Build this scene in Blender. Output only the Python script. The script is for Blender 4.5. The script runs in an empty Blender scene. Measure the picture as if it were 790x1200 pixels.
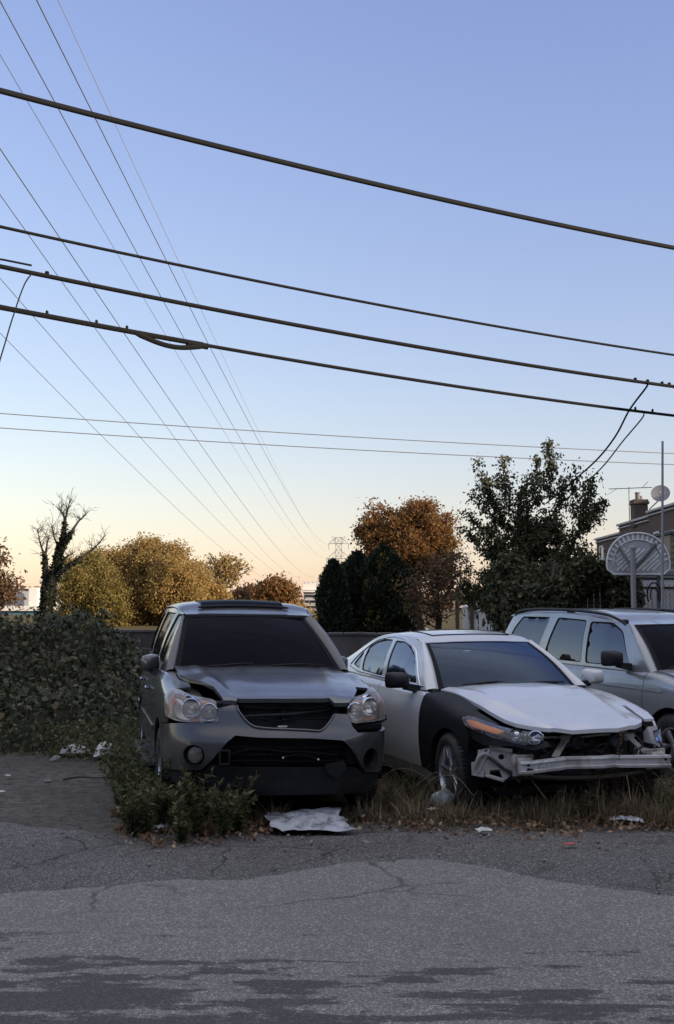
import bpy, bmesh, math, random
import numpy as np
from mathutils import Vector, Matrix, Quaternion
from mathutils.geometry import delaunay_2d_cdt
SC = bpy.context.scene
COL = SC.collection
PI = math.pi
rng = np.random.default_rng(7)
random.seed(7)

# ------------------------------------------------------------------ mesh helpers
def link(name, me, mat, parent=None):
    o = bpy.data.objects.new(name, me)
    if mat: me.materials.append(mat)
    COL.objects.link(o)
    if parent is not None: o.parent = parent
    return o

def empty(name, loc=(0, 0, 0), rz=0.0):
    o = bpy.data.objects.new(name, None)
    o.location = loc; o.rotation_euler = (0, 0, rz); o.empty_display_size = .2
    COL.objects.link(o)
    return o

def tag(o, label=None, cat=None, group=None, kind=None):
    if label: o['label'] = label
    if cat: o['category'] = cat
    if group: o['group'] = group
    if kind: o['kind'] = kind
    return o

def copy_tree(o, parent=None):
    c = o.copy(); COL.objects.link(c)
    if parent is not None: c.parent = parent
    for ch in list(o.children): copy_tree(ch, c)
    return c

class MB:
    def __init__(s): s.v = []; s.f = []; s.n = 0
    def add(s, V, F):
        V = np.asarray(V, float).reshape(-1, 3)
        n = s.n; s.v.append(V); s.f += [tuple(int(i) + n for i in f) for f in F]; s.n += len(V)
        return s
    def mb(s, other):
        for V in other.v: pass
        if other.n:
            s.add(np.concatenate(other.v), other.f)
        return s
    def build(s, name, mat, parent=None, smooth=True, angle=40, label=None):
        me = bpy.data.meshes.new(name)
        V = np.concatenate(s.v) if s.v else np.zeros((0, 3))
        me.from_pydata(V.tolist(), [], s.f)
        if smooth and len(me.polygons):
            me.polygons.foreach_set('use_smooth', np.ones(len(me.polygons), bool))
            if angle: me.set_sharp_from_angle(angle=math.radians(angle))
        me.update()
        o = link(name, me, mat, parent)
        if label: o['label'] = label
        return o
    # ---- primitives
    def hull(s, pts):
        bm = bmesh.new()
        for p in pts: bm.verts.new(p)
        bmesh.ops.convex_hull(bm, input=bm.verts[:])
        bmesh.ops.dissolve_limit(bm, angle_limit=.01, verts=bm.verts[:], edges=bm.edges[:])
        bm.verts.index_update()
        used = [v for v in bm.verts if v.link_faces]
        ix = {v: i for i, v in enumerate(used)}
        s.add([v.co[:] for v in used], [[ix[v] for v in f.verts] for f in bm.faces])
        bm.free(); return s
    def box(s, c, size, bev=0.0, rot=None):
        hx, hy, hz = [d / 2 for d in size]; pts = []
        b = min(bev, hx * .9, hy * .9, hz * .9)
        for sx in (-1, 1):
            for sy in (-1, 1):
                for sz in (-1, 1):
                    if b <= 0: pts.append((sx * hx, sy * hy, sz * hz))
                    else:
                        pts += [(sx * (hx - b), sy * (hy - b), sz * hz), (sx * (hx - b), sy * hy, sz * (hz - b)), (sx * hx, sy * (hy - b), sz * (hz - b))]
        R = rot if rot is not None else Matrix.Identity(3)
        c = Vector(c)
        pts = [R @ Vector(p) + c for p in pts]
        return s.hull(pts)
    def bar(s, a, b, w, h, bev=0.0, up=(0, 0, 1)):
        a = Vector(a); b = Vector(b); d = b - a; L = d.length; y = d.normalized()
        u = Vector(up)
        if abs(y.dot(u)) > .98: u = Vector((1, 0, 0))
        x = y.cross(u).normalized(); z = x.cross(y)
        R = Matrix((x, y, z)).transposed()
        return s.box((a + b) / 2, (w, L, h), bev, R)
    def tube(s, path, r, seg=6, caps=True):
        P = np.asarray(path, float); n = len(P)
        r = np.broadcast_to(np.asarray(r, float), (n,))
        T = np.gradient(P, axis=0); T /= np.linalg.norm(T, axis=1)[:, None] + 1e-12
        ref = np.array([0, 0, 1.]) if abs(T[0][2]) < .9 else np.array([1., 0, 0])
        V = np.zeros((n, seg, 3)); a = np.arange(seg) * 2 * PI / seg
        for i in range(n):
            x = np.cross(T[i], ref); l = np.linalg.norm(x)
            if l < 1e-6: ref = np.array([1., .3, 0]); x = np.cross(T[i], ref); l = np.linalg.norm(x)
            x /= l; y = np.cross(x, T[i]); ref = y if abs(np.dot(y, T[i])) < .5 else ref
            V[i] = P[i] + r[i] * (np.cos(a)[:, None] * x + np.sin(a)[:, None] * y)
        F = [(i * seg + j, i * seg + (j + 1) % seg, (i + 1) * seg + (j + 1) % seg, (i + 1) * seg + j) for i in range(n - 1) for j in range(seg)]
        if caps: F += [tuple(range(seg)), tuple((n - 1) * seg + j for j in reversed(range(seg)))]
        return s.add(V, F)
    def lathe(s, prof, seg=24, M=None, arc=2 * PI):
        P = np.asarray(prof, float); n = len(P); full = abs(arc - 2 * PI) < 1e-6
        m = seg if full else seg + 1
        a = np.arange(m) * arc / seg
        V = np.stack([P[:, None, 0] * np.cos(a), P[:, None, 0] * np.sin(a), np.repeat(P[:, 1][:, None], m, 1)], -1).reshape(-1, 3)
        F = []
        for i in range(n - 1):
            for j in range(seg):
                k = (j + 1) % m
                F.append((i * m + j, i * m + k, (i + 1) * m + k, (i + 1) * m + j))
        if M is not None: V = V @ np.array(M.to_3x3()).T + np.array(M.translation)
        return s.add(V, F)
    def grid(s, P, flip=False):
        P = np.asarray(P, float); n, m = P.shape[:2]
        F = [(i * m + j, i * m + j + 1, (i + 1) * m + j + 1, (i + 1) * m + j) for i in range(n - 1) for j in range(m - 1)]
        if flip: F = [f[::-1] for f in F]
        return s.add(P, F)
    def slab(s, P, N, th):
        """grid with thickness th along -N"""
        P = np.asarray(P, float); Q = P - np.asarray(N) * th
        s.grid(P); s.grid(Q, True)
        n, m = P.shape[:2]
        for a, b in ((P[0], Q[0]), (Q[-1], P[-1]), (Q[:, 0], P[:, 0]), (P[:, -1], Q[:, -1])):
            s.grid(np.stack([a, b]))
        return s
    def prism(s, poly, f, d0, d1):
        """2D polygon extruded between depths d0,d1 ; f(a,b,d)->xyz"""
        n = len(poly)
        V = [f(a, b, d0) for a, b in poly] + [f(a, b, d1) for a, b in poly]
        F = [tuple(range(n))[::-1], tuple(range(n, 2 * n))] + [(i, (i + 1) % n, n + (i + 1) % n, n + i) for i in range(n)]
        return s.add(V, F)

def quads_obj(name, V, mat, parent=None, nv=4):
    """V (n,nv,3) separate faces, built fast"""
    V = np.asarray(V, np.float32); n = len(V)
    me = bpy.data.meshes.new(name)
    me.vertices.add(n * nv); me.loops.add(n * nv); me.polygons.add(n)
    me.vertices.foreach_set('co', V.reshape(-1))
    me.loops.foreach_set('vertex_index', np.arange(n * nv, dtype=np.int32))
    me.polygons.foreach_set('loop_start', np.arange(0, n * nv, nv, dtype=np.int32))
    me.update(calc_edges=True)
    return link(name, me, mat, parent)

def cr(pts, n=20, closed=False):
    """Catmull-Rom through pts"""
    P = np.asarray(pts, float); m = len(P); out = []
    rngi = range(m if closed else m - 1)
    for i in rngi:
        if closed: p0, p1, p2, p3 = P[(i - 1) % m], P[i], P[(i + 1) % m], P[(i + 2) % m]
        else:
            p1, p2 = P[i], P[i + 1]
            p0 = P[i - 1] if i > 0 else 2 * p1 - p2
            p3 = P[i + 2] if i + 2 < m else 2 * p2 - p1
        t = np.linspace(0, 1, n, endpoint=False)[:, None]
        out.append(.5 * ((2 * p1) + (-p0 + p2) * t + (2 * p0 - 5 * p1 + 4 * p2 - p3) * t ** 2 + (-p0 + 3 * p1 - 3 * p2 + p3) * t ** 3))
    out = np.concatenate(out)
    return out if closed else np.concatenate([out, P[-1:]])

def pw(pairs):
    """smooth 1D interpolation through (x,y) pairs -> function"""
    P = np.asarray(pairs, float)
    D = cr(P, 12)
    return lambda x: np.interp(x, D[:, 0], D[:, 1])

def rounded(poly, r=.03, n=4):
    """round a polygon's corners; entries may be (x,y) or (x,y,r)"""
    out = []; m = len(poly)
    for i in range(m):
        p = np.array(poly[i][:2], float); rr = poly[i][2] if len(poly[i]) > 2 else r
        a = np.array(poly[i - 1][:2], float); b = np.array(poly[(i + 1) % m][:2], float)
        la = np.linalg.norm(a - p); lb = np.linalg.norm(b - p)
        k = min(rr, la * .45, lb * .45)
        if k < 1e-4: out.append(tuple(p)); continue
        A = p + (a - p) / la * k; B = p + (b - p) / lb * k
        for t in np.linspace(0, 1, n + 1):
            out.append(tuple((1 - t) ** 2 * A + 2 * t * (1 - t) * p + t ** 2 * B))
    return out

def resample(poly, step):
    out = []; m = len(poly)
    for i in range(m):
        a = np.array(poly[i], float); b = np.array(poly[(i + 1) % m], float)
        L = np.linalg.norm(b - a)
        if L < 1e-6: continue
        k = max(1, int(math.ceil(L / step)))
        for j in range(k): out.append(a + (b - a) * j / k)
    return np.array(out)

def inside(P, poly):
    P = np.asarray(P); poly = np.asarray(poly)
    x, y = P[:, 0], P[:, 1]; c = np.zeros(len(P), bool); m = len(poly)
    j = m - 1
    for i in range(m):
        xi, yi = poly[i]; xj, yj = poly[j]
        if yi != yj:
            c ^= ((yi > y) != (yj > y)) & (x < (xj - xi) * (y - yi) / (yj - yi) + xi)
        j = i
    return c

def tri2d(poly, holes=(), step=.03):
    B = [resample(poly, step)] + [resample(h, step) for h in holes]
    pts = []; edges = []
    for b in B:
        n0 = len(pts); pts += [tuple(p) for p in b]
        edges += [(n0 + i, n0 + (i + 1) % len(b)) for i in range(len(b))]
    allb = np.array(pts)
    lo, hi = allb.min(0), allb.max(0)
    gx = np.arange(lo[0] + step / 2, hi[0], step); gy = np.arange(lo[1] + step / 2, hi[1], step)
    G = np.stack(np.meshgrid(gx, gy), -1).reshape(-1, 2)
    if len(G):
        k = inside(G, B[0])
        for h in B[1:]: k &= ~inside(G, h)
        G = G[k]
        if len(G):
            d = np.min(((G[:, None] - allb[None]) ** 2).sum(-1), 1)
            G = G[d > (step * .45) ** 2]
            pts += [tuple(p) for p in G]
    r = delaunay_2d_cdt([Vector(p) for p in pts], edges, [], 0, 1e-5)
    V = np.array([tuple(v) for v in r[0]]); F = np.array([f for f in r[2] if len(f) == 3])
    C = V[F].mean(1); k = inside(C, B[0])
    for h in B[1:]: k &= ~inside(C, h)
    F = F[k]
    a = V[F]; cr_ = (a[:, 1, 0] - a[:, 0, 0]) * (a[:, 2, 1] - a[:, 0, 1]) - (a[:, 1, 1] - a[:, 0, 1]) * (a[:, 2, 0] - a[:, 0, 0])
    F[cr_ < 0] = F[cr_ < 0][:, ::-1]
    return V, F

def panel(mb, poly, surf, holes=(), step=.03, flange=.02, off=0.0, flip=False, bevel=.004):
    """trimmed polygon on the surface surf(a,b,off)->(n,3), edges turned inwards"""
    V, F = tri2d(poly, holes, step)
    used = np.unique(F); m = -np.ones(len(V), int); m[used] = np.arange(len(used)); V = V[used]; F = m[F]
    P = surf(V[:, 0], V[:, 1], off)
    FF = F[:, ::-1] if flip else F
    if flange:
        E = {}
        for f in F:
            for i in range(3):
                e = (f[i], f[(i + 1) % 3]); E[e] = 1
        bd = [e for e in E if (e[1], e[0]) not in E]
        bv = sorted({i for e in bd for i in e}); ix = {v: i for i, v in enumerate(bv)}
        n0 = mb.n
        mb.add(P, FF.tolist())
        Q0 = P[bv]; Q1 = surf(V[bv, 0], V[bv, 1], off - flange)
        nb = len(bv)
        L = []
        for a, b in bd:
            q = (ix[a], ix[a] + nb, ix[b] + nb, ix[b])
            L.append(q[::-1] if flip else q)
        mb.add(np.concatenate([Q0, Q1]), L)
    else:
        mb.add(P, FF.tolist())
    return mb
# ------------------------------------------------------------------ materials
MATS = {}
def N(nt, typ, **kw):
    n = nt.nodes.new(typ)
    for k, v in kw.items():
        if k.startswith('i_'):
            key = k[2:]; key = int(key) if key.isdigit() else key.replace('_', ' ')
            n.inputs[key].default_value = v
        else: setattr(n, k, v)
    return n
def newmat(name):
    m = bpy.data.materials.new(name); m.use_nodes = True
    nt = m.node_tree; nt.nodes.clear()
    out = nt.nodes.new('ShaderNodeOutputMaterial')
    MATS[name] = m
    return m, nt, out
def ramp(nt, fac, stops, interp='LINEAR'):
    r = nt.nodes.new('ShaderNodeValToRGB'); cr_ = r.color_ramp; cr_.interpolation = interp
    while len(cr_.elements) > 1: cr_.elements.remove(cr_.elements[-1])
    cr_.elements[0].position = stops[0][0]; cr_.elements[0].color = (*stops[0][1], 1) if len(stops[0][1]) == 3 else stops[0][1]
    for p, c in stops[1:]:
        e = cr_.elements.new(p); e.color = (*c, 1) if len(c) == 3 else c
    nt.links.new(fac, r.inputs[0]); return r.outputs[0]
def noise(nt, scale, detail=4, rough=.55, vec=None, dist=0):
    n = N(nt, 'ShaderNodeTexNoise', i_Scale=scale, i_Detail=detail, i_Roughness=rough, i_Distortion=dist)
    if vec: nt.links.new(vec, n.inputs['Vector'])
    return n.outputs['Fac']
def objco(nt, which='Object'):
    return nt.nodes.new('ShaderNodeTexCoord').outputs[which]
def mixc(nt, fac, a, b, mode='MIX'):
    m = nt.nodes.new('ShaderNodeMix'); m.data_type = 'RGBA'; m.blend_type = mode
    for sock, v in ((m.inputs[0], fac), (m.inputs[6], a), (m.inputs[7], b)):
        if hasattr(v, 'is_output'): nt.links.new(v, sock)
        else: sock.default_value = v if not isinstance(v, tuple) or len(v) == 4 else (*v, 1)
    return m.outputs[2]
def math_(nt, op, a, b=0.0, c=0.0, clamp=False):
    m = nt.nodes.new('ShaderNodeMath'); m.operation = op; m.use_clamp = clamp
    for i, v in enumerate((a, b, c)):
        if hasattr(v, 'is_output'): nt.links.new(v, m.inputs[i])
        else: m.inputs[i].default_value = v
    return m.outputs[0]
def bump(nt, h, strength=.3, dist=.01):
    b = N(nt, 'ShaderNodeBump', i_Strength=strength, i_Distance=dist)
    nt.links.new(h, b.inputs['Height']); return b.outputs[0]
def setin(nt, n, key, v):
    if hasattr(v, 'is_output'): nt.links.new(v, n.inputs[key])
    else: n.inputs[key].default_value = (*v, 1) if isinstance(v, tuple) and len(v) == 3 else v
def prin(nt, out, **kw):
    p = nt.nodes.new('ShaderNodeBsdfPrincipled')
    for k, v in kw.items(): setin(nt, p, k.replace('_', ' '), v)
    nt.links.new(p.outputs[0], out.inputs[0]); return p

def plain(name, col, rough=.6, metal=0.0, var=.25, scale=8, bmp=0.0, spec=.5, dirt=None, dirt_amt=.5):
    m, nt, out = newmat(name); co = objco(nt)
    f = noise(nt, scale, 5, .6, co)
    c = mixc(nt, f, tuple(x * (1 - var) for x in col), tuple(min(1, x * (1 + var)) for x in col))
    if dirt:
        g = noise(nt, scale * .35, 6, .7, co, .6)
        c = mixc(nt, math_(nt, 'MULTIPLY', ramp(nt, g, [(.45, (0, 0, 0)), (.62, (1, 1, 1))]), dirt_amt), c, dirt)
    r = math_(nt, 'MULTIPLY_ADD', f, .25, rough - .12, clamp=True)
    kw = dict(Base_Color=c, Roughness=r, Metallic=metal, Specular_IOR_Level=spec)
    if bmp: kw['Normal'] = bump(nt, noise(nt, scale * 4, 6, .65, co), bmp, .01)
    prin(nt, out, **kw)
    return m

def paint(name, col, metal=.5, rough=.35, coat=.6, coat_r=.08, dust=(.18, .16, .14), dust_amt=.35, spec=.5):
    m, nt, out = newmat(name); co = objco(nt)
    a = noise(nt, 2.2, 7, .68, co, .4)
    b = noise(nt, 26, 4, .7, co)
    sep = nt.nodes.new('ShaderNodeSeparateXYZ'); nt.links.new(co, sep.inputs[0])
    low = N(nt, 'ShaderNodeMapRange', i_From_Min=.25, i_From_Max=.75, i_To_Min=1.0, i_To_Max=.0); low.clamp = True
    nt.links.new(sep.outputs[2], low.inputs[0])
    d = math_(nt, 'MULTIPLY', ramp(nt, a, [(.38, (.15,) * 3), (.68, (1,) * 3)]), dust_amt)
    d = math_(nt, 'ADD', d, math_(nt, 'MULTIPLY', math_(nt, 'MULTIPLY', low.outputs[0], b), dust_amt * .9), clamp=True)
    c = mixc(nt, d, col, dust)
    rr = math_(nt, 'MULTIPLY_ADD', d, .5, rough, clamp=True)
    cw = math_(nt, 'SUBTRACT', coat, math_(nt, 'MULTIPLY', d, coat * 1.1), clamp=True)
    # faint scratches and unevenness of old clear coat
    sc = N(nt, 'ShaderNodeMapping'); nt.links.new(co, sc.inputs[0]); sc.inputs['Scale'].default_value = (3, 3, 40)
    s = noise(nt, 5, 3, .6, sc.outputs[0])
    prin(nt, out, Base_Color=c, Roughness=rr, Specular_IOR_Level=spec, Metallic=math_(nt, 'MULTIPLY', math_(nt, 'SUBTRACT', 1.0, d, clamp=True), metal), Coat_Weight=cw, Coat_Roughness=math_(nt, 'MULTIPLY_ADD', s, .07, coat_r), Normal=bump(nt, a, .06, .02))
    return m

def glass(name, tint=(.2, .22, .25), rough=.03, ior=1.5, dust=.06, refl=1.0, dcol=(.3, .29, .28), sheen=(.92, .97, 1.06)):
    m, nt, out = newmat(name); co = objco(nt)
    tr = N(nt, 'ShaderNodeBsdfTransparent'); tr.inputs[0].default_value = (*tint, 1)
    gl = N(nt, 'ShaderNodeBsdfGlossy'); gl.inputs[0].default_value = (refl * sheen[0], refl * sheen[1], refl * sheen[2], 1)  # reflection colour dimmed and blued to imitate the reflected sky
    a = noise(nt, 3.5, 7, .7, co, .8)
    setin(nt, gl, 'Roughness', math_(nt, 'MULTIPLY_ADD', a, .06, rough))
    fr = N(nt, 'ShaderNodeFresnel', i_IOR=ior)
    mx = nt.nodes.new('ShaderNodeMixShader'); nt.links.new(fr.outputs[0], mx.inputs[0])
    nt.links.new(tr.outputs[0], mx.inputs[1]); nt.links.new(gl.outputs[0], mx.inputs[2])
    df = N(nt, 'ShaderNodeBsdfDiffuse'); df.inputs[0].default_value = (*dcol, 1)
    m2 = nt.nodes.new('ShaderNodeMixShader')
    nt.links.new(math_(nt, 'MULTIPLY', ramp(nt, a, [(.3, (.2,) * 3), (.75, (1,) * 3)]), dust), m2.inputs[0])
    nt.links.new(mx.outputs[0], m2.inputs[1]); nt.links.new(df.outputs[0], m2.inputs[2])
    nt.links.new(m2.outputs[0], out.inputs[0])
    return m

def leafmat(name, stops, trans=.35, rough=.55):
    m, nt, out = newmat(name)
    g = nt.nodes.new('ShaderNodeNewGeometry')
    c = ramp(nt, g.outputs['Random Per Island'], stops)
    p = nt.nodes.new('ShaderNodeBsdfPrincipled'); setin(nt, p, 'Base Color', c); setin(nt, p, 'Roughness', rough); setin(nt, p, 'Specular IOR Level', .3)
    t = nt.nodes.new('ShaderNodeBsdfTranslucent'); setin(nt, t, 'Color', c)
    mx = nt.nodes.new('ShaderNodeMixShader'); mx.inputs[0].default_value = trans
    nt.links.new(p.outputs[0], mx.inputs[1]); nt.links.new(t.outputs[0], mx.inputs[2]); nt.links.new(mx.outputs[0], out.inputs[0])
    return m

M = {}
M['paint_grey'] = paint('paint_grey', (.080, .083, .089), metal=.8, rough=.30, coat=.9, coat_r=.07, dust=(.095, .093, .090), dust_amt=.30)
M['paint_scuffed'] = paint('paint_scuffed', (.068, .071, .077), metal=.8, rough=.27, coat=.95, coat_r=.04, dust=(.10, .094, .088), dust_amt=.36)
M['paint_white'] = paint('paint_white', (.62, .63, .64), metal=0, rough=.30, coat=1.0, coat_r=.02, dust=(.40, .38, .35), dust_amt=.24)
M['paint_silver'] = paint('paint_silver', (.30, .31, .32), metal=.75, rough=.28, coat=1.0, coat_r=.03, dust=(.2, .19, .18), dust_amt=.3)
M['paint_black'] = paint('paint_black', (.009, .009, .010), metal=0, rough=.55, coat=.0, dust=(.024, .023, .022), dust_amt=.3, spec=.22)
M['black_plastic'] = plain('black_plastic', (.014, .014, .016), .55, var=.3, scale=14, bmp=.08, spec=.28, dirt=(.035, .032, .03), dirt_amt=.5)
M['bumper_inner'] = plain('bumper_inner', (.012, .012, .013), .65, var=.4, scale=10, bmp=.1)
M['rubber'] = plain('rubber', (.018, .018, .018), .8, var=.3, scale=20, bmp=.2, dirt=(.09, .08, .07), dirt_amt=.5)
M['horn_grey'] = plain('horn_grey', (.055, .055, .062), .45, var=.3, scale=14)
M['seal'] = plain('seal', (.008, .008, .009), .7, spec=.15)
M['cavity'] = plain('cavity', (.008, .008, .009), .9, spec=.15)
M['interior'] = plain('interior', (.03, .03, .032), .8, scale=6)
M['seat_cloth'] = plain('seat_cloth', (.06, .058, .056), .9, scale=30, bmp=.2)
M['alloy'] = plain('alloy', (.5, .5, .5), .32, metal=.85, var=.15, scale=12, dirt=(.1, .09, .08), dirt_amt=.7)
M['chrome'] = plain('chrome', (.7, .7, .72), .14, metal=1.0, var=.08)
M['reflector'] = plain('reflector', (.70, .69, .67), .35, metal=.45, var=.1, scale=30)
M['haze_lens'] = None
M['aluminium'] = plain('aluminium', (.66, .65, .63), .48, metal=.45, var=.15, scale=9, bmp=.08, dirt=(.16, .13, .10), dirt_amt=.6)
M['bare_white'] = plain('bare_white', (.42, .40, .37), .6, var=.2, scale=10, bmp=.15, dirt=(.10, .07, .05), dirt_amt=.75)
M['steel_dark'] = plain('steel_dark', (.05, .047, .045), .6, metal=.4, var=.4, scale=12, bmp=.2, dirt=(.09, .05, .03), dirt_amt=.6)
M['radiator'] = plain('radiator', (.075, .072, .07), .7, metal=.3, var=.3, scale=40, bmp=.4)
M['amber'] = plain('amber', (.75, .24, .05), .3, var=.15, scale=30)
M['red_lens'] = plain('red_lens', (.16, .03, .02), .25, var=.2, scale=30)
M['glass_suv'] = glass('glass_suv', (.02, .022, .026), dust=.004, refl=.19, rough=.015, sheen=(.72, .80, 1.15))
M['glass_clear'] = glass('glass_clear', (.60, .62, .65), dust=.03, refl=.95, rough=.02, sheen=(.66, .86, 1.18))
M['glass_side'] = glass('glass_side', (.30, .32, .34), dust=.03, refl=.28)
M['glass_tint'] = glass('glass_tint', (.04, .044, .05), dust=.02, refl=.15)
M['lens_clear'] = glass('lens_clear', (.92, .92, .92), dust=.08, rough=.05, dcol=(.6, .58, .55))
M['lens_hazy'] = glass('lens_hazy', (.92, .90, .86), dust=.30, rough=.10, dcol=(.80, .71, .58))
M['mirror_glass'] = plain('mirror_glass', (.6, .62, .65), .05, metal=1, var=.05)
# ------------------------------------------------------------------ car kit
class Ring:
    """lower body shell as a surface: s runs round the plan outline (0 = front centre), t runs up the section and over the shoulder"""
    def __init__(s, plan, insF, insS, insR, zs, rtop, topslope=.06):
        D = cr(plan, 40); d = np.r_[0, np.cumsum(np.linalg.norm(np.diff(D, axis=0), axis=1))]
        s.sm = d[-1]; n = 600; q = np.linspace(0, s.sm, n)
        s.q = q; s.x = np.interp(q, d, D[:, 0]); s.y = np.interp(q, d, D[:, 1])
        tx = np.gradient(s.x, q); ty = np.gradient(s.y, q); l = np.hypot(tx, ty)
        s.nx = ty / l; s.ny = -tx / l
        s.F = pw(insF); s.S = pw(insS); s.R = pw(insR); s.zs = pw(zs); s.r = pw(rtop); s.ts = topslope
        im = int(np.argmax(s.x)); s.im = im
        a = np.maximum.accumulate(s.x[:im + 1]) + np.arange(im + 1) * 1e-9
        s._xf = (a, q[:im + 1])
        s._yf = (np.maximum.accumulate(s.y) + np.arange(n) * 1e-9, q)
    def sx(s, x): return math.copysign(float(np.interp(abs(x), *s._xf)), x)     # front, by lateral position
    def sy(s, y, sg=1): return sg * float(np.interp(y, *s._yf))                  # side, by length position
    def top(s, y): return float(s.zs(y) + s.r(y) * PI / 2)                       # t where the shoulder has turned flat
    def __call__(s, S, T, off=0.0):
        S = np.asarray(S, float); T = np.asarray(T, float)
        sg = np.where(S < 0, -1.0, 1.0); a = np.abs(S)
        w = a > s.sm; a = np.where(w, 2 * s.sm - a, a); sg = np.where(w, -sg, sg)
        x, y, nx, ny = (np.interp(a, s.q, k) for k in (s.x, s.y, s.nx, s.ny))
        zs = s.zs(y); r = s.r(y)
        al = np.clip((T - zs) / r, 0, PI / 2); ex = np.maximum(T - zs - r * PI / 2, 0)
        z = np.minimum(T, zs) + r * np.sin(al) + ex * s.ts
        zz = np.minimum(z, zs + r)
        ins = np.clip(-ny, 0, 1) ** 2 * s.F(zz) + nx ** 2 * s.S(zz) + np.clip(ny, 0, 1) ** 2 * s.R(zz) + r * (1 - np.cos(al)) + ex
        k = off * np.cos(al) - ins
        return np.stack([sg * (x + nx * k), y + ny * k, z + off * np.sin(al)], -1)
    def P(s, S, T, off=0.0): return s(np.array([S]), np.array([T]), off)[0]

def arcpts(yc, zc, R, a0, a1, n=14):
    a = np.radians(np.linspace(a0, a1, n))
    return [(yc + R * math.cos(k), zc + R * math.sin(k)) for k in a]

class Car:
    def __init__(s, name, loc, yaw, ring, label, cat='car', group=None):
        s.root = empty(name, loc, yaw); tag(s.root, label, cat, group); s.ring = ring
    def st(s, pts, sg):
        """(y,t) points of the side -> (s,t)"""
        return [(s.ring.sy(y, sg), t) for y, t in pts]
    def sidepanel(s, name, pts, sg, mat, step=.035, off=0.0, flange=.02, parent=None, holes=()):
        poly = s.st(pts, sg); mb = MB()
        panel(mb, poly, s.ring, [s.st(h, sg) for h in holes], step, flange, off)
        return mb.build(name, mat, parent or s.root, angle=50)
    # greenhouse: x as a function of (y, z)
    def set_green(s, zb, zr, xr, bow=.02):
        s.zb = pw(zb); s.zr = pw(zr); s.xr = pw(xr); s.bow = bow
    def xb(s, y):
        y = np.asarray(y, float); S = np.interp(y, *s.ring._yf)
        T = s.ring.zs(y) + s.ring.r(y) * PI / 2
        return s.ring(S, T)[:, 0]
    def gsurf(s, sg):
        def f(y, z, off=0.0):
            y = np.asarray(y, float); z = np.asarray(z, float)
            zb = s.zb(y); zr = s.zr(y); t = np.clip((z - zb) / np.maximum(zr - zb, .05), -.3, 1.1)
            x = s.xb(y) * (1 - t) + s.xr(y) * t + s.bow * np.sin(np.clip(t, 0, 1) * PI)
            return np.stack([sg * (x + off * .93), y, z + off * .36], -1)
        return f
    def roofsurf(s, h, p=1.0):
        hh = pw(h)
        def f(u, y, off=0.0):
            u = np.asarray(u, float); y = np.asarray(y, float)
            uu = np.clip(u, -1, 1) * PI / 2
            x = s.xr(y) * np.sin(uu); z = s.zr(y) + hh(y) * np.cos(uu) ** p
            return np.stack([x + off * np.sin(uu), y, z + off * np.maximum(np.cos(uu), .2)], -1)
        return f

def lerpcurves(A, B, n, bulge=0.0, axis=(0, -.5, .8)):
    A = np.asarray(A); B = np.asarray(B); v = np.linspace(0, 1, n)[:, None, None]
    P = A[None] * (1 - v) + B[None] * v
    return P + np.sin(v * PI) * bulge * np.asarray(axis)

def screen_patch(bot, top, n=26, m=14, bulge=.03):
    """bot/top: (half width, y at centre, y sweep, z at centre, z drop at ends)"""
    u = np.linspace(-1, 1, n)
    def c(k): return np.stack([k[0] * u, k[1] + k[2] * u ** 2, k[3] - k[4] * u ** 2], -1)
    return lerpcurves(c(bot), c(top), m, bulge)

def normals(P):
    du = np.gradient(P, axis=1); dv = np.gradient(P, axis=0)
    n = np.cross(du, dv); return n / (np.linalg.norm(n, axis=-1, keepdims=True) + 1e-9)

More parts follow.
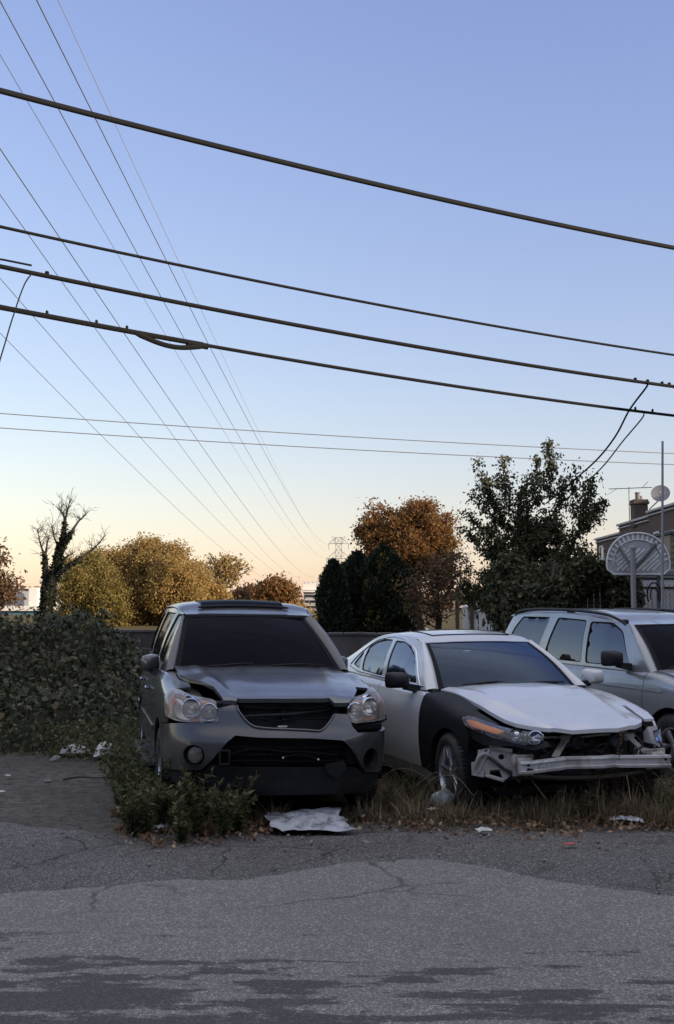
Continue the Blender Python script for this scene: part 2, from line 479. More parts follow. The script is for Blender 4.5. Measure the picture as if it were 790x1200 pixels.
def make_wheel(root, x, y, R, sg, W=.20, rim_r=.215, spokes=5, split=False, rimmat='alloy', steer=0.0):
    """sg: outward direction along x"""
    w = empty('wheel'); w.parent = root; w.location = (x, y, R)
    rot = Matrix.Rotation(PI / 2 * sg, 4, 'Y')      # local z -> outward x
    w.rotation_euler = (0, 0, steer)
    h = W / 2
    prof = [(rim_r, h * .7), (rim_r + .01, h * .92), (rim_r + .04, h), (R - .045, h), (R - .018, h * .9), (R - .004, h * .7), (R, h * .4), (R, -h * .4), (R - .004, -h * .7), (R - .018, -h * .9), (rim_r + .03, -h), (rim_r, -h * .8)]
    t = MB(); t.lathe(prof, 56, rot)
    for k in range(56):                                # tread blocks
        a = 2 * PI * k / 56
        for zc, dz in ((-h * .55, 0), (0, .5), (h * .55, 0)):
            b = a + dz * 2 * PI / 56
            c = Vector(((R + .002) * math.cos(b), (R + .002) * math.sin(b), zc))
            Rm = Matrix.Rotation(b, 3, 'Z')
            t.box(rot.to_3x3() @ c, (.010, .024, h * .42), .002, rot.to_3x3() @ Rm)
    t.build('tyre', M['rubber'], w)
    r = MB()
    r.lathe([(rim_r + .006, h * .74), (rim_r + .004, h * .86), (rim_r - .012, h * .86), (rim_r - .022, h * .6), (rim_r - .03, -h * .5), (rim_r, -h * .8)], 40, rot)
    zf = h * .62
    r.lathe([(0, zf + .012), (.03, zf + .012), (.036, zf + .004), (.06, zf - .004), (.066, zf - .03)], 24, rot)
    for k in range(spokes):
        for d in ((-.11, .11) if split else (0,)):
            a = 2 * PI * k / spokes + PI / 2
            ws = .016 if split else .030
            e = a + d * 1.2; b0 = a + d * .8
            p0 = Vector((.045 * math.cos(b0), .045 * math.sin(b0), zf - .006)); p1 = Vector(((rim_r - .012) * math.cos(e), (rim_r - .012) * math.sin(e), zf + .004))
            q = [];
            for p, ww in ((p0, ws * 1.1), (p1, ws * (1.15 if split else 1.3))):
                tn = Vector((-math.sin(a), math.cos(a), 0))
                for sx in (-1, 1):
                    q += [p + tn * sx * ww * .75 + Vector((0, 0, .010)), p + tn * sx * ww + Vector((0, 0, .002)), p + tn * sx * ww + Vector((0, 0, -.03))]
            r.hull([rot.to_3x3() @ v for v in q])
    for k in range(5):
        a = 2 * PI * k / 5 + .3
        r.lathe([(0, zf + .01), (.007, zf + .01), (.008, zf - .01)], 6, rot @ Matrix.Translation((.043 * math.cos(a), .043 * math.sin(a), 0)))
    r.build('rim', M[rimmat], w)
    d = MB(); d.lathe([(.0, 0), (rim_r * .72, 0), (rim_r * .72, -.02), (0, -.02)], 32, rot)
    d.build('brake_disc', M['steel_dark'], w)
    bk = MB(); bk.lathe([(0, -h * .55), (rim_r - .02, -h * .55)], 24, rot); bk.build('brake_backplate', M['cavity'], w)
    return w

def make_seat(root, x, y, z=.30, w=.5):
    e = empty('seat'); e.parent = root; e.location = (x, y, z)
    MB().box((0, 0, .10), (w, .52, .18), .05).build('seat_cushion', M['seat_cloth'], e)
    R = Matrix.Rotation(-.30, 3, 'X')
    MB().box((0, .34, .42), (w, .14, .62), .05, R).build('seat_back', M['seat_cloth'], e)
    MB().box((0, .47, .82), (w * .5, .10, .18), .04, R).build('headrest', M['seat_cloth'], e)
    return e

def steering(root, x, y, z):
    m = MB(); n = 28; a = np.linspace(0, 2 * PI, n + 1)
    R = Matrix.Rotation(math.radians(62), 3, 'X')
    P = np.array([R @ Vector((.185 * math.cos(k), .185 * math.sin(k), 0)) for k in a]) + np.array([x, y, z])
    m.tube(P, .014, 8, False)
    for k in (0.1, PI - .1, -PI / 2):
        m.tube([Vector((x, y, z)), R @ Vector((.18 * math.cos(k), .18 * math.sin(k), 0)) + Vector((x, y, z))], .016, 6)
    m.hull([R @ Vector((.07 * math.cos(k), .07 * math.sin(k), d)) + Vector((x, y, z)) for k in a[:-1] for d in (-.03, .02)])
    m.build('steering_wheel', M['interior'], root)

def make_mirror(root, base, size, sg, mat, parent_name='mirror', glassmat='mirror_glass', fold=0.0):
    """door mirror: shell, foot, glass on the rear side; base on the door, sg outward"""
    e = empty(parent_name); e.parent = root; e.location = base; e.rotation_euler = (0, 0, sg * fold)
    w, d, h = size
    pts = []
    for yy, k in ((-d * .55, .55), (-d * .25, .88), (d * .45, 1.0)):
        for a in np.linspace(0, 2 * PI, 14, endpoint=False):
            ca, sa = math.cos(a), math.sin(a)
            ex = math.copysign(abs(ca) ** .38, ca) * w / 2 * k; ez = math.copysign(abs(sa) ** .42, sa) * h / 2 * k
            pts.append((sg * (.07 + w / 2) + ex * 1.0, yy + .03 * (ex * sg) / w, .06 + h / 2 + ez - (0 if ez > 0 else .0)))
    MB().hull(pts).build('mirror_shell', M[mat], e, angle=60)
    MB().hull([(sg * -.02, -.05, .02), (sg * -.02, .06, .02), (sg * -.02, -.05, .09), (sg * -.02, .06, .09), (sg * .12, -.025, .05), (sg * .12, .03, .05), (sg * .12, -.025, .10), (sg * .12, .03, .10)]).build('mirror_foot', M['black_plastic'], e)
    MB().box((sg * (.07 + w / 2), d * .45 + .004, .06 + h / 2), (w * .86, .006, h * .80), .002).build('mirror_face', M[glassmat], e)
    return e

def wiper(root, a, b, name='wiper'):
    a = np.array(a); b = np.array(b)
    m = MB(); mid = (a + b) / 2 + np.array([0, 0, .012])
    m.tube([a, mid, b], [.008, .006, .004], 5)
    m.tube([a + (b - a) * .25 + np.array([0, 0, -.004]), b * 1.0 + np.array([0, 0, -.006])], .006, 4)
    return m.build(name, M['black_plastic'], root)

def car_common(c, sp):
    """doors, quarters, greenhouse, roof, wheels, floor, interior; sp is a dict of measures"""
    r = c.ring; root = c.root; paint_ = M[sp['paint']]
    yf, yr, R, Ra = sp['yf'], sp['yr'], sp['R'], sp['Ra']
    sill = sp['sill']; d0, d1, d2 = sp['doors']; g = .004
    L = sp['L']
    top = lambda y: r.top(y) + .012
    for sg in (-1, 1):
        fm = M[sp.get('fender_left', sp['paint'])] if sg < 0 else paint_
        # fender
        fb = sp['fender_front'][0 if sg < 0 else 1]
        n = 8
        topl = [(y, top(y) + sp.get('fender_in', .03)) for y in np.linspace(d0 - g, fb[0][0], n)]
        pts = [(d0 - g, sill)] + topl + list(fb) + arcpts(yf, R, Ra, sp['arch_a'], -8, 18)
        c.sidepanel('fender', pts, sg, fm)
        # front door
        pts = [(d0 + g, sill), (d1 - g, sill)] + [(y, top(y)) for y in np.linspace(d1 - g, d0 + g, 6)]
        fd = c.sidepanel('door', pts, sg, paint_)
        # rear door with the rear arch cut
        a1 = math.degrees(math.acos(max(-1, min(1, (d2 - g - yr) / Ra))))
        arc = arcpts(yr, R, Ra, 186, a1, 10)
        pts = [(d1 + g, sill), (yr - Ra - .02, sill)] + arc + [(y, top(y)) for y in np.linspace(d2 - g, d1 + g, 6)]
        rd = c.sidepanel('door', pts, sg, paint_)
        # quarter panel, down to the rear bumper
        zq = sp['zrb']
        arc = arcpts(yr, R, Ra, a1, 8, 12)
        ye = sp['yq']
        a_e = math.degrees(math.asin((zq - R) / Ra))
        arc = arcpts(yr, R, Ra, a1, a_e, 12)
        pts = [(d2 + g, top(d2))] + arc + [(ye, zq)] + [(y, top(y)) for y in np.linspace(ye, d2 + g, 8)]
        c.sidepanel('quarter_panel', pts, sg, paint_)
        # rocker
        pts = [(yf + Ra + .0, sill - .13), (yr - Ra, sill - .13), (yr - Ra, sill - .006), (yf + Ra, sill - .006)]
        c.sidepanel('rocker_panel', pts, sg, M[sp.get('rocker', sp['paint'])], off=-.012)
        # handles, door trim
        for d, (y0, par) in enumerate(((d1 - .19, fd), (d2 - .14, rd))):
            zh = sp['z_handle'][d]
            p = [r.P(r.sy(y0 + k, sg), zh + .006 * (k > .1), o) for k, o in ((0, .002), (.02, .026), (.07, .034), (.13, .026), (.15, .002))]
            h = MB(); h.tube(cr(p, 5), .011, 8); h.build('door_handle', M[sp.get('handle', sp['paint'])], par)
            if sp.get('trim'):
                zt = sp['trim']; ya, yb = ((d0 + .02, d1 - .02), (d1 + .02, d2 - .25))[d]
                pts = [(ya, zt), (yb, zt), (yb, zt + .045), (ya, zt + .045)]
                mb = MB(); panel(mb, c.st(pts, sg), r, (), .05, .012, .010); mb.build('door_trim', M[sp['trim_mat']], par)
        # wheel arch liners
        for yc in (yf, yr):
            a = np.radians(np.linspace(-12, 192, 26)); xo = r.P(r.sy(yc, sg), R + Ra - .02, -.018)[0]
            rows = [np.stack([np.full(26, xx), yc + (Ra + .004) * np.cos(a), R + (Ra + .004) * np.sin(a)], -1) for xx in (xo, sg * .42)]
            m = MB(); m.grid(np.array(rows)); m.add(np.array([rows[1][i] for i in range(26)]), [tuple(range(26))])
            m.build('wheel_arch_liner', M['cavity'], root)
        # greenhouse side with window openings
        G = c.gsurf(sg); out = sp['green']; wins = sp['windows']
        zz = lambda y, z, *k: (y, float(c.zb(y)) + .004) if z == 'b' else ((y, float(c.zr(y))) if z == 'r' else (y, z, *k))
        out = [zz(*p) for p in out]
        wr = [rounded(w, .04) for w in wins]
        def grow(w, d):
            w = np.array(w); cen = w.mean(0); q = w - cen
            return [tuple(cen + p * (1 + d / max(abs(p[0]) + abs(p[1]), .05) * 1.0)) for p in q]
        mb = MB(); panel(mb, out, G, [grow(w, sp.get('seal_w', .028)) for w in wr], .035, .02)
        mb.build('side_frame', paint_, root, angle=50)
        big = sp['dlo']
        mb = MB(); panel(mb, rounded([zz(*p) for p in big], .03), G, [grow(w, -.006) for w in wr], .035, .012, -.006)
        mb.build('window_seal', M['seal'], root, angle=50)
        for k, w in enumerate(wr):
            mb = MB(); panel(mb, w, G, (), .05, .004, -.010)
            mb.build('side_window', M[sp['glass_side'][min(k, len(sp['glass_side']) - 1)]], root, angle=0)
        if sp.get('chrome_line'):
            P = np.array(rounded([zz(*p) for p in big], .05)); P = cr(np.array(grow(P, .012)), 2, True)
            m = MB(); m.tube(G(np.r_[P[:, 0], P[:1, 0]], np.r_[P[:, 1], P[:1, 1]], .003), .007, 6, False)
            m.build('window_trim', M['chrome'], root)
        # A pillar between windshield edge and the side frame
        i0 = sp['apil']   # list of (y,z) up the side frame's front edge
        e = np.array([G(np.array([p[0]]), np.array([p[1]]))[0] for p in i0]); e = np.array([[np.interp(t, np.linspace(0, 1, len(e)), e[:, k]) for k in range(3)] for t in np.linspace(0, 1, 14)])
        W = c.ws; wl = W[:, -1] if sg > 0 else W[:, 0]
        wl = np.array([[np.interp(t, np.linspace(0, 1, len(wl)), wl[:, k]) for k in range(3)] for t in np.linspace(0, 1, 14)])
        mid = (e + wl) / 2 + np.array([sg * .016, -.016, .012]); inn = wl + np.array([-sg * .012, -.004, .008])
        m = MB(); m.grid(np.stack([inn - np.array([0, 0, .02]), inn, (inn * .45 + mid * .55) + np.array([sg * .004, -.006, .004]), mid, (mid * .5 + e * .5) + np.array([sg * .005, -.003, .003]), e], 1), flip=sg < 0)
        m.build('windshield_pillar', M[sp.get('pillar', sp['paint'])], root, angle=0)
    # windshield
    m = MB(); W = c.ws; Nn = normals(W); m.slab(W, Nn, .005); m.build('windshield', M[sp['glass_ws']], root, angle=0)
    Wb = W[:, 1:-1]
    # black band round the glass
    m = MB()
    fr = W + Nn * .003
    m.grid(np.stack([fr[0], fr[0] * .5 + fr[1] * .5])); m.grid(np.stack([fr[-1], fr[-1] * .6 + fr[-2] * .4])); m.grid(np.stack([fr[:, 0], fr[:, 1]], 1)); m.grid(np.stack([fr[:, -1], fr[:, -2]], 1))
    m.build('windshield_band', M['seal'], root)
    # roof
    u = np.linspace(-1, 1, 41); ys = np.linspace(sp['roof_y'][0], sp['roof_y'][1], 34)
    U, Y = np.meshgrid(u, ys); P = c.roof(U.ravel(), Y.ravel()).reshape(34, 41, 3)
    if 'header_sweep' in sp:
        k = np.clip(1 - (Y - ys[0]) / .5, 0, 1)[..., None]; P = P + k * np.stack([0 * U, sp['header_sweep'] * (np.sin(U * PI / 2)) ** 2, 0 * U], -1)
    m = MB(); m.slab(P, normals(P), .02)
    m.build('roof', paint_, root, angle=50)
    # floor pan, engine bay and inner shell so that nothing is seen through gaps
    m = MB(); m.box((0, (L) / 2, sill - .06), (1.35, L - .9, .06), .01); m.build('underbody', M['cavity'], root)
    m = MB()
    for sg in (-1, 1):
        m.box((sg * .74, (d0 + d2) / 2, (sill + sp['zbelt']) / 2), (.05, d2 - d0, sp['zbelt'] - sill), .01)
    m.box((0, (d2 + L) / 2 - .1, (sill + sp['zbelt']) / 2 - .02), (1.4, L - d2 - .35, sp['zbelt'] - sill - .14), .03)
    m.box((0, d0 - .02, (sill + sp['zbelt']) / 2 - .03), (1.42, .04, sp['zbelt'] - sill - .10), .01)
    m.build('door_lining', M['interior'], root)
    make_seat(root, -.36, d0 + .85, sill + .03); make_seat(root, .36, d0 + .85, sill + .03)
    m = MB(); m.box((0, d1 + .95, sill + .16), (1.3, .5, .18), .05); m.box((0, d1 + 1.22, sill + .46), (1.3, .14, .58), .05, Matrix.Rotation(-.3, 3, 'X')); m.build('rear_bench', M['seat_cloth'], root)
    m = MB()
    zd = sp['zbelt'] - .07
    m.hull([(sx * .70, y, z) for sx in (-1, 1) for y, z in ((d0 + .02, zd - .03), (d0 + .30, zd), (d0 + .45, zd - .06), (d0 + .42, zd - .35), (d0 + .02, zd - .4))])
    m.build('dashboard', M['interior'], root)
    steering(root, .36, d0 + .52, zd - .01)
    MB().hull([(x + dx, sp['mirror_in'][0] + dy, sp['mirror_in'][1] + dz) for x in (-.11, .11) for dx, dy, dz in ((0, 0, .03), (0, 0, -.03), (0, .025, .02), (0, .025, -.02))]).build('inside_mirror', M['interior'], root)
    # wheels
    for sg in (-1, 1):
        for yc, st in ((yf, sp.get('steer', 0)), (yr, 0)):
            make_wheel(root, sg * sp['track'], yc, R, sg, sp.get('tyre_w', .2), sp['rim_r'], sp.get('spokes', 5), sp.get('split', False), 'alloy', st)
    # tail: panel across the back, bumper, lamps
    sm = r.sm; sq = r.sy(sp['yq'] + .008)
    zq = sp['zrb']
    zt = float(r.zs(L)) + float(r.r(L)) * PI / 2
    mb = MB(); panel(mb, [(sq, zq), (2 * sm - sq, zq), (2 * sm - sq, zt), (sq, zt)], r, (), .06, .02); mb.build('tailgate' if sp['wagon'] else 'boot_lid', paint_, root)
    sb = r.sy(yr + math.sqrt(max(Ra ** 2 - (zq - .03 - R) ** 2, .01)) + .012)
    mb = MB(); panel(mb, [(sb, .28), (2 * sm - sb, .28), (2 * sm - sb, zq - .006), (sb, zq - .006)], r, (), .06, .02, .01); mb.build('rear_bumper', paint_, root)
    for sg in (-1, 1):
        a = sq - .02 if sp['wagon'] else sq - .10
        q = [(a, sp['tail'][0]), (a + sp['tail'][2], sp['tail'][0]), (a + sp['tail'][2], sp['tail'][1]), (a, sp['tail'][1])]
        if sg < 0: q = [(2 * sm - s_, t) for s_, t in q][::-1]
        mb = MB(); panel(mb, rounded(q, .03), r, (), .04, .02, .012); mb.build('tail_light', M['red_lens'], root)
    if sp['wagon']:
        P = lerpcurves(np.stack([np.linspace(-1, 1, 20) * sp['rg'][0], sp['rg'][1] - .06 * np.linspace(-1, 1, 20) ** 2, np.full(20, sp['rg'][2])], -1), np.stack([np.linspace(-1, 1, 20) * sp['rg'][3], sp['rg'][4] - .04 * np.linspace(-1, 1, 20) ** 2, np.full(20, sp['rg'][5])], -1), 10, .03, (0, 1, .2))
        m = MB(); m.slab(P[:, ::-1], normals(P[:, ::-1]), .005); m.build('rear_window', M['glass_tint'], root)

def gap_patch(c, name, mat, A, B, n=8, bulge=0):
    m = MB(); m.grid(lerpcurves(A, B, n, bulge)); return m.build(name, M[mat], c.root, angle=0)
# ------------------------------------------------------------------ the grey SUV
CRV_POSE = ((-.386, 8.352, .039), .226)
def crv_ring():
    return Ring([(0, 0), (.25, .008), (.48, .035), (.66, .10), (.79, .215), (.858, .38), (.882, .62), (.89, 1.0), (.893, 2.0), (.89, 3.0), (.88, 3.8), (.85, 4.2), (.76, 4.43), (.5, 4.52), (.2, 4.54), (0, 4.54)],
        [(.15, .12), (.25, .06), (.34, .045), (.42, .015), (.50, .0), (.60, .0), (.66, .02), (.72, .055), (.80, .08), (.88, .10), (.96, .17), (1.1, .24)],
        [(.15, .10), (.25, .05), (.38, .018), (.55, .0), (.72, .0), (.85, .012), (.95, .03), (1.05, .05), (1.1, .055)],
        [(.15, .10), (.3, .03), (.4, .0), (.6, .0), (.68, .06), (1.0, .07), (1.1, .09)],
        [(-.1, .82), (.2, .85), (.45, .89), (.9, .945), (1.35, 1.01), (2.3, 1.03), (3.4, 1.05), (4.6, 1.06)],
        [(-.1, .05), (.5, .055), (1.2, .05), (1.5, .035), (2, .03), (4.6, .03)])
#BUILD
def build_crv():
    r = crv_ring(); (loc, yaw) = CRV_POSE
    c = Car('parked_car', loc, yaw, r, 'dark grey SUV with missing grille and bent bonnet beside the vine thicket', 'car', 'cars parked in a row on the verge')
    c.root.rotation_euler = (0, .014, yaw)
    root = c.root
    c.set_green([(0, .87), (1.35, 1.045), (2.3, 1.06), (3.4, 1.08), (4.6, 1.09)], [(0, 1.53), (1.95, 1.535), (2.4, 1.59), (3.0, 1.605), (3.8, 1.59), (4.3, 1.55), (4.6, 1.5)],
        [(0, .58), (1.95, .595), (2.6, .625), (3.5, .63), (4.3, .60), (4.6, .59)], .022)
    c.roof = c.roofsurf([(1.5, 0), (1.93, .012), (2.15, .045), (2.6, .07), (4, .07), (4.5, .05)], .8)
    c.ws = screen_patch((.735, 1.27, .10, 1.095, .03), (.560, 1.90, .06, 1.535, .022), 26, 14, .03)
    c.ws[..., 0] -= .045 * np.linspace(0, 1, 14)[:, None]
    ff = [(.62, r.top(.62) + .13), (.60, 1.02), (.585, .95), (.50, .86), (.42, .78), (.40, .725), (.50, .712), (.60, .705)]
    sp = dict(paint='paint_grey', yf=.87, yr=3.49, R=.335, Ra=.385, sill=.30, doors=(1.36, 2.36, 3.30), L=4.54, wagon=True, fender_front=(ff, ff), arch_a=133, zrb=.62, yq=4.36, z_handle=(.86, .88), trim=.56, trim_mat='paint_grey',
              rocker='black_plastic', zbelt=1.06, green=[(1.34, 'b'), (2, 'b'), (3, 'b'), (3.8, 'b'), (4.42, 'b'), (4.36, 1.3), (4.22, 'r'), (3.8, 'r'), (3.2, 'r'), (2.6, 'r'), (2.2, 'r'), (1.98, 'r'), (1.72, 1.36), (1.5, 1.17)],
              windows=[[(1.70, 1.115), (2.29, 1.12), (2.29, 1.53), (2.08, 1.52), (1.80, 1.26)], [(2.41, 1.12), (3.24, 1.13), (3.20, 1.55), (2.41, 1.54)], [(3.40, 1.14), (4.16, 1.16), (3.98, 1.51), (3.37, 1.55)]],
              dlo=[(1.58, 1.09), (3.30, 1.095), (4.24, 1.12), (4.02, 1.54), (3.3, 1.575), (2.3, 1.565), (2.06, 1.545), (1.80, 1.30)], glass_side=['glass_side', 'glass_side', 'glass_tint'], glass_ws='glass_suv',
              apil=[(1.34, 1.05), (1.5, 1.17), (1.72, 1.36), (1.98, 1.535)], roof_y=(1.90, 4.30), header_sweep=.06, track=.775, rim_r=.205, spokes=5, fender_in=.13, tail=(.70, 1.06, .16), rg=(.66, 4.47, 1.10, .56, 4.28, 1.57), mirror_in=(1.98, 1.47), seal_w=.02)
    car_common(c, sp)
    S = lambda x: r.sx(x)
    Y = lambda y, sg: r.sy(y, sg)
    # bumper skin: one piece with grille and intake openings
    outer = [(Y(.585, -1), .70), (Y(.50, -1), .705), (S(-.848), .722), (S(-.77), .738), (S(-.51), .748), (S(-.52), .85), (S(-.40), .878), (S(-.37), .868), (S(-.345), .82), (S(-.262), .735), (S(-.15), .71), (S(.15), .695), (S(.272), .69), (S(.345), .745), (S(.385), .795), (S(.40), .808), (S(.525), .80), (S(.54), .71), (S(.575), .665),
             (S(.80), .66), (Y(.50, 1), .665), (Y(.585, 1), .66)] + [(Y(y, 1), z) for y, z in arcpts(.87, .335, .385, 128, 176, 7)] + [(Y(.47, 1), .33), (S(.80), .345), (S(.66), .36), (S(.60), .42), (S(.55), .50), (S(.50), .56), (S(.44), .615), (S(.20), .635), (S(-.20), .645), (S(-.38), .66), (S(-.44), .61), (S(-.505), .53), (S(-.56), .46), (S(-.62), .405), (S(-.78), .39), (Y(.47, -1), .375)] + [(Y(y, -1), z) for y, z in reversed(arcpts(.87, .335, .385, 128, 172, 7))]
    def circ(x, z, a, b=None): return [(S(x) + a * math.cos(k), z + (b or a) * math.sin(k)) for k in np.linspace(0, 2 * PI, 22, endpoint=False)]
    holes = [circ(-.672, .512, .088, .075), circ(.682, .472, .075, .072)]
    mb = MB(); panel(mb, outer, r, holes, .03, .035, .004)
    bump_ = mb.build('bumper', M['paint_scuffed'], root, angle=45)
    # rolled lip under the grille
    m = MB(); pts = [r.P(S(x), z, .012) for x, z in ((-.37, .868), (-.345, .82), (-.262, .735), (-.15, .71), (.15, .695), (.272, .69), (.345, .745), (.39, .80))]
    m.tube(cr(pts, 6), .009, 7); m.build('grille_lip', M['paint_grey'], bump_)
    # step in the bumper: lower trim line
    for sg, z in ((-1, .512), (1, .472)):
        x = -.672 if sg < 0 else .682
        cen = r.P(S(x), z, -.05); k = np.interp(abs(S(x)), r.q, r.nx); ky = np.interp(abs(S(x)), r.q, r.ny)
        nrm = Vector((sg * k, ky, 0)).normalized(); q = nrm.to_track_quat('Z', 'Y').to_matrix().to_4x4(); Mx = Matrix.Translation(cen) @ q
        m = MB(); m.lathe([(.078, .052), (.070, .0), (.066, -.03), (0.0, -.032)], 26, Mx); m.build('fog_light_housing', M['cavity'], bump_)
        if sg < 0:
            m = MB(); m.lathe([(.064, .012), (.062, .026), (.045, .034), (.0, .038)], 26, Mx); m.build('fog_light', M['lens_hazy'], bump_)
            m = MB(); m.lathe([(.062, .01), (.05, -.005), (.02, -.018), (0, -.02)], 22, Mx); m.build('fog_light_reflector', M['steel_dark'], bump_)
    # black lower valance
    lo = [(Y(.46, -1), .36), (S(-.78), .378), (S(-.62), .39), (S(-.55), .45), (S(-.40), .425), (S(0), .42), (S(.42), .41), (S(.58), .40), (S(.66), .35), (S(.80), .335), (Y(.46, 1), .32), (Y(.44, 1), .20), (S(.80), .19), (S(.4), .205), (S(-.4), .21), (S(-.74), .25), (Y(.40, -1), .30)]
    mb = MB(); panel(mb, lo, r, (), .035, .03, -.012); mb.build('bumper_valance', M['black_plastic'], root)
    # opening behind: recessed backing, ribs, hoses, bracket
    mb = MB(); panel(mb, [(S(-.56), .40), (S(.60), .38), (S(.56), .70), (S(-.52), .70)], r, (), .06, 0, -.10); mb.build('intake_backing', M['cavity'], root)
    m = MB()
    for z in (.47, .515, .57):
        m.tube([r.P(S(x), z - .01 * (x > 0), -.05) for x in np.linspace(-.40, .50, 12)], .006, 5)
    for x in (-.30, -.1, .1, .3, .42): m.tube([r.P(S(x), .44, -.052), r.P(S(x), .60, -.052)], .006, 5)
    m.build('intake_mesh', M['cavity'], root)
    for pts in ([(-.40, .52), (-.28, .555), (-.12, .55), (.0, .535), (.16, .53), (.40, .50)], [(.0, .495), (.08, .51), (.15, .505), (.21, .49), (.25, .478)]):
        m = MB(); m.tube(cr([r.P(S(x), z, -.04) for x, z in pts], 8), .009, 7); m.build('hose', M['cavity'], root)
    m = MB()
    for x, z in ((-.02, .495), (.25, .478)):
        m = MB(); p = r.P(S(x), z, -.006); m.box(p, (.016, .012, .014), .004); m.build('bolt', M['aluminium'], root)
    m = MB(); e = r.P(S(-.455), .50, -.02)
    for dx, dz, w, h in ((-.035, 0, .012, .11), (.035, 0, .012, .11), (0, .05, .08, .012), (0, -.05, .08, .012)):
        m.box((e[0] + dx, e[1], e[2] + dz), (w, .05, h), .003)
    m.build('tow_bracket', M['black_plastic'], root)
    m = MB(); m.hull([r.P(S(.30), .445, .012), r.P(S(.44), .47, .03), r.P(S(.47), .40, .04), r.P(S(.40), .335, .05), r.P(S(.33), .37, .03), r.P(S(.31), .43, .0), r.P(S(.45), .46, .012)]); m.build('torn_flap', M['black_plastic'], bump_)
    # torn edge near the right fog light
    mb = MB(); panel(mb, [(S(.47), .56), (S(.52), .59), (S(.585), .50), (S(.61), .44), (S(.56), .42), (S(.50), .43)], r, (), .03, 0, -.04); mb.build('torn_edge', M['cavity'], bump_)
    # radiator, slam panel, cross bar behind the missing grille
    m = MB(); m.box((0, .34, .60), (1.02, .04, .50), .008)
    m.build('radiator', M['radiator'], root)
    m = MB(); m.box((0, .30, .865), (1.02, .12, .05), .012); m.box((-.42, .27, .80), (.06, .08, .14), .01); m.box((.43, .27, .80), (.06, .08, .14), .01); m.box((0.02, .25, .80), (.05, .06, .12), .01)
    m.build('slam_panel', M['bumper_inner'], root)
    m = MB(); m.tube(cr([(-.38, .20, .775), (-.15, .19, .79), (.1, .20, .80), (.40, .22, .835)], 8), .012, 8); m.build('grille_bar', M['bumper_inner'], root)
    m = MB(); m.tube(cr([(-.36, .14, .76), (-.2, .15, .77), (-.05, .15, .75), (.1, .15, .765), (.34, .16, .76)], 8), .007, 6); m.tube(cr([(-.1, .10, .77), (-.06, .09, .74), (-.02, .09, .735)], 6), .004, 5)
    m.tube(cr([(-.30, .2, .85), (-.1, .19, .84), (.0, .2, .845), (.2, .19, .838), (.35, .2, .85)], 8), .010, 6)
    m.build('cable_loom', M['cavity'], root)
    m = MB(); m.box(r.P(S(-.02), .712, .004) + np.array([0, .01, .006]), (.07, .02, .014), .003); m.build('broken_clip', M['bare_white'], root)
    # bonnet, bent up along its left edge
    def zh(x, y):
        ze = r.zs(y) + r.r(y); xe = .70
        z = ze + .012 + .045 * (1 - np.clip(np.abs(x) / xe, 0, 1.2) ** 2.4) * np.clip((y - .0) / .9, .35, 1)
        z = z - .03 * np.clip((.26 - y) / .16, 0, 1) ** 2
        rid = np.exp(-((np.abs(x) - (.36 + .16 * y)) / .045) ** 2) * .014 * np.clip(y * 3, 0, 1)
        lift = .045 * np.clip((-x - .42) / .3, 0, 1.2) ** 1.5 * np.clip((y - .35) / .8, 0, 1) + .018 * np.exp(-((x + .52) / .12) ** 2 - ((y - .72) / .22) ** 2)
        return z + rid + lift + .004 * np.sin(x * 9 + y * 5) * np.exp(-((x + .4) / .3) ** 2)
    def hs(x, y, off=0.0):
        x = np.asarray(x, float); y = np.asarray(y, float)
        return np.stack([x, y, zh(x, y) + off], -1)
    out = [(-.725, 1.30), (-.728, 1.12), (-.715, .98), (-.66, .83), (-.56, .67), (-.49, .50), (-.465, .30), (-.455, .155), (-.36, .135), (-.345, .185), (0, .165), (.36, .175), (.385, .10), (.50, .115), (.56, .20), (.64, .42), (.695, .72), (.728, 1.05), (.735, 1.34), (.5, 1.27), (0, 1.235), (-.45, 1.26)]
    mb = MB(); panel(mb, out, hs, (), .03, .03, 0, flip=False); mb.build('bonnet', M['paint_grey'], root, angle=50)
    m = MB(); A = np.array([(x, 1.225 + .1 * (x / .735) ** 2, zh(np.array([x]), np.array([1.23]))[0] - .02) for x in np.linspace(-.74, .74, 22)]); m.grid(np.stack([A, c.ws[0][np.linspace(0, 25, 22).astype(int)] + np.array([0, -.005, .004])])); m.build('cowl', M['black_plastic'], root)
    # engine bay lining
    m = MB(); m.box((0, .80, .74), (1.3, .85, .10), .02); m.box((-.66, .75, .84), (.06, 1.0, .12), .01); m.box((.66, .75, .84), (.06, 1.0, .12), .01); m.box((.0, .42, .42), (1.2, .06, .4), .01)
    m.build('engine_bay', M['cavity'], root)
    m = MB(); m.hull([(-.70, .52, .90), (-.56, .46, .885), (-.70, 1.28, 1.03), (-.60, 1.28, 1.00), (-.70, .52, .84), (-.56, .46, .83), (-.70, 1.28, .96), (-.60, 1.28, .94)]); m.build('inner_wing', M['steel_dark'], root)
    # headlights: big clear-lens units
    for sg, poly in ((-1, [(S(-.505), .752), (S(-.515), .80), (S(-.54), .895), (S(-.60), 1.00), (S(-.68), 1.03), (Y(.50, -1), 1.02), (Y(.575, -1), .98), (Y(.555, -1), .93), (Y(.46, -1), .85), (Y(.385, -1), .775), (S(-.80), .752), (S(-.70), .746)]),
                     (1, [(S(.535), .735), (S(.53), .79), (S(.575), .90), (S(.63), .99), (S(.70), 1.03), (Y(.52, 1), 1.02), (Y(.60, 1), .985), (Y(.585, 1), .93), (Y(.54, 1), .82), (Y(.48, 1), .755), (S(.80), .742), (S(.66), .738)])):
        e = empty('headlight'); e.parent = root
        poly = rounded(poly, .03, 3)
        if sg > 0: poly = poly[::-1]
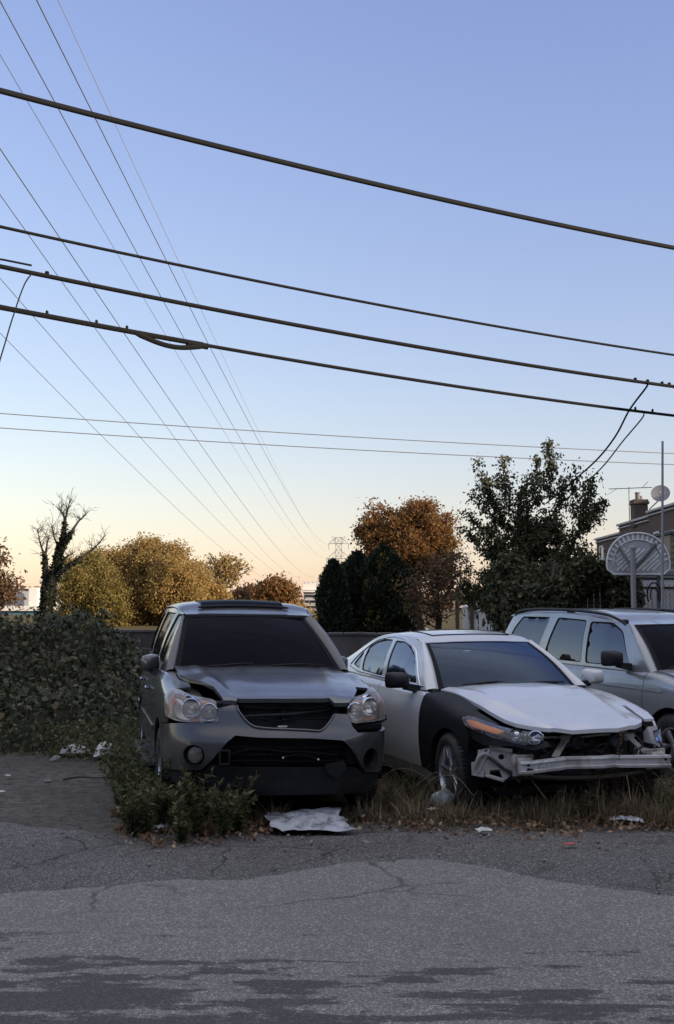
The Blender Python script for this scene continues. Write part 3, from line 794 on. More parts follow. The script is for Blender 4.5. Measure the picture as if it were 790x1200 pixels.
        mb = MB(); panel(mb, poly, r, (), .03, .03, .012); mb.build('headlight_lens', M['lens_hazy'], e, angle=0)
        mb = MB(); panel(mb, poly, r, (), .03, 0, -.065); mb.build('headlight_housing', M['reflector'], e)
        # bowls
        xc = (lambda x: r.sx(sg * x))
        for x, z, rad in ((.735, .845, .070), (.592, .822, .060), (.80, .955, .045)):
            p = r.P(xc(x), z, -.022); a = abs(xc(x)); nv = Vector((sg * np.interp(a, r.q, r.nx) * .5, np.interp(a, r.q, r.ny), .05)).normalized()
            Mx = Matrix.Translation(p) @ nv.to_track_quat('Z', 'Y').to_matrix().to_4x4()
            m = MB(); m.lathe([(rad, .016), (rad + .006, .014), (rad + .006, -.02), (rad - .002, .012), (rad * .85, -.012), (rad * .5, -.032), (rad * .22, -.038), (0, -.038)], 26, Mx)
            m.build('reflector_bowl', M['chrome'], e)
            m = MB(); m.lathe([(rad * .24, -.03), (rad * .22, .0), (rad * .1, .008), (0, .009)], 14, Mx); m.build('bulb', M['reflector'], e)
        for q in ([(xc(.845), .79), (xc(.835), .90), (sg * (abs(xc(.83)) + .16), .95), (sg * (abs(xc(.83)) + .10), .82)], [(xc(.63), .905), (xc(.70), .90), (xc(.745), .93), (xc(.70), 1.0), (xc(.64), .985)], [(xc(.66), .752), (xc(.74), .752), (xc(.73), .772), (xc(.665), .77)]):
            if sg > 0: q = q[::-1]
            mb = MB(); panel(mb, q, r, (), .04, .01, -.006); mb.build('turn_signal', M['amber_deep'], e)
    m = MB(); m.box(r.P(S(.68), .70, -.05), (.30, .08, .05), .01, Matrix.Rotation(.3, 3, 'Z')); m.hull([r.P(Y(.50, 1), .77, .03), r.P(Y(.50, 1), .72, .04), r.P(Y(.62, 1), .73, .03), r.P(S(.80), .73, -.03), r.P(S(.80), .70, -.03)]); m.build('broken_bracket', M['cavity'], root)
    # mirrors, running boards, antenna-like wiper arms
    for sg in (-1, 1):
        p = r.P(Y(1.62, sg), 1.03, 0); make_mirror(root, p + np.array([sg * -.04 - (.05 if sg > 0 else 0), .10, -.07]), (.15, .13, .16), sg, 'paint_grey', fold=.75 if sg < 0 else 1.0)
        m = MB(); m.box((sg * .90, 2.18, .28), (.13, 1.75, .045), .02); m.build('running_board', M['rubber'], root)
    wiper(root, (-.45, 1.25, 1.105), (.12, 1.34, 1.125)); wiper(root, (.1, 1.24, 1.115), (.60, 1.38, 1.11))
    # sunroof with its raised wind deflector
    P = c.roof(np.linspace(-.52, .46, 24), np.full(24, 2.22), .016)
    m = MB(); m.tube(P, [.006] + [.012] * 22 + [.006], 8); m.build('sunroof_deflector', M['black_plastic'], root)
    U, Yy = np.meshgrid(np.linspace(-.46, .40, 16), np.linspace(2.25, 2.80, 12)); P = c.roof(U.ravel(), Yy.ravel(), .010).reshape(12, 16, 3); P[..., 2] += (2.8 - P[..., 1]) * .012
    m = MB(); m.slab(P, normals(P), .012); m.build('sunroof', M['glass_tint'], root)
    for sg in (-1, 1):
        P = c.gsurf(sg)(np.linspace(1.95, 4.25, 30), c.zr(np.linspace(1.95, 4.25, 30)) , .008)
        m = MB(); m.tube(P, .010, 6); m.build('roof_moulding', M['paint_grey'], root)
    return c
M['amber_deep'] = plain('amber_deep', (.62, .17, .07), .35, var=.2, scale=30)
CRV = build_crv()
TSX_POSE = ((2.06, 8.646, -.031), .313)
def tsx_ring():
    return Ring([(0, 0), (.25, .012), (.45, .05), (.62, .13), (.76, .27), (.84, .46), (.885, .72), (.905, 1.0), (.91, 1.6), (.91, 2.4), (.91, 3.2), (.905, 3.8), (.875, 4.25), (.79, 4.55), (.6, 4.67), (.3, 4.715), (0, 4.725)],
        [(.15, .10), (.3, .02), (.5, .0), (.6, .01), (.68, .05), (.76, .12), (.85, .22), (.95, .3)],
        [(.15, .09), (.22, .05), (.33, .02), (.5, .0), (.68, .0), (.8, .015), (.9, .05), (1.0, .085), (1.1, .12)],
        [(.15, .10), (.3, .03), (.45, .0), (.6, .0), (.8, .03), (1.0, .07)],
        [(-.1, .64), (.2, .66), (.5, .705), (.95, .80), (1.5, .885), (2.4, .915), (3.4, .94), (4.2, .955), (4.8, .95)],
        [(-.1, .05), (.5, .06), (1.2, .06), (1.6, .04), (2, .035), (4.0, .04), (4.8, .05)])
#BUILD
def build_tsx():
    r = tsx_ring(); loc, yaw = TSX_POSE
    c = Car('parked_car', loc, yaw, r, 'white sedan with one black wing and no front bumper, parked beside the grey SUV', 'car', 'cars parked in a row on the verge')
    root = c.root
    c.set_green([(0, .70), (.95, .86), (1.5, .935), (2.4, .95), (3.4, .98), (4.2, .998), (4.8, .998)], [(0, 1.33), (2.05, 1.335), (2.35, 1.372), (2.7, 1.388), (3.1, 1.386), (3.5, 1.352), (3.9, 1.262), (4.3, 1.13), (4.55, 1.045), (4.8, 1.01)],
        [(0, .555), (2.05, .565), (2.7, .59), (3.3, .585), (3.9, .58), (4.3, .62), (4.6, .70)], .028)
    c.roof = c.roofsurf([(1.5, 0), (2.19, .010), (2.4, .034), (2.8, .055), (3.5, .05), (4.2, .03), (4.6, .01)], .8)
    c.ws = screen_patch((.70, 1.45, .18, .965, .02), (.555, 2.20, .08, 1.352, .014), 26, 14, .035)
    fl = [(.80, r.top(.80) + .10), (.60, r.top(.6) + .115), (.42, r.top(.42) + .10), (.45, .80), (.60, .815), (.765, .80), (.72, .765), (.64, .72), (.60, .66)]
    sp = dict(paint='paint_white', fender_left='paint_black', yf=.96, yr=3.665, R=.322, Ra=.362, sill=.29, doors=(1.56, 2.70, 3.62), L=4.725, wagon=False, fender_front=(fl, fl), fender_in=.13, arch_a=152, zrb=.58, yq=4.40, z_handle=(.80, .82), trim=None,
              zbelt=.96, green=[(1.62, 'b'), (2.2, 'b'), (3.0, 'b'), (3.8, 'b'), (4.42, 'b'), (4.44, 'r'), (4.2, 'r'), (3.9, 'r'), (3.6, 'r'), (3.3, 'r'), (3.0, 'r'), (2.7, 'r'), (2.45, 'r'), (2.30, 'r'), (2.00, 1.18), (1.78, 1.04)],
              windows=[[(1.90, .995), (2.70, 1.005), (2.84, 1.345), (2.60, 1.338, .08), (2.38, 1.28, .1), (2.12, 1.15)], [(2.81, 1.008), (3.44, 1.035), (3.58, 1.262), (3.40, 1.318, .08), (3.18, 1.345), (2.95, 1.35)], [(3.53, 1.045), (3.78, 1.075, .02), (3.66, 1.215)]],
              dlo=[(1.80, .975, .02), (3.50, 1.012), (3.90, 1.055, .05), (3.74, 1.20, .10), (3.45, 1.335, .15), (3.0, 1.378, .15), (2.62, 1.365, .15), (2.36, 1.30, .1), (2.05, 1.14, .1)], glass_side=['glass_side', 'glass_side', 'glass_side'], glass_ws='glass_clear', chrome_line=True,
              apil=[(1.62, .945), (1.78, 1.04), (2.00, 1.18), (2.30, 1.36)], roof_y=(2.195, 4.42), header_sweep=.07, track=.80, rim_r=.225, tyre_w=.215, spokes=5, split=True, tail=(.70, .93, .30), mirror_in=(2.08, 1.26), seal_w=.016, steer=-.06)
    car_common(c, sp)
    S = lambda x: r.sx(x)
    Y = lambda y, sg: r.sy(y, sg)
    # boot deck and rear window
    U, Yy = np.meshgrid(np.linspace(-1, 1, 15), np.linspace(4.30, 4.69, 8))
    xe = c.xb(np.linspace(4.30, 4.69, 8)).reshape(8, 1)
    m = MB(); P = np.stack([U * xe * .93, Yy, c.zb(Yy) + .018 * (1 - U ** 2) + .002], -1); m.slab(P, normals(P), .02); m.build('boot_lid', M['paint_white'], root)
    U, Yy = np.meshgrid(np.linspace(-.62, .62, 15), np.linspace(3.56, 4.28, 12)); P = c.roof(U.ravel(), Yy.ravel(), .004).reshape(12, 15, 3)
    m = MB(); m.slab(P, normals(P), .003); m.build('rear_window', M['glass_tint'], root)
    P = c.roof(U.ravel() * 1.04, Yy.ravel(), .002).reshape(12, 15, 3); m = MB(); m.grid(P); m.build('rear_window_seal', M['seal'], root)
    # sunroof outline and roof aerial
    U, Yy = np.meshgrid(np.linspace(-.50, .50, 15), np.linspace(2.42, 2.95, 10)); P = c.roof(U.ravel(), Yy.ravel(), .004).reshape(10, 15, 3)
    m = MB(); m.slab(P, normals(P), .004); m.build('sunroof', M['paint_white'], root)
    m = MB(); E_ = np.concatenate([P[0], P[1:, -1], P[-1, ::-1], P[::-1, 0]]); m.tube(E_, .005, 4); m.build('sunroof_seal', M['seal'], root)
    p = c.roof(np.array([-.02]), np.array([3.45]), 0)[0]; m = MB(); m.hull([p + np.array(v) for v in ((-.02, -.06, 0), (.02, -.06, 0), (-.025, .06, 0), (.025, .06, 0), (0, .03, .045), (0, .06, .05))]); m.build('roof_aerial', M['paint_white'], root)
    # bonnet
    def zh(x, y):
        ze = r.zs(y) + r.r(y) + .006; xe = .66
        z = ze + .012 + .052 * (1 - np.clip(np.abs(x) / xe, 0, 1.3) ** 2.2) * np.clip(.45 + y / 1.6, .45, 1)
        z = z - .022 * np.clip((.34 - y) / .2, 0, 1) ** 2
        z = z + .010 * np.exp(-((np.abs(x) - (.30 + .19 * y)) / .05) ** 2) - .006 * np.exp(-((x - .35) / .2) ** 2 - ((y - .9) / .15) ** 2)
        return z + .003 * np.sin(x * 11 + 1) * np.sin(y * 8)
    def hs(x, y, off=0.0):
        x = np.asarray(x, float); y = np.asarray(y, float); return np.stack([x, y, zh(x, y) + off], -1)
    half = [(.0, .125), (.2, .135), (.38, .185), (.50, .265), (.565, .36), (.60, .50), (.625, .70), (.645, 1.0), (.66, 1.3), (.675, 1.60), (.66, 1.66), (.45, 1.56), (0, 1.475)]
    out = [(-x, y) for x, y in reversed(half)][:-1] + half
    mb = MB(); panel(mb, out[::-1] if False else out, hs, (), .03, .03, 0); mb.build('bonnet', M['paint_white'], root, angle=50)
    m = MB(); A = np.array([(x, 1.465 + .17 * (x / .68) ** 2, zh(np.array([x]), np.array([1.47]))[0] - .03) for x in np.linspace(-.70, .70, 22)]); m.grid(np.stack([A, c.ws[0][np.linspace(0, 25, 22).astype(int)] + np.array([0, -.005, .004])])); m.build('cowl', M['black_plastic'], root)
    m = MB(); m.box((0, 1.0, .60), (1.2, 1.0, .12), .02); m.box((0, 1.45, .62), (1.3, .05, .36), .02)
    for sg in (-1, 1): m.box((sg * .58, .95, .62), (.06, 1.1, .12), .01)
    m.build('engine_bay', M['cavity'], root)
    # headlight (picture left, whole)
    poly = rounded([(Y(.735, -1), .792), (Y(.64, -1), .732), (S(-.80), .676), (S(-.62), .628), (S(-.53), .638), (S(-.475), .69), (S(-.485), .735), (S(-.56), .765), (S(-.70), .81), (Y(.52, -1), .835), (Y(.62, -1), .825)], .02, 3)
    e = empty('headlight'); e.parent = root
    mb = MB(); panel(mb, poly, r, (), .025, .03, .008); mb.build('headlight_lens', M['lens_clear'], e, angle=0)
    mb = MB(); panel(mb, poly, r, (), .03, 0, -.05); mb.build('headlight_housing', M['cavity'], e)
    q = rounded([(Y(.69, -1), .782), (Y(.60, -1), .735), (S(-.835), .722), (S(-.775), .705), (S(-.765), .765), (S(-.82), .80), (Y(.60, -1), .80)], .02, 3)
    mb = MB(); panel(mb, q, r, (), .025, .02, -.008); mb.build('turn_signal', M['amber'], e)
    for x, z, rad, mt, nm in ((.685, .725, .048, 'cavity', 'projector_lamp'), (.545, .692, .055, 'chrome', 'reflector_bowl')):
        p = r.P(S(-x), z, -.02); a = abs(S(x)); nv = Vector((-np.interp(a, r.q, r.nx) * .55, np.interp(a, r.q, r.ny), .05)).normalized()
        Mx = Matrix.Translation(p) @ nv.to_track_quat('Z', 'Y').to_matrix().to_4x4()
        m = MB(); m.lathe([(rad, .010), (rad + .006, .008), (rad + .005, -.03), (rad - .003, .006), (rad * .85, -.02), (rad * .4, -.036), (0, -.038)], 24, Mx); m.build(nm, M[mt], e)
        if nm == 'projector_lamp':
            m = MB(); m.lathe([(.036, .004), (.03, .016), (.018, .024), (0, .027)], 20, Mx); m.build('projector_lens', M['mirror_glass'], e)
            m = MB(); P = np.array([Mx @ Vector((.043 * math.cos(k), .043 * math.sin(k), .008)) for k in np.linspace(0, 2 * PI, 25)]); m.tube(P, .004, 6, False); m.build('projector_ring', M['chrome'], e)
    m = MB(); m.box(r.P(S(-.63), .722, -.03), (.014, .03, .05), .004); m.build('lamp_divider', M['chrome'], e)
    # splash panel below the lamp (torn black plastic)
    mb = MB(); panel(mb, [(Y(.66, -1), .715), (S(-.80), .665), (S(-.60), .618), (S(-.52), .632), (S(-.46), .66), (S(-.44), .62), (S(-.56), .590), (S(-.70), .618), (S(-.83), .60), (Y(.58, -1), .64)], r, (), .03, .02, -.02); mb.build('lamp_bracket', M['black_plastic'], root)
    # broken lamp on the other side, hanging out of its place
    e = empty('headlight'); e.parent = root; e['label'] = 'smashed headlight hanging loose'
    m = MB(); m.hull([(.64, .40, .70), (.80, .50, .695), (.66, .36, .57), (.76, .40, .53), (.83, .52, .60), (.60, .46, .58), (.62, .42, .66), (.80, .62, .66)]); m.build('headlight_housing', M['reflector'], e, angle=15)
    m = MB(); m.hull([(.655, .350, .672), (.785, .430, .68), (.68, .335, .585), (.765, .375, .555), (.80, .44, .62)]); m.build('headlight_lens', M['lens_clear'], e, angle=15)
    m = MB(); m.tube(cr([(.62, .42, .52), (.74, .40, .50), (.86, .44, .53), (.90, .5, .47)], 6), .022, 7); m.tube(cr([(.78, .5, .56), (.86, .5, .50), (.85, .52, .40)], 6), .02, 7); m.build('torn_duct', M['black_plastic'], root)
    # bumper beam, bent at one third
    m = MB()
    def beam(pts, h, d):
        P = np.array(pts); n = len(P)
        sec = [(-d / 2, -h / 2), (-d / 2 - .004, -h * .3), (-d / 2 + .012, -h * .22), (-d / 2 + .012, h * .22), (-d / 2 - .004, h * .3), (-d / 2, h / 2), (d / 2, h / 2), (d / 2, -h / 2)]
        V = [(p[0], p[1] + a, p[2] + b * p[3]) for p in P for a, b in sec]; k = len(sec)
        F = [(i * k + j, i * k + (j + 1) % k, (i + 1) * k + (j + 1) % k, (i + 1) * k + j) for i in range(n - 1) for j in range(k)]
        m.add(V, F + [tuple(range(k))[::-1], tuple((n - 1) * k + j for j in range(k))])
    beam([(-.66, .145, .462, 1.05), (-.58, .125, .465, 1.02), (-.34, .085, .487, .98), (-.318, .072, .494, 1.0), (-.29, .085, .492, .97), (0, .075, .486, 1), (.12, .072, .490, 1), (.16, .076, .484, 1), (.45, .10, .470, 1.02), (.68, .16, .455, 1.05)], .090, .05)
    bm_ = m.build('bumper_beam', M['aluminium'], root, angle=30)
    m = MB()
    for x, z, rr in ((-.60, .486, .014), (-.60, .445, .016), (-.575, .443, .014), (.62, .475, .012)):
        y = np.interp(x, [-.66, -.58, .45, .68], [.145, .125, .1, .16]) - .032
        m.lathe([(rr, 0), (rr * .9, -.002), (0, -.002)], 14, Matrix.Translation((x, y + .010, z)) @ Matrix.Rotation(PI / 2, 4, 'X'))
    for x in (-.52, -.48, -.44, .32, .37, .42):
        for z in (.50, .46): m.lathe([(.005, 0), (0, -.001)], 8, Matrix.Translation((x, .075 + .08 * x * x, z)) @ Matrix.Rotation(PI / 2, 4, 'X'))
    m.build('bolt_hole', M['cavity'], bm_)
    for sg, x in ((-1, -.60), (1, .58)):
        m = MB(); m.box((x, .36, .47), (.11, .42, .12), .012); m.box((x, .20, .47), (.17, .02, .16), .004); m.box((x, .57, .48), (.20, .03, .22), .006); m.build('crush_box', M['bare_white'], root)
    # crumpled apron and wing brackets on the picture-left corner
    m = MB()
    plates = [[(-.90, .52, .40), (-.80, .44, .36), (-.78, .42, .55), (-.88, .50, .58)], [(-.80, .43, .40), (-.66, .34, .42), (-.64, .35, .60), (-.79, .42, .58)], [(-.70, .37, .30), (-.58, .33, .40), (-.62, .36, .47), (-.73, .40, .42)], [(-.86, .50, .56), (-.70, .40, .62), (-.66, .46, .60), (-.82, .55, .54)], [(-.92, .55, .34), (-.84, .47, .33), (-.83, .46, .47), (-.93, .54, .46)]]
    sq = lambda v: (-.60 + (v[0] + .60) * .82, v[1], .47 + (v[2] - .47) * .84)
    for p in plates:
        p = [Vector(sq(v)) for v in p]; nn = (p[1] - p[0]).cross(p[3] - p[0]).normalized(); m.hull([v + nn * d for v in p for d in (0, .014)])
    m.bar(sq((-.89, .50, .36)), sq((-.80, .42, .60)), .03, .03, .008); m.bar(sq((-.80, .41, .60)), sq((-.63, .32, .58)), .03, .03, .008); m.bar(sq((-.84, .46, .35)), sq((-.70, .35, .31)), .025, .03, .008); m.bar(sq((-.72, .36, .60)), sq((-.60, .36, .40)), .03, .03, .008)
    m.tube(cr([sq(v) for v in ((-.92, .5, .42), (-.90, .46, .52), (-.84, .43, .55), (-.80, .40, .50))], 6), .014, 7)
    ap = m.build('crumpled_apron', M['bare_white'], root, angle=30)
    m = MB()
    for x, y, z, rr in ((-.725, .372, .525, .022), (-.73, .375, .44, .016), (-.83, .452, .50, .014)):
        x, y, z = sq((x, y, z)); m = MB(); m.lathe([(rr, 0), (0, -.001)], 14, Matrix.Translation((x, y - .008, z)) @ Matrix.Rotation(PI / 2, 4, 'X') @ Matrix.Rotation(-.55, 4, 'Y'))
        m.build('apron_hole', M['cavity'], ap)
    m = MB(); m.tube([(-.80, .40, .52), (-.66, .31, .40), (-.58, .29, .33)], .014, 6); m.build('tie_strap', M['steel_dark'], root)
    # radiator support, horns, braces, hoses
    m = MB(); m.box((0, .42, .685), (1.15, .10, .05), .012); m.box((0, .50, .34), (1.2, .10, .07), .015); m.box((-.50, .48, .52), (.06, .08, .36), .01); m.box((.52, .48, .52), (.06, .08, .36), .01); m.box((.0, .40, .60), (.12, .05, .14), .01); m.box((.14, .38, .665), (.26, .06, .07), .015); m.box((-.14, .38, .66), (.2, .06, .06), .015)
    m.build('radiator_support', M['bumper_inner'], root)
    m = MB(); m.box((0, .48, .50), (.98, .05, .34), .01)
    for z in np.arange(.35, .66, .016): m.box((0, .45, z), (.95, .010, .006))
    m.build('radiator', M['radiator'], root)
    for x in (-.06, .285):
        m = MB(); Mx = Matrix.Translation((x, .33, .612)) @ Matrix.Rotation(PI / 2, 4, 'X') @ Matrix.Rotation(.12, 4, 'Y'); m.lathe([(0, -.06), (.045, -.06), (.056, -.03), (.056, .02), (.05, .034), (.04, .035), (.034, .02), (.02, .012), (0, .01)], 24, Mx); m.box((x, .37, .665), (.02, .03, .07), .004); m.build('horn', M['horn_grey'], root)
    for a, b in (((-.10, .36, .695), (-.33, .20, .52)), ((.36, .36, .695), (.52, .24, .50))):
        m = MB(); m.bar(a, b, .05, .018, .005); a_, b_ = Vector(a), Vector(b); k = a_.lerp(b_, .3); m.box(k, (.075, .03, .06), .008); m.tube([a_ + Vector((.02, -.01, .0)), b_ + Vector((.02, -.01, 0))], .012, 6); m.build('brace', M['bare_white'], root)
    m = MB(); m.box((.50, .42, .66), (.06, .04, .09), .008); m.box((-.40, .40, .66), (.08, .04, .07), .008); m.build('mounting_tab', M['bare_white'], root)
    for pts, rr in (([(-.44, .34, .66), (-.36, .26, .62), (-.30, .28, .56), (-.40, .3, .5)], .012), ([(.0, .22, .53), (.06, .18, .60), (.14, .19, .60), (.10, .2, .56), (.03, .2, .55), (.12, .2, .53)], .005), ([(-.5, .3, .58), (-.44, .24, .60), (-.38, .22, .55)], .009), ([(.46, .3, .66), (.50, .26, .58), (.44, .24, .54)], .008), ([(-.60, .25, .56), (-.66, .24, .50), (-.58, .22, .40), (-.45, .2, .36)], .007)):
        m = MB(); m.tube(cr(pts, 7), rr, 6); m.build('loose_wire', M['black_plastic'], root)
    m = MB(); m.tube(cr([(-.52, .26, .37), (-.2, .22, .35), (.2, .22, .345), (.56, .28, .36)], 8), .02, 7); m.build('lower_rail', M['steel_dark'], root)
    for x in (-.20, .22):
        m = MB(); m.tube([(x + .13 * math.cos(t), .435, .49 + .13 * math.sin(t)) for t in np.linspace(0, 2 * PI, 25)], .012, 6, False)
        for k in range(5): m.tube([(x, .44, .49), (x + .13 * math.cos(k * 1.257), .44, .49 + .13 * math.sin(k * 1.257))], .008, 5)
        m.build('fan_shroud', M['black_plastic'], root)
    m = MB(); m.tube(cr([(-.48, .36, .64), (-.30, .34, .655), (-.05, .35, .645), (.2, .34, .66), (.46, .36, .645)], 7), .009, 6); m.tube(cr([(.44, .36, .64), (.50, .33, .56), (.47, .30, .46), (.40, .32, .40)], 7), .010, 6); m.build('cooling_pipe', M['aluminium'], root)
    m = MB(); m.tube(cr([(-.30, .40, .62), (-.22, .32, .58), (-.10, .30, .60), (.02, .32, .585), (.1, .36, .62)], 7), .020, 8); m.build('coolant_hose', M['rubber'], root)
    U, V = np.meshgrid(np.linspace(-1, 1, 18), np.linspace(-1, 1, 14)); Z = .05 * np.abs(np.sin(U * 3 + V * 2)) + .04 * np.abs(np.sin(V * 5 - U * 2))
    m = MB(); P = np.stack([-.05 + U * .26 + .03 * np.sin(V * 3), 1.93 + Z + V * .06, 1.15 + V * .12], -1); m.slab(P, normals(P), .006); m.build('reflection_sheet', M['reflection_white'], root)  # added crumpled sheet behind the glass, standing in for a whitish reflection
    for sg in (-1, 1):
        p = r.P(Y(1.78, sg), .90, 0); make_mirror(root, p + np.array([sg * -.03, .03, -.01]), (.20, .15, .145), sg, 'black_plastic' if sg < 0 else 'paint_white')
    wiper(root, (-.50, 1.53, .995), (.08, 1.53, 1.01)); wiper(root, (.0, 1.50, .985), (.55, 1.58, 1.0))
    return c
M['reflection_white'] = plain('reflection_white', (.60, .60, .62), .8, var=.1)
TSX = build_tsx()
FOR_POSE = ((4.233, 9.994, .001), .374)
def for_ring():
    return Ring([(0, 0), (.25, .01), (.48, .04), (.64, .11), (.75, .22), (.82, .40), (.852, .70), (.862, 1.0), (.868, 2.0), (.866, 3.0), (.86, 3.8), (.83, 4.15), (.74, 4.38), (.5, 4.46), (.2, 4.485), (0, 4.485)],
        [(.15, .10), (.3, .02), (.45, .0), (.58, .0), (.68, .02), (.8, .06), (.92, .14), (1.0, .2)],
        [(.15, .09), (.24, .05), (.36, .018), (.55, .0), (.72, .0), (.84, .006), (.90, .022), (1.0, .05), (1.1, .06)],
        [(.15, .10), (.3, .03), (.4, .0), (.6, .0), (.68, .05), (1.0, .06), (1.1, .08)],
        [(-.1, .76), (.2, .79), (.5, .835), (.9, .90), (1.3, .965), (2.3, .99), (3.4, 1.01), (4.6, 1.03)],
        [(-.1, .05), (.5, .06), (1.2, .055), (1.5, .035), (2, .03), (4.6, .03)])
#BUILD
def build_for():
    r = for_ring(); loc, yaw = FOR_POSE
    c = Car('parked_car', loc, yaw, r, 'silver estate car with black roof rails, behind the white sedan at the frame edge', 'car', 'cars parked in a row on the verge')
    root = c.root
    c.set_green([(0, .84), (1.3, 1.0), (2.3, 1.02), (3.4, 1.04), (4.6, 1.06)], [(0, 1.46), (1.78, 1.465), (2.2, 1.53), (2.8, 1.57), (3.6, 1.58), (4.1, 1.55), (4.5, 1.50)],
        [(0, .585), (1.8, .60), (2.5, .63), (3.5, .63), (4.2, .60), (4.6, .58)], .02)
    c.roof = c.roofsurf([(1.4, 0), (1.76, .012), (2.0, .035), (2.6, .05), (4, .05), (4.5, .03)], .8)
    c.ws = screen_patch((.70, 1.13, .13, 1.045, .03), (.56, 1.74, .07, 1.475, .018), 26, 14, .03)
    ff = [(.62, r.top(.62) + .03), (.60, .86), (.52, .78), (.47, .70), (.50, .66), (.60, .65)]
    sp = dict(paint='paint_silver', yf=.88, yr=3.40, R=.325, Ra=.385, sill=.32, doors=(1.29, 2.34, 3.22), L=4.485, wagon=True, fender_front=(ff, ff), arch_a=135, zrb=.60, yq=4.30, z_handle=(.88, .90), trim=None, handle='paint_silver',
              rocker='black_plastic', zbelt=1.02, green=[(1.30, 'b'), (2, 'b'), (3, 'b'), (3.8, 'b'), (4.36, 'b'), (4.30, 1.2), (4.12, 'r'), (3.6, 'r'), (3, 'r'), (2.5, 'r'), (2.1, 'r'), (1.82, 'r'), (1.6, 1.29), (1.42, 1.13)],
              windows=[[(1.60, 1.06), (2.36, 1.065), (2.42, 1.49), (2.10, 1.475, .06), (1.88, 1.39, .06)], [(2.46, 1.068), (3.20, 1.08), (3.06, 1.525), (2.52, 1.50)], [(3.38, 1.09), (4.14, 1.11), (3.98, 1.40), (3.86, 1.525), (3.24, 1.53)]],
              dlo=[(1.48, 1.04), (3.27, 1.055), (3.11, 1.55), (2.5, 1.53), (2.05, 1.50), (1.80, 1.41)], glass_side=['glass_tint', 'glass_tint', 'glass_tint'], glass_ws='glass_suv',
              apil=[(1.30, 1.0), (1.42, 1.13), (1.6, 1.29), (1.82, 1.475)], roof_y=(1.745, 4.20), header_sweep=.07, track=.755, rim_r=.20, spokes=6, tail=(.68, 1.02, .14), rg=(.64, 4.42, 1.06, .55, 4.18, 1.53), mirror_in=(1.80, 1.40), seal_w=.02)
    # the quarter window needs its own seal: seal covers the door glass only
    car_common(c, sp)
    S = lambda x: r.sx(x); Y = lambda y, sg: r.sy(y, sg)
    for sg in (-1, 1):
        G = c.gsurf(sg); mb = MB(); w = rounded(sp['windows'][2], .04); panel(mb, w, G, (), .05, .01, -.02); mb.build('window_backing', M['seal'], root, angle=0)  # black panel set close behind the quarter glass
        # roof rails
        yy = np.linspace(1.86, 4.10, 30); u = np.full(30, sg * .74); P = c.roof(u, yy, .045); P[0, 2] -= .05; P[1, 2] -= .012; P[-1, 2] -= .05; P[-2, 2] -= .012
        m = MB(); m.tube(P, .017, 8)
        for y in (1.95, 2.9, 4.0): q = c.roof(np.array([sg * .74]), np.array([y]), .015)[0]; m.box(q, (.035, .12, .05), .01)
        m.build('roof_rail', M['black_plastic'], root)
        p = r.P(Y(1.58, sg), .975, 0); make_mirror(root, p + np.array([sg * -.01, 0, .025]), (.19, .14, .155), sg, 'black_plastic')
        # pressed line along the doors
        P = [r.P(Y(y, sg), z, .002) for y, z in zip(np.linspace(1.0, 4.0, 30), np.linspace(.845, .90, 30))]
        m = MB(); m.tube(P, .010, 5); m.build('body_crease', M['paint_silver'], root)
        a = [(.66, 0), (.60, 0)]
        # headlight
        e = empty('headlight'); e.parent = root
        poly = [(S(.46), .67), (S(.46), .80), (S(.62), .86), (Y(.56, 1), .86), (Y(.50, 1), .76), (S(.74), .67)]
        if sg < 0: poly = [(-a_, b_) for a_, b_ in poly][::-1]
        mb = MB(); panel(mb, rounded(poly[::-1], .03), r, (), .03, .03, .01); mb.build('headlight_lens', M['lens_clear'], e, angle=0)
        mb = MB(); panel(mb, rounded(poly[::-1], .03), r, (), .03, 0, -.04); mb.build('headlight_housing', M['reflector'], e)
    outer = [(Y(.56, -1), .64), (S(-.74), .655), (S(-.44), .655), (S(-.42), .66), (S(.42), .66), (S(.44), .655), (S(.74), .655), (Y(.56, 1), .64), (Y(.47, 1), .34), (S(.78), .24), (S(.3), .22), (S(-.3), .22), (S(-.78), .24), (Y(.47, -1), .34)]
    hole = [(S(-.40), .30), (S(.40), .30), (S(.44), .42), (S(-.44), .42)]
    mb = MB(); panel(mb, outer, r, [rounded(hole, .03)], .04, .04, .004); mb.build('bumper', M['paint_silver'], root)
    mb = MB(); panel(mb, [(S(-.44), .665), (S(.44), .665), (S(.44), .82), (S(-.44), .82)], r, (), .05, 0, -.03); mb.build('grille', M['radiator'], root)
    m = MB()
    for z in (.68, .74, .80): m.tube([r.P(S(x), z, -.005) for x in np.linspace(-.43, .43, 14)], .012, 6)
    m.build('grille_bar', M['chrome'], root)
    def hs(x, y, off=0.0):
        x = np.asarray(x, float); y = np.asarray(y, float); ze = r.zs(y) + r.r(y)
        return np.stack([x, y, ze + .014 + .05 * (1 - np.clip(np.abs(x) / .70, 0, 1.2) ** 2.2) * np.clip(.4 + y, .4, 1) - .03 * np.clip((.25 - y) / .15, 0, 1) ** 2 + off], -1)
    half = [(0, .13), (.44, .17), (.60, .26), (.68, .60), (.71, 1.28), (.45, 1.16), (0, 1.10)]
    out = [(-x, y) for x, y in reversed(half)][1:-1] + half
    mb = MB(); panel(mb, out, hs, (), .035, .03, 0); mb.build('bonnet', M['paint_silver'], root)
    m = MB(); A = np.array([(x, 1.09 + .15 * (x / .7) ** 2, 1.0) for x in np.linspace(-.70, .70, 22)]); m.grid(np.stack([A, c.ws[0][np.linspace(0, 25, 22).astype(int)] + np.array([0, -.005, .004])])); m.build('cowl', M['black_plastic'], root)
    m = MB(); m.box((0, .75, .66), (1.3, .9, .3), .02); m.build('engine_bay', M['cavity'], root)
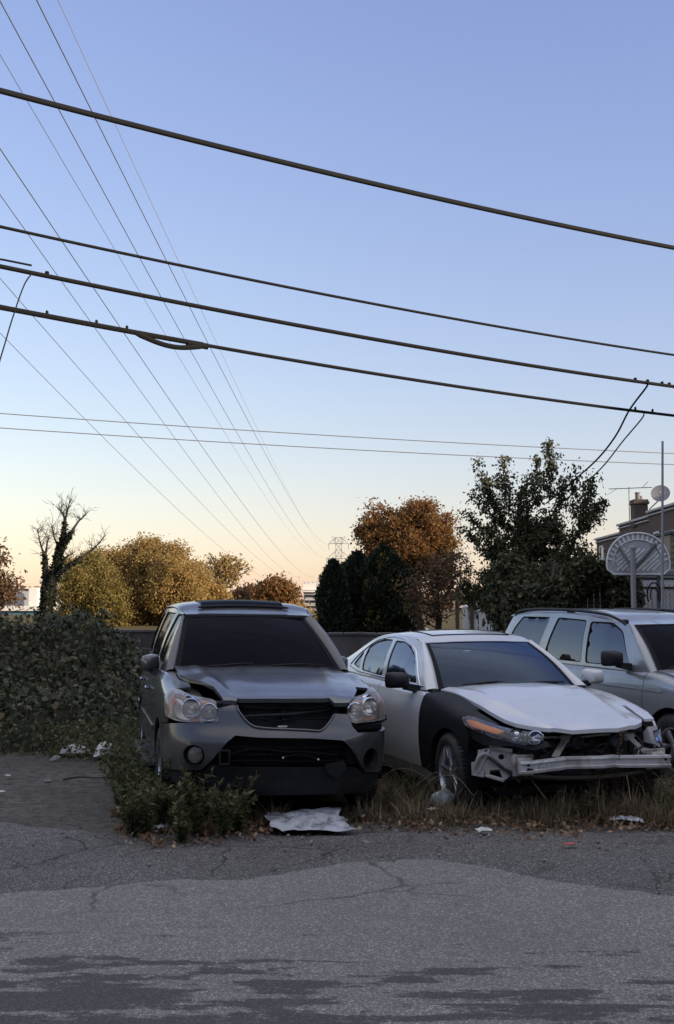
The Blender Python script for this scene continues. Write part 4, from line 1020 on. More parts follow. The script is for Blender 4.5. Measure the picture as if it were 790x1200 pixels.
    wiper(root, (-.60, 1.20, 1.06), (-.05, 1.18, 1.075)); wiper(root, (-.1, 1.14, 1.06), (.5, 1.2, 1.07))
    return c
FOR = build_for()
# ------------------------------------------------------------------ camera geometry used to place things at their real distance
_F, _H, _YH = 1300.0, 1.647, 711.7
_PIT = math.atan((_YH - 600) / _F)
def at(px, py, Y):
    u = (px - 395) / _F; w = (600 - py) / _F
    d = np.array([u, math.cos(_PIT) - w * math.sin(_PIT), math.sin(_PIT) + w * math.cos(_PIT)])
    return np.array([0, 0, _H]) + d * (Y / d[1])
def gnd(px, py, z=0.0):
    p = at(px, py, 1.0) - np.array([0, 0, _H]); return np.array([0, 0, _H]) + p * ((z - _H) / p[2])

# ------------------------------------------------------------------ ground, apron, road
def ground_mat():
    m, nt, out = newmat('ground_soil'); co = objco(nt)
    a = noise(nt, .35, 8, .65, co); b = noise(nt, 9, 6, .7, co); c_ = noise(nt, 60, 3, .7, co)
    col = mixc(nt, ramp(nt, a, [(.4, (0,) * 3), (.6, (1,) * 3)]), (.085, .076, .068), (.135, .122, .11))
    col = mixc(nt, ramp(nt, b, [(.45, (0,) * 3), (.6, (1,) * 3)]), col, (.055, .048, .042))
    col = mixc(nt, math_(nt, 'MULTIPLY', ramp(nt, c_, [(.55, (0,) * 3), (.7, (1,) * 3)]), .5), col, (.30, .26, .21))
    prin(nt, out, Base_Color=col, Roughness=.95, Specular_IOR_Level=.2, Normal=bump(nt, math_(nt, 'ADD', b, math_(nt, 'MULTIPLY', c_, .5)), .8, .03))
    return m
def field_mat():
    m, nt, out = newmat('field_grass'); co = objco(nt)
    a = noise(nt, .12, 8, .7, co); b = noise(nt, 1.5, 8, .75, co)
    col = mixc(nt, a, (.12, .09, .045), (.20, .14, .06)); col = mixc(nt, b, col, (.06, .06, .03))
    prin(nt, out, Base_Color=col, Roughness=.95, Specular_IOR_Level=.1, Normal=bump(nt, b, 1, .3)); return m
def asphalt_mat(name, base, light, dark, streaks=True, stones=1.0):
    m, nt, out = newmat(name); co = objco(nt)
    v = N(nt, 'ShaderNodeTexVoronoi', i_Scale=210.0); nt.links.new(co, v.inputs['Vector'])
    v2 = N(nt, 'ShaderNodeTexVoronoi', i_Scale=120.0); nt.links.new(co, v2.inputs['Vector'])
    sepc = nt.nodes.new('ShaderNodeSeparateColor'); nt.links.new(v.outputs['Color'], sepc.inputs[0])
    sepd = nt.nodes.new('ShaderNodeSeparateColor'); nt.links.new(v2.outputs['Color'], sepd.inputs[0])
    big = noise(nt, .5, 7, .62, co, .3); fine = noise(nt, 170, 3, .7, co); mid = noise(nt, 7, 6, .7, co)
    col = mixc(nt, ramp(nt, sepc.outputs[0], [(0, (0,) * 3), (.55, (.35,) * 3), (1, (1,) * 3)]), dark, base)
    col = mixc(nt, math_(nt, 'MULTIPLY', ramp(nt, sepd.outputs[1], [(.72, (0,) * 3), (.95, (1,) * 3)]), 1.15 * stones), col, light)
    col = mixc(nt, math_(nt, 'MULTIPLY', ramp(nt, fine, [(.5, (0,) * 3), (.75, (1,) * 3)]), .35), col, light)
    col = mixc(nt, math_(nt, 'MULTIPLY', ramp(nt, big, [(.42, (0,) * 3), (.62, (1,) * 3)]), .30), col, dark)
    col = mixc(nt, math_(nt, 'MULTIPLY', ramp(nt, mid, [(.5, (0,) * 3), (.66, (1,) * 3)]), .25), col, dark)
    rough = .88
    if streaks:
        # tarry drag marks along the carriageway: own shape, stretched along x
        mp = N(nt, 'ShaderNodeMapping'); mp.inputs['Scale'].default_value = (1.5, 6.6, 1); mp.inputs['Rotation'].default_value = (0, 0, math.radians(-2)); nt.links.new(co, mp.inputs[0])
        s = noise(nt, 1.0, 6, .62, mp.outputs[0], .25)
        s2 = noise(nt, 16, 7, .75, co)
        sep = nt.nodes.new('ShaderNodeSeparateXYZ'); nt.links.new(co, sep.inputs[0])
        yy = N(nt, 'ShaderNodeMapRange', i_From_Min=5.75, i_From_Max=4.3, i_To_Min=.02, i_To_Max=.30); yy.clamp = True; nt.links.new(sep.outputs[1], yy.inputs[0])
        xx = N(nt, 'ShaderNodeMapRange', i_From_Min=-1.6, i_From_Max=1.8, i_To_Min=.05, i_To_Max=-.05); xx.clamp = True; nt.links.new(sep.outputs[0], xx.inputs[0])
        k = math_(nt, 'ADD', math_(nt, 'ADD', s, math_(nt, 'MULTIPLY', yy.outputs[0], .8)), math_(nt, 'ADD', xx.outputs[0], math_(nt, 'MULTIPLY_ADD', s2, .34, -.12)))
        gate = N(nt, 'ShaderNodeMapRange', i_From_Min=5.95, i_From_Max=5.6, i_To_Min=0, i_To_Max=1); gate.clamp = True; nt.links.new(sep.outputs[1], gate.inputs[0])
        mk = math_(nt, 'MULTIPLY', ramp(nt, k, [(.680, (0,) * 3), (.735, (1,) * 3)]), gate.outputs[0])
        mk = math_(nt, 'MULTIPLY', mk, .74)
        col = mixc(nt, mk, col, tuple(x * .30 for x in dark))
    # cracks, only near the broken edge
    wob = N(nt, 'ShaderNodeTexNoise', i_Scale=3.0, i_Detail=6.0); nt.links.new(co, wob.inputs['Vector'])
    wv = mixc(nt, .25, co, wob.outputs['Color'], 'ADD')
    cv = N(nt, 'ShaderNodeTexVoronoi', feature='DISTANCE_TO_EDGE', i_Scale=.75 if streaks else 1.5); nt.links.new(wv, cv.inputs['Vector'])
    sq = nt.nodes.new('ShaderNodeSeparateXYZ'); nt.links.new(co, sq.inputs[0])
    near = N(nt, 'ShaderNodeMapRange', i_From_Min=5.9, i_From_Max=6.6, i_To_Min=.06, i_To_Max=1); near.clamp = True; nt.links.new(sq.outputs[1], near.inputs[0])
    ck = math_(nt, 'MULTIPLY', ramp(nt, cv.outputs['Distance'], [(0, (1,) * 3), (.006, (.9,) * 3), (.016, (0,) * 3)]), math_(nt, 'MULTIPLY', near.outputs[0], ramp(nt, big, [(.45, (0,) * 3), (.55, (.85,) * 3)])))
    col = mixc(nt, ck, col, tuple(x * .25 for x in dark))
    h = math_(nt, 'ADD', math_(nt, 'MULTIPLY', v.outputs['Distance'], .6), math_(nt, 'ADD', fine, math_(nt, 'MULTIPLY', mid, .6)))
    prin(nt, out, Base_Color=col, Roughness=rough, Specular_IOR_Level=.35, Normal=bump(nt, h, .75, .012))
    return m
M['soil'] = ground_mat(); M['field'] = field_mat()
M['asphalt'] = asphalt_mat('asphalt', (.27, .258, .247), (.43, .415, .395), (.135, .127, .120))
M['apron'] = asphalt_mat('apron', (.145, .137, .131), (.34, .325, .31), (.065, .060, .057), streaks=False, stones=.9)

_hr = np.random.default_rng(3); _hk = _hr.normal(0, 1, (10, 2)) * np.linspace(.25, 2.5, 10)[:, None]; _hp = _hr.uniform(0, 6.3, 10)
def hgt(x, y):
    """gentle unevenness of the verge; flat on the road"""
    x = np.asarray(x, float); y = np.asarray(y, float)
    z = sum(np.sin(x * k[0] + y * k[1] + p) / (1 + 1.2 * i) for i, (k, p) in enumerate(zip(_hk, _hp))) * .022
    return z * np.clip((y - 7.5) / 2.5, 0, 1)
def build_ground():
    xs = np.unique(np.r_[np.linspace(-14, 14, 113), -np.geomspace(14, 2500, 22), np.geomspace(14, 2500, 22)])
    ys = np.unique(np.r_[np.linspace(3, 24, 106), np.geomspace(24, 3000, 26), -np.geomspace(1, 400, 14), 0, 1.5])
    X, Y = np.meshgrid(xs, ys); Z = hgt(X, Y) * (np.abs(X) < 40) * (Y < 60)
    m = MB(); m.grid(np.stack([X, Y, Z], -1)); o = m.build('ground', M['soil'], None, angle=0); tag(o, kind='structure')
    # field beyond the wall
    xs = np.r_[-400, -150, np.linspace(-60, 60, 25), 150, 400]; ys = np.r_[20.6, np.linspace(24, 130, 30), 200, 500]
    X, Y = np.meshgrid(xs, ys); Z = .03 + .12 * np.sin(X * .21 + Y * .13) * np.clip((Y - 24) / 20, 0, 1) + .10 * np.clip((Y - 24) / 20, 0, 1) + hgt(X, Y) * 0
    Z = np.maximum(Z, .03)
    m = MB(); m.grid(np.stack([X, Y, Z], -1)); o = m.build('field', M['field'], None, angle=0); tag(o, kind='structure')
    def ragged(edge, y0, n=420, amp=.06, seed=1, x0=-60, x1=60):
        rg = np.random.default_rng(seed); e = np.array(edge); x = np.r_[np.linspace(x0, -7, 20), np.linspace(-6.9, 7.4, n), np.linspace(7.5, x1, 20)]
        y = np.interp(x, e[:, 0], e[:, 1]); f = np.zeros_like(x)
        for k in range(22):
            fr = 1.2 * 1.22 ** k; f += np.sin(x * fr + rg.uniform(0, 6.3)) * amp / (1 + .42 * k)
        return x, y + f * (np.abs(x) < 8)
    # rough gravelly apron
    x, y = ragged([(-60, 8.4), (-4, 8.9), (-3.4, 9.0), (-2.4, 8.55), (-1.6, 8.25), (0, 8.25), (2.6, 8.3), (4, 8.6), (60, 8.6)], 0, seed=4)
    m = MB(); rows = [np.stack([x, np.full_like(x, -4.0), np.full_like(x, .004)], -1), np.stack([x, np.full_like(x, 6), np.full_like(x, .005)], -1), np.stack([x, y - .12, np.full_like(x, .016)], -1), np.stack([x, y, np.full_like(x, .002) + hgt(x, y)], -1)]
    m.grid(np.array(rows)); o = m.build('gravel_apron', M['apron'], None, angle=0); tag(o, kind='structure')
    # road, newer surface with a ragged edge
    e = [(-60, 6.4), (-3.0, 6.45), (-2.0, 6.50), (-1.2, 6.72), (-.6, 6.85), (0, 7.32), (.5, 7.38), (.9, 7.20), (1.3, 6.75), (2.0, 6.38), (3, 6.25), (60, 6.2)]
    x, y = ragged(e, 0, seed=9, amp=.042)
    m = MB(); m.grid(np.array([np.stack([x, np.full_like(x, -4.6), np.full_like(x, .022)], -1), np.stack([x, y - .05, np.full_like(x, .026)], -1), np.stack([x, y, np.full_like(x, .012)], -1)])); o = m.build('road', M['asphalt'], None, angle=0); tag(o, kind='structure')
    m = MB(); m.box((0, -6.2, .06), (120, 3.0, .12), .02); o = m.build('pavement', M['concrete'], None); tag(o, kind='structure')
M['concrete'] = plain('concrete', (.21, .20, .185), .9, var=.3, scale=3, bmp=.3, dirt=(.09, .08, .07), dirt_amt=.7)
build_ground()

# ------------------------------------------------------------------ foliage kit
def unit(v): return v / (np.linalg.norm(v, axis=-1, keepdims=True) + 1e-9)
def leaf_quads(P, L, rg, asp=.55, dirs=None, jit=1.0, droop=.0):
    n = len(P); d = rg.normal(0, 1, (n, 3)) * jit
    if dirs is not None: d = d + dirs
    d[:, 2] -= droop; d = unit(d)
    s = unit(np.cross(d, rg.normal(0, 1, (n, 3)))); nn = np.cross(d, s)
    l = L * rg.uniform(.6, 1.3, (n, 1)); w = l * asp * rg.uniform(.8, 1.2, (n, 1))
    mid = P + d * l * .45 + nn * l * .08
    return np.stack([P, mid + s * w / 2, P + d * l - nn * l * rg.uniform(-.05, .15, (n, 1)), mid - s * w / 2], 1)
LOBED = np.array([(0, 0), (.32, -.04), (.50, .22), (.30, .34), (.42, .62), (.16, .62), (0, 1.0), (-.16, .62), (-.42, .62), (-.30, .34), (-.50, .22), (-.32, -.04)])
def leaf_shapes(P, L, rg, shape, nrm, jit=.5):
    """n-gon leaves lying roughly along the normals given, tips hanging down"""
    n = len(P); N_ = unit(nrm + rg.normal(0, jit, (n, 3))); dn = np.array([0, 0, -1.0]) + rg.normal(0, .5, (n, 3))
    d = unit(dn - N_ * (dn * N_).sum(1, keepdims=True)); s = np.cross(N_, d); l = L * rg.uniform(.5, 1.25, (n, 1))
    k = len(shape); V = np.zeros((n, k, 3))
    for i, (a, b) in enumerate(shape): V[:, i] = P + s * a * l + d * b * l - N_ * (abs(a) * .35 + b * b * .22) * l
    return V

def grow(base, top, tips, rg, tip_r=.012, pw_=.48, trunk_n=7, wob=.06, up=.15, start=.25):
    """branch skeleton: returns list of (path, radii)"""
    base = np.array(base, float); top = np.array(top, float); H = np.linalg.norm(top - base)
    nodes = [base + (top - base) * t + rg.normal(0, wob * H * .3, 3) * np.array([1, 1, 0]) * (t > 0) * (t < 1) for t in np.linspace(0, 1, trunk_n)]
    par = [-1] + list(range(trunk_n - 1)); first = max(1, int(start * trunk_n))
    ok = [i >= first for i in range(trunk_n)]
    tips = np.asarray(tips); dist = np.linalg.norm(tips - top, axis=1) * .5 + np.abs(tips[:, :2] - top[:2]).sum(1)
    order = np.argsort(dist)
    ends = []
    for t in tips[order]:
        A = np.array(nodes); dv = t - A; dd = np.linalg.norm(dv, axis=1) + np.maximum(0, A[:, 2] - t[2] + .05 * H) * 1.4 + (~np.array(ok)) * 1e3
        i = int(np.argmin(dd)); a = nodes[i]; L = np.linalg.norm(t - a)
        k = max(1, min(3, int(L / (.10 * H)) + 1)); prev = i
        for j in range(1, k + 1):
            f = j / (k + 0.0); p = a + (t - a) * f
            if j < k: p = p + rg.normal(0, .09 * L, 3) + np.array([0, 0, -up * L * math.sin(f * PI) * .5])
            nodes.append(p); par.append(prev); ok.append(True); prev = len(nodes) - 1
        ends.append(prev)
    cnt = np.zeros(len(nodes)); 
    for e in ends: cnt[e] += 1
    for i in range(len(nodes) - 1, 0, -1):
        if par[i] >= 0: cnt[par[i]] += cnt[i]
    cnt = np.maximum(cnt, 1)
    # trunk nodes are in order so children always have larger index
    r = tip_r * cnt ** pw_
    return np.array(nodes), np.array(par), r, np.array(ends)

def skeleton_mesh(mb, nodes, par, r, seg=5, origin=(0, 0, 0)):
    o = np.array(origin)
    for i in range(1, len(nodes)):
        p = par[i]; gp = par[p] if par[p] >= 0 else None
        a, b = nodes[p] - o, nodes[i] - o
        ra = min(r[p], r[i] * 1.7)
        m = (a + b) / 2 + (0 if gp is None else (unit(nodes[p] - nodes[gp]) * np.linalg.norm(b - a) * .06))
        mb.tube([a, m, b], [ra, (ra + r[i]) / 2, r[i]], seg if r[i] > .03 else 3 if r[i] < .012 else 4, False)

def lobe_points(lobes, n, rg, shell=2.0):
    lob = np.array(lobes, float); v = lob[:, 3] * lob[:, 4] * lob[:, 5]; v = v / v.sum()
    k = rg.choice(len(lob), n, p=v); d = unit(rg.normal(0, 1, (n, 3))); rad = rg.uniform(0, 1, (n, 1)) ** (1 / (3 * shell) if shell > 1 else 1 / 3)
    rad = np.clip(rad * rg.uniform(.75, 1.08, (n, 1)), 0, 1.1)
    return lob[k, :3] + d * rad * lob[k, 3:6]

def tree(name, base, lobes, label, cat='tree', group=None, tips=220, per=60, leaf=.12, sig=.30, mat=None, bark='bark', trunk_top=None, tip_r=.012, shell=1.5, seed=0, asp=.6, droop=.3, dirs_up=0.0, start=.25, zmin=.15, kind=None, extra=None, wob=.06, jit=1.0):
    rg = np.random.default_rng(seed); base = np.array(base, float)
    e = empty(name, base); tag(e, label, cat, group, kind)
    L = np.array(lobes, float); cen = (L[:, :3] * L[:, 3:4]).sum(0) / L[:, 3].sum()
    if trunk_top is None: trunk_top = np.array([cen[0], cen[1], cen[2] + .2 * L[:, 5].mean()])
    T = lobe_points(lobes, tips, rg, shell); T = T[T[:, 2] > base[2] + zmin]
    if extra is not None: T = np.concatenate([T, extra])
    nodes, par, r, ends = grow(base, trunk_top, T, rg, tip_r, start=start, wob=wob)
    mb = MB(); skeleton_mesh(mb, nodes, par, r, 6, base)
    r0 = r[0]; mb.tube([(0, 0, -.15), (0, 0, .0), nodes[1] - base], [r0 * 1.5, r0 * 1.2, r[1]], 9)
    mb.build('trunk', M[bark], e, angle=0)
    if per:
        E_ = nodes[ends]; Pn = nodes[par[ends]]
        k = rg.integers(0, len(E_), len(E_) * per); t = rg.uniform(0, 1.1, (len(k), 1))
        P = Pn[k] + (E_[k] - Pn[k]) * np.clip(t + .15, 0, 1) + rg.normal(0, 1, (len(k), 3)) * sig * rg.uniform(.4, 1.1, (len(E_), 1))[k] * np.array([1, 1, .8])
        P = P[P[:, 2] > base[2] + .03] - base
        dirs = np.zeros((len(P), 3)); dirs[:, 2] = dirs_up
        quads_obj('crown', leaf_quads(P, leaf, rg, asp, dirs, jit, droop), M[mat], e)
    return e

M['bark'] = plain('bark', (.065, .052, .042), .95, var=.4, scale=9, bmp=.6)
M['bark_pale'] = plain('bark_pale', (.16, .12, .09), .95, var=.3, scale=9, bmp=.5)
M['bark_dark'] = plain('bark_dark', (.028, .023, .02), .95, var=.4, scale=9, bmp=.6)
M['leaf_gold'] = leafmat('leaf_gold', [(0, (.21, .165, .06)), (.3, (.35, .255, .085)), (.6, (.46, .31, .11)), (.85, (.40, .225, .085)), (1, (.26, .20, .085))], trans=.5)
M['leaf_goldgreen'] = leafmat('leaf_goldgreen', [(0, (.12, .11, .038)), (.35, (.23, .185, .058)), (.7, (.33, .24, .075)), (1, (.17, .145, .05))], trans=.5)
M['leaf_rust'] = leafmat('leaf_rust', [(0, (.16, .085, .035)), (.4, (.24, .115, .045)), (.7, (.30, .15, .055)), (.9, (.19, .14, .05)), (1, (.10, .08, .035))], trans=.5)
M['leaf_brown'] = leafmat('leaf_brown', [(0, (.08, .05, .03)), (.5, (.15, .085, .045)), (1, (.20, .12, .06))])
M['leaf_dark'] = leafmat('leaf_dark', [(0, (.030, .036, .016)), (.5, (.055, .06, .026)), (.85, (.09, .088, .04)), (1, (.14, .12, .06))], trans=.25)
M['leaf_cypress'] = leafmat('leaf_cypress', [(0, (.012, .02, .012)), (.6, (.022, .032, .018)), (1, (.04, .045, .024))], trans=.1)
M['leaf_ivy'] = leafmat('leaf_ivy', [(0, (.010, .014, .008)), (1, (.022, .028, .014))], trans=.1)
M['leaf_vine'] = leafmat('leaf_vine', [(0, (.024, .028, .013)), (.35, (.048, .052, .025)), (.7, (.085, .088, .045)), (.9, (.15, .148, .09)), (1, (.15, .10, .05))], trans=.25, rough=.5)
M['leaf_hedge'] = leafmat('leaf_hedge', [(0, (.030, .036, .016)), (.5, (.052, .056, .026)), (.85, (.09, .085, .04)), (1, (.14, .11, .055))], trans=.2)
M['leaf_weed'] = leafmat('leaf_weed', [(0, (.06, .068, .026)), (.5, (.10, .11, .045)), (.9, (.17, .165, .08)), (1, (.24, .20, .12))], trans=.3)
M['dry_grass'] = leafmat('dry_grass', [(0, (.075, .052, .032)), (.35, (.14, .098, .06)), (.6, (.24, .175, .11)), (.75, (.36, .27, .175)), (.82, (.11, .11, .045)), (1, (.07, .08, .03))], trans=.25, rough=.7)
M['green_grass'] = leafmat('green_grass', [(0, (.06, .066, .024)), (.6, (.10, .10, .04)), (.9, (.18, .15, .07)), (1, (.28, .21, .12))], trans=.3)
M['dead_leaf'] = leafmat('dead_leaf', [(0, (.10, .055, .032)), (.5, (.21, .12, .065)), (.85, (.32, .20, .12)), (1, (.42, .32, .22))], trans=.1, rough=.8)
def lob(px, py, Y, rx, ry, d=None):
    """crown lobe seen at px,py at distance Y with pixel radii rx,ry -> world ellipsoid"""
    p = at(px, py, Y); k = Y / _F
    return (p[0], p[1], p[2], rx * k, (d if d else rx * .85) * k, ry * k)
def base(px, Y): p = at(px, 712, Y); return (p[0], p[1], .0)
# golden clump beyond the wall
tree('broadleaf_tree', base(104, 84), [lob(100, 690, 84, 30, 42), lob(88, 676, 82, 16, 26), lob(120, 700, 84, 30, 36), lob(112, 668, 86, 20, 20), lob(96, 722, 84, 30, 22), lob(128, 722, 84, 26, 22)], 'dark gold bushy tree just right of the ivy-clad bare tree', tips=260, per=190, leaf=.20, sig=.44, mat='leaf_goldgreen', seed=11, zmin=.1, tip_r=.02)
tree('broadleaf_tree', base(150, 90), [lob(140, 672, 90, 32, 34), lob(130, 700, 88, 34, 36), lob(160, 655, 90, 24, 22), lob(165, 690, 88, 28, 40), lob(150, 722, 88, 34, 22)], 'golden tree with reddish top in the middle of the clump', tips=300, per=200, leaf=.20, sig=.44, mat='leaf_gold', seed=12, zmin=.1, tip_r=.02)
tree('broadleaf_tree', base(200, 88), [lob(195, 665, 88, 32, 30), lob(205, 690, 86, 34, 44), lob(180, 650, 90, 22, 18), lob(222, 680, 88, 20, 30), lob(185, 700, 88, 20, 34), lob(210, 722, 88, 36, 22), lob(234, 700, 90, 18, 26)], 'broad golden tree directly behind the grey SUV', tips=320, per=200, leaf=.20, sig=.44, mat='leaf_gold', seed=13, zmin=.1, tip_r=.02)
tree('bare_tree', base(258, 92), [lob(262, 672, 92, 26, 24), lob(276, 664, 92, 18, 12), lob(250, 660, 92, 12, 14)], 'half bare tree with fine twigs right of the golden clump', tips=260, per=7, leaf=.26, sig=.3, mat='leaf_gold', bark='bark_pale', seed=14, tip_r=.022, shell=1.2)
tree('broadleaf_tree', base(244, 90), [lob(244, 705, 90, 16, 26), lob(256, 712, 90, 18, 20)], 'small ochre tree below the half bare tree', tips=110, per=70, leaf=.32, sig=.4, mat='leaf_gold', seed=15, tip_r=.02)
tree('broadleaf_tree', base(324, 125), [lob(325, 694, 125, 20, 16), lob(314, 700, 125, 16, 15), lob(336, 702, 125, 11, 13)], 'round russet tree in the distance left of the grey block building', tips=200, per=60, leaf=.40, sig=.55, mat='leaf_rust', seed=16, tip_r=.03)
tree('broadleaf_tree', base(292, 130), [lob(290, 702, 130, 18, 14), lob(300, 706, 130, 14, 12)], 'low pinkish brown tree far behind the SUV roof', tips=150, per=50, leaf=.40, sig=.5, mat='leaf_brown', seed=17, tip_r=.03)
tree('broadleaf_tree', base(362, 78), [lob(364, 728, 78, 10, 11), lob(347, 724, 80, 13, 14)], 'small orange tree in front of the grey block building', tips=110, per=60, leaf=.25, sig=.35, mat='leaf_gold', seed=18, tip_r=.02)
tree('broadleaf_tree', base(-14, 52), [lob(-10, 690, 52, 30, 26), lob(-8, 650, 52, 18, 22), lob(8, 690, 52, 18, 20), lob(-20, 630, 52, 16, 20)], 'thin brown-leaved tree at the left edge of the photo', tips=150, per=16, leaf=.20, sig=.3, mat='leaf_brown', bark='bark', seed=19, tip_r=.014)
# russet tree and conifers
tree('broadleaf_tree', base(492, 58), [lob(470, 640, 58, 50, 48), lob(442, 618, 58, 27, 28), lob(495, 612, 58, 34, 26), lob(514, 648, 58, 24, 44), lob(455, 665, 58, 36, 30), lob(480, 602, 58, 26, 14)], 'tall russet tree rising above the dark conifers', tips=420, per=150, leaf=.155, sig=.30, mat='leaf_rust', bark='bark', seed=21, tip_r=.016)
def cypress(px, Y, top, w, seed, label, n=26000, bot=738):
    rg = np.random.default_rng(seed); b = np.array(base(px, Y)); H = at(px, top, Y)[2]; R = w * Y / _F
    e = empty('conifer', b); tag(e, label, 'tree')
    m = MB(); m.tube([(0, 0, -.1), (.02, 0, H * .5), (0, .02, H * .92)], [R * .16, R * .10, .02], 7); m.build('trunk', M['bark_dark'], e)
    t = rg.uniform(0, 1, n) ** 1.15; a = rg.uniform(0, 2 * PI, n); z = .05 + t * (H - .05)
    prof = np.interp(t, [0, .15, .5, .75, .9, 1], [.8, .95, 1.0, .82, .5, .06]) * R
    lump = 1 + .16 * np.sin(a * 3 + z * 2.4 + seed) + .14 * np.sin(a * 5 - z * 4.1 + seed) + .12 * np.sin(a * 9 + z * 8) + .08 * np.sin(a * 17 - z * 15)
    r = prof * lump * rg.uniform(0.45, 1.05, n) ** .5
    P = np.stack([r * np.cos(a), r * np.sin(a), z], -1) + rg.normal(0, .05, (n, 3))
    d = np.stack([np.cos(a) * .6, np.sin(a) * .6, np.full(n, 1.1)], -1)
    quads_obj('crown', leaf_quads(P, .16, rg, .42, d, .45, 0), M['leaf_cypress'], e)
    return e
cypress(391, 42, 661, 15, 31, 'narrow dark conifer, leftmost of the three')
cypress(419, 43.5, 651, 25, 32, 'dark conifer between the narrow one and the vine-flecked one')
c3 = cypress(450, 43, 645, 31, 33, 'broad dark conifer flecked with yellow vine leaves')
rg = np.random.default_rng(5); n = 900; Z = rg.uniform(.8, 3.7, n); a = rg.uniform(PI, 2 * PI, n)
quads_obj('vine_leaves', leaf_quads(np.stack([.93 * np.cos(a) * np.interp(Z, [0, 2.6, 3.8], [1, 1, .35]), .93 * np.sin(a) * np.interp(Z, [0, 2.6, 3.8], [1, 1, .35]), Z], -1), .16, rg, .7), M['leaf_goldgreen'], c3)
tree('broadleaf_tree', base(516, 40), [lob(510, 690, 40, 34, 40), lob(530, 665, 40, 24, 28), lob(495, 705, 40, 24, 28)], 'dusky thin tree between the conifers and the large dark tree', tips=200, per=15, leaf=.12, sig=.22, mat='leaf_brown', bark='bark_dark', seed=24, tip_r=.010, droop=.4)
# large dark tree behind the silver car: bushy body, upright leafy shoots
rg = np.random.default_rng(77)
shoots = []
for px, py, x0, y0 in ((642, 516, 640, 590), (648, 530, 650, 600), (590, 535, 600, 600), (560, 545, 580, 605), (568, 560, 590, 615), (614, 560, 618, 600), (676, 548, 665, 605), (690, 572, 672, 615), (700, 590, 678, 625), (707, 586, 685, 630), (556, 575, 585, 620), (548, 600, 575, 640), (625, 560, 630, 600), (608, 575, 615, 615), (660, 560, 655, 605), (584, 560, 600, 610), (698, 560, 672, 610), (545, 620, 570, 650), (630, 535, 635, 600), (575, 580, 595, 620), (688, 600, 670, 640)):
    a, b = at(px, py, 24 + rg.uniform(-.7, .7)), at(x0, y0, 24)
    for t in (.3, .5, .68, .85, 1.0): shoots.append(b + (a - b) * t + rg.normal(0, .03, 3))
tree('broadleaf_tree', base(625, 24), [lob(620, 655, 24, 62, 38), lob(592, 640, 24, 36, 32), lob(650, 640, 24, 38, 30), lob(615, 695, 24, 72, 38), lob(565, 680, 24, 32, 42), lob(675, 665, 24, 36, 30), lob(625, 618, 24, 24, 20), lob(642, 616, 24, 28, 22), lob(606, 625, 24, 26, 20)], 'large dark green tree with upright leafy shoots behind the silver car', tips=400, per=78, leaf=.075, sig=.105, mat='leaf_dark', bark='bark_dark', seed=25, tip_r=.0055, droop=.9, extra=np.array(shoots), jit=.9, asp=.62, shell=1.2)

# ivy-clad bare tree
def ivy_tree():
    rg = np.random.default_rng(41); Y = 45; k = Y / _F; b = np.array(base(50, Y)); e = empty('bare_tree', b); tag(e, 'leaning bare tree wrapped in dark ivy above the vine thicket', 'tree')
    limbs = [[(50, 735, 14), (52, 722, 13), (58, 695, 11.5), (65, 668, 9.5), (70, 645, 7.5), (74, 628, 5), (76, 612, 3.4), (74, 603, 2), (68, 596, 1.2)],
             [(54, 700, 8), (53, 675, 6), (53, 655, 4.4), (50, 645, 2.6), (46, 632, 1.4), (44, 620, .8)], [(53, 655, 3), (55, 640, 1.8), (57, 628, 1)],
             [(64, 678, 6.5), (74, 668, 5), (86, 660, 4), (98, 652, 3), (110, 643, 2), (123, 628, .9)], [(70, 660, 4), (78, 653, 2.6), (86, 648, 1.4)],
             [(72, 640, 6), (79, 632, 4.6), (86, 620, 3.2), (93, 610, 2), (101, 603, 1.1)], [(70, 645, 4), (67, 638, 2.5), (63, 628, 1.4), (61, 615, .8)], [(76, 612, 2.4), (79, 600, 1.6), (81, 590, .9)]]
    m = MB(); wood = []; twig = []
    for L in limbs:
        P = np.array([at(x, y, Y + rg.uniform(-.25, .25)) for x, y, w in L]) - b; W = np.array([w for *_, w in L]) * k * .52
        D = cr(np.c_[P, W], 6); m.tube(D[:, :3], np.maximum(D[:, 3], .008), 7, True)
        wood += [(p, w) for p, w in zip(D[:, :3], D[:, 3])]
    for p, w in [q for q in wood if q[1] < .11]:
        for _ in range(2 if w < .045 else (1 if rg.uniform() < .4 else 0)):
            d = unit(np.array([rg.normal(0, .6), rg.normal(0, .6), abs(rg.normal(.9, .4))])); L = rg.uniform(.3, 1.25) * (.6 + w * 2)
            q = p + d * L * .5 + rg.normal(0, .05, 3); t = q + unit(d + rg.normal(0, .45, 3)) * L * .5; m.tube([p, q, t], [.012, .008, .004], 3, False)
            for _ in range(2):
                s = p + (t - p) * rg.uniform(.3, .95); m.tube([s, s + unit(d + rg.normal(0, .8, 3)) * L * .35], [.007, .003], 3, False)
    m.build('trunk', M['bark_dark'], e, angle=0)
    P = []
    for p, w in wood:
        if w > .06:
            n = int(4 + 560 * w + (160 if w > .12 else 0)); a = unit(rg.normal(0, 1, (n, 3))); P.append(p + a * (w + rg.uniform(-.03, .05, (n, 1))) * rg.uniform(.8, 1.2))
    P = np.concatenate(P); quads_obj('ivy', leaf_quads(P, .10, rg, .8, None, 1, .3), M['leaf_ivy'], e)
ivy_tree()

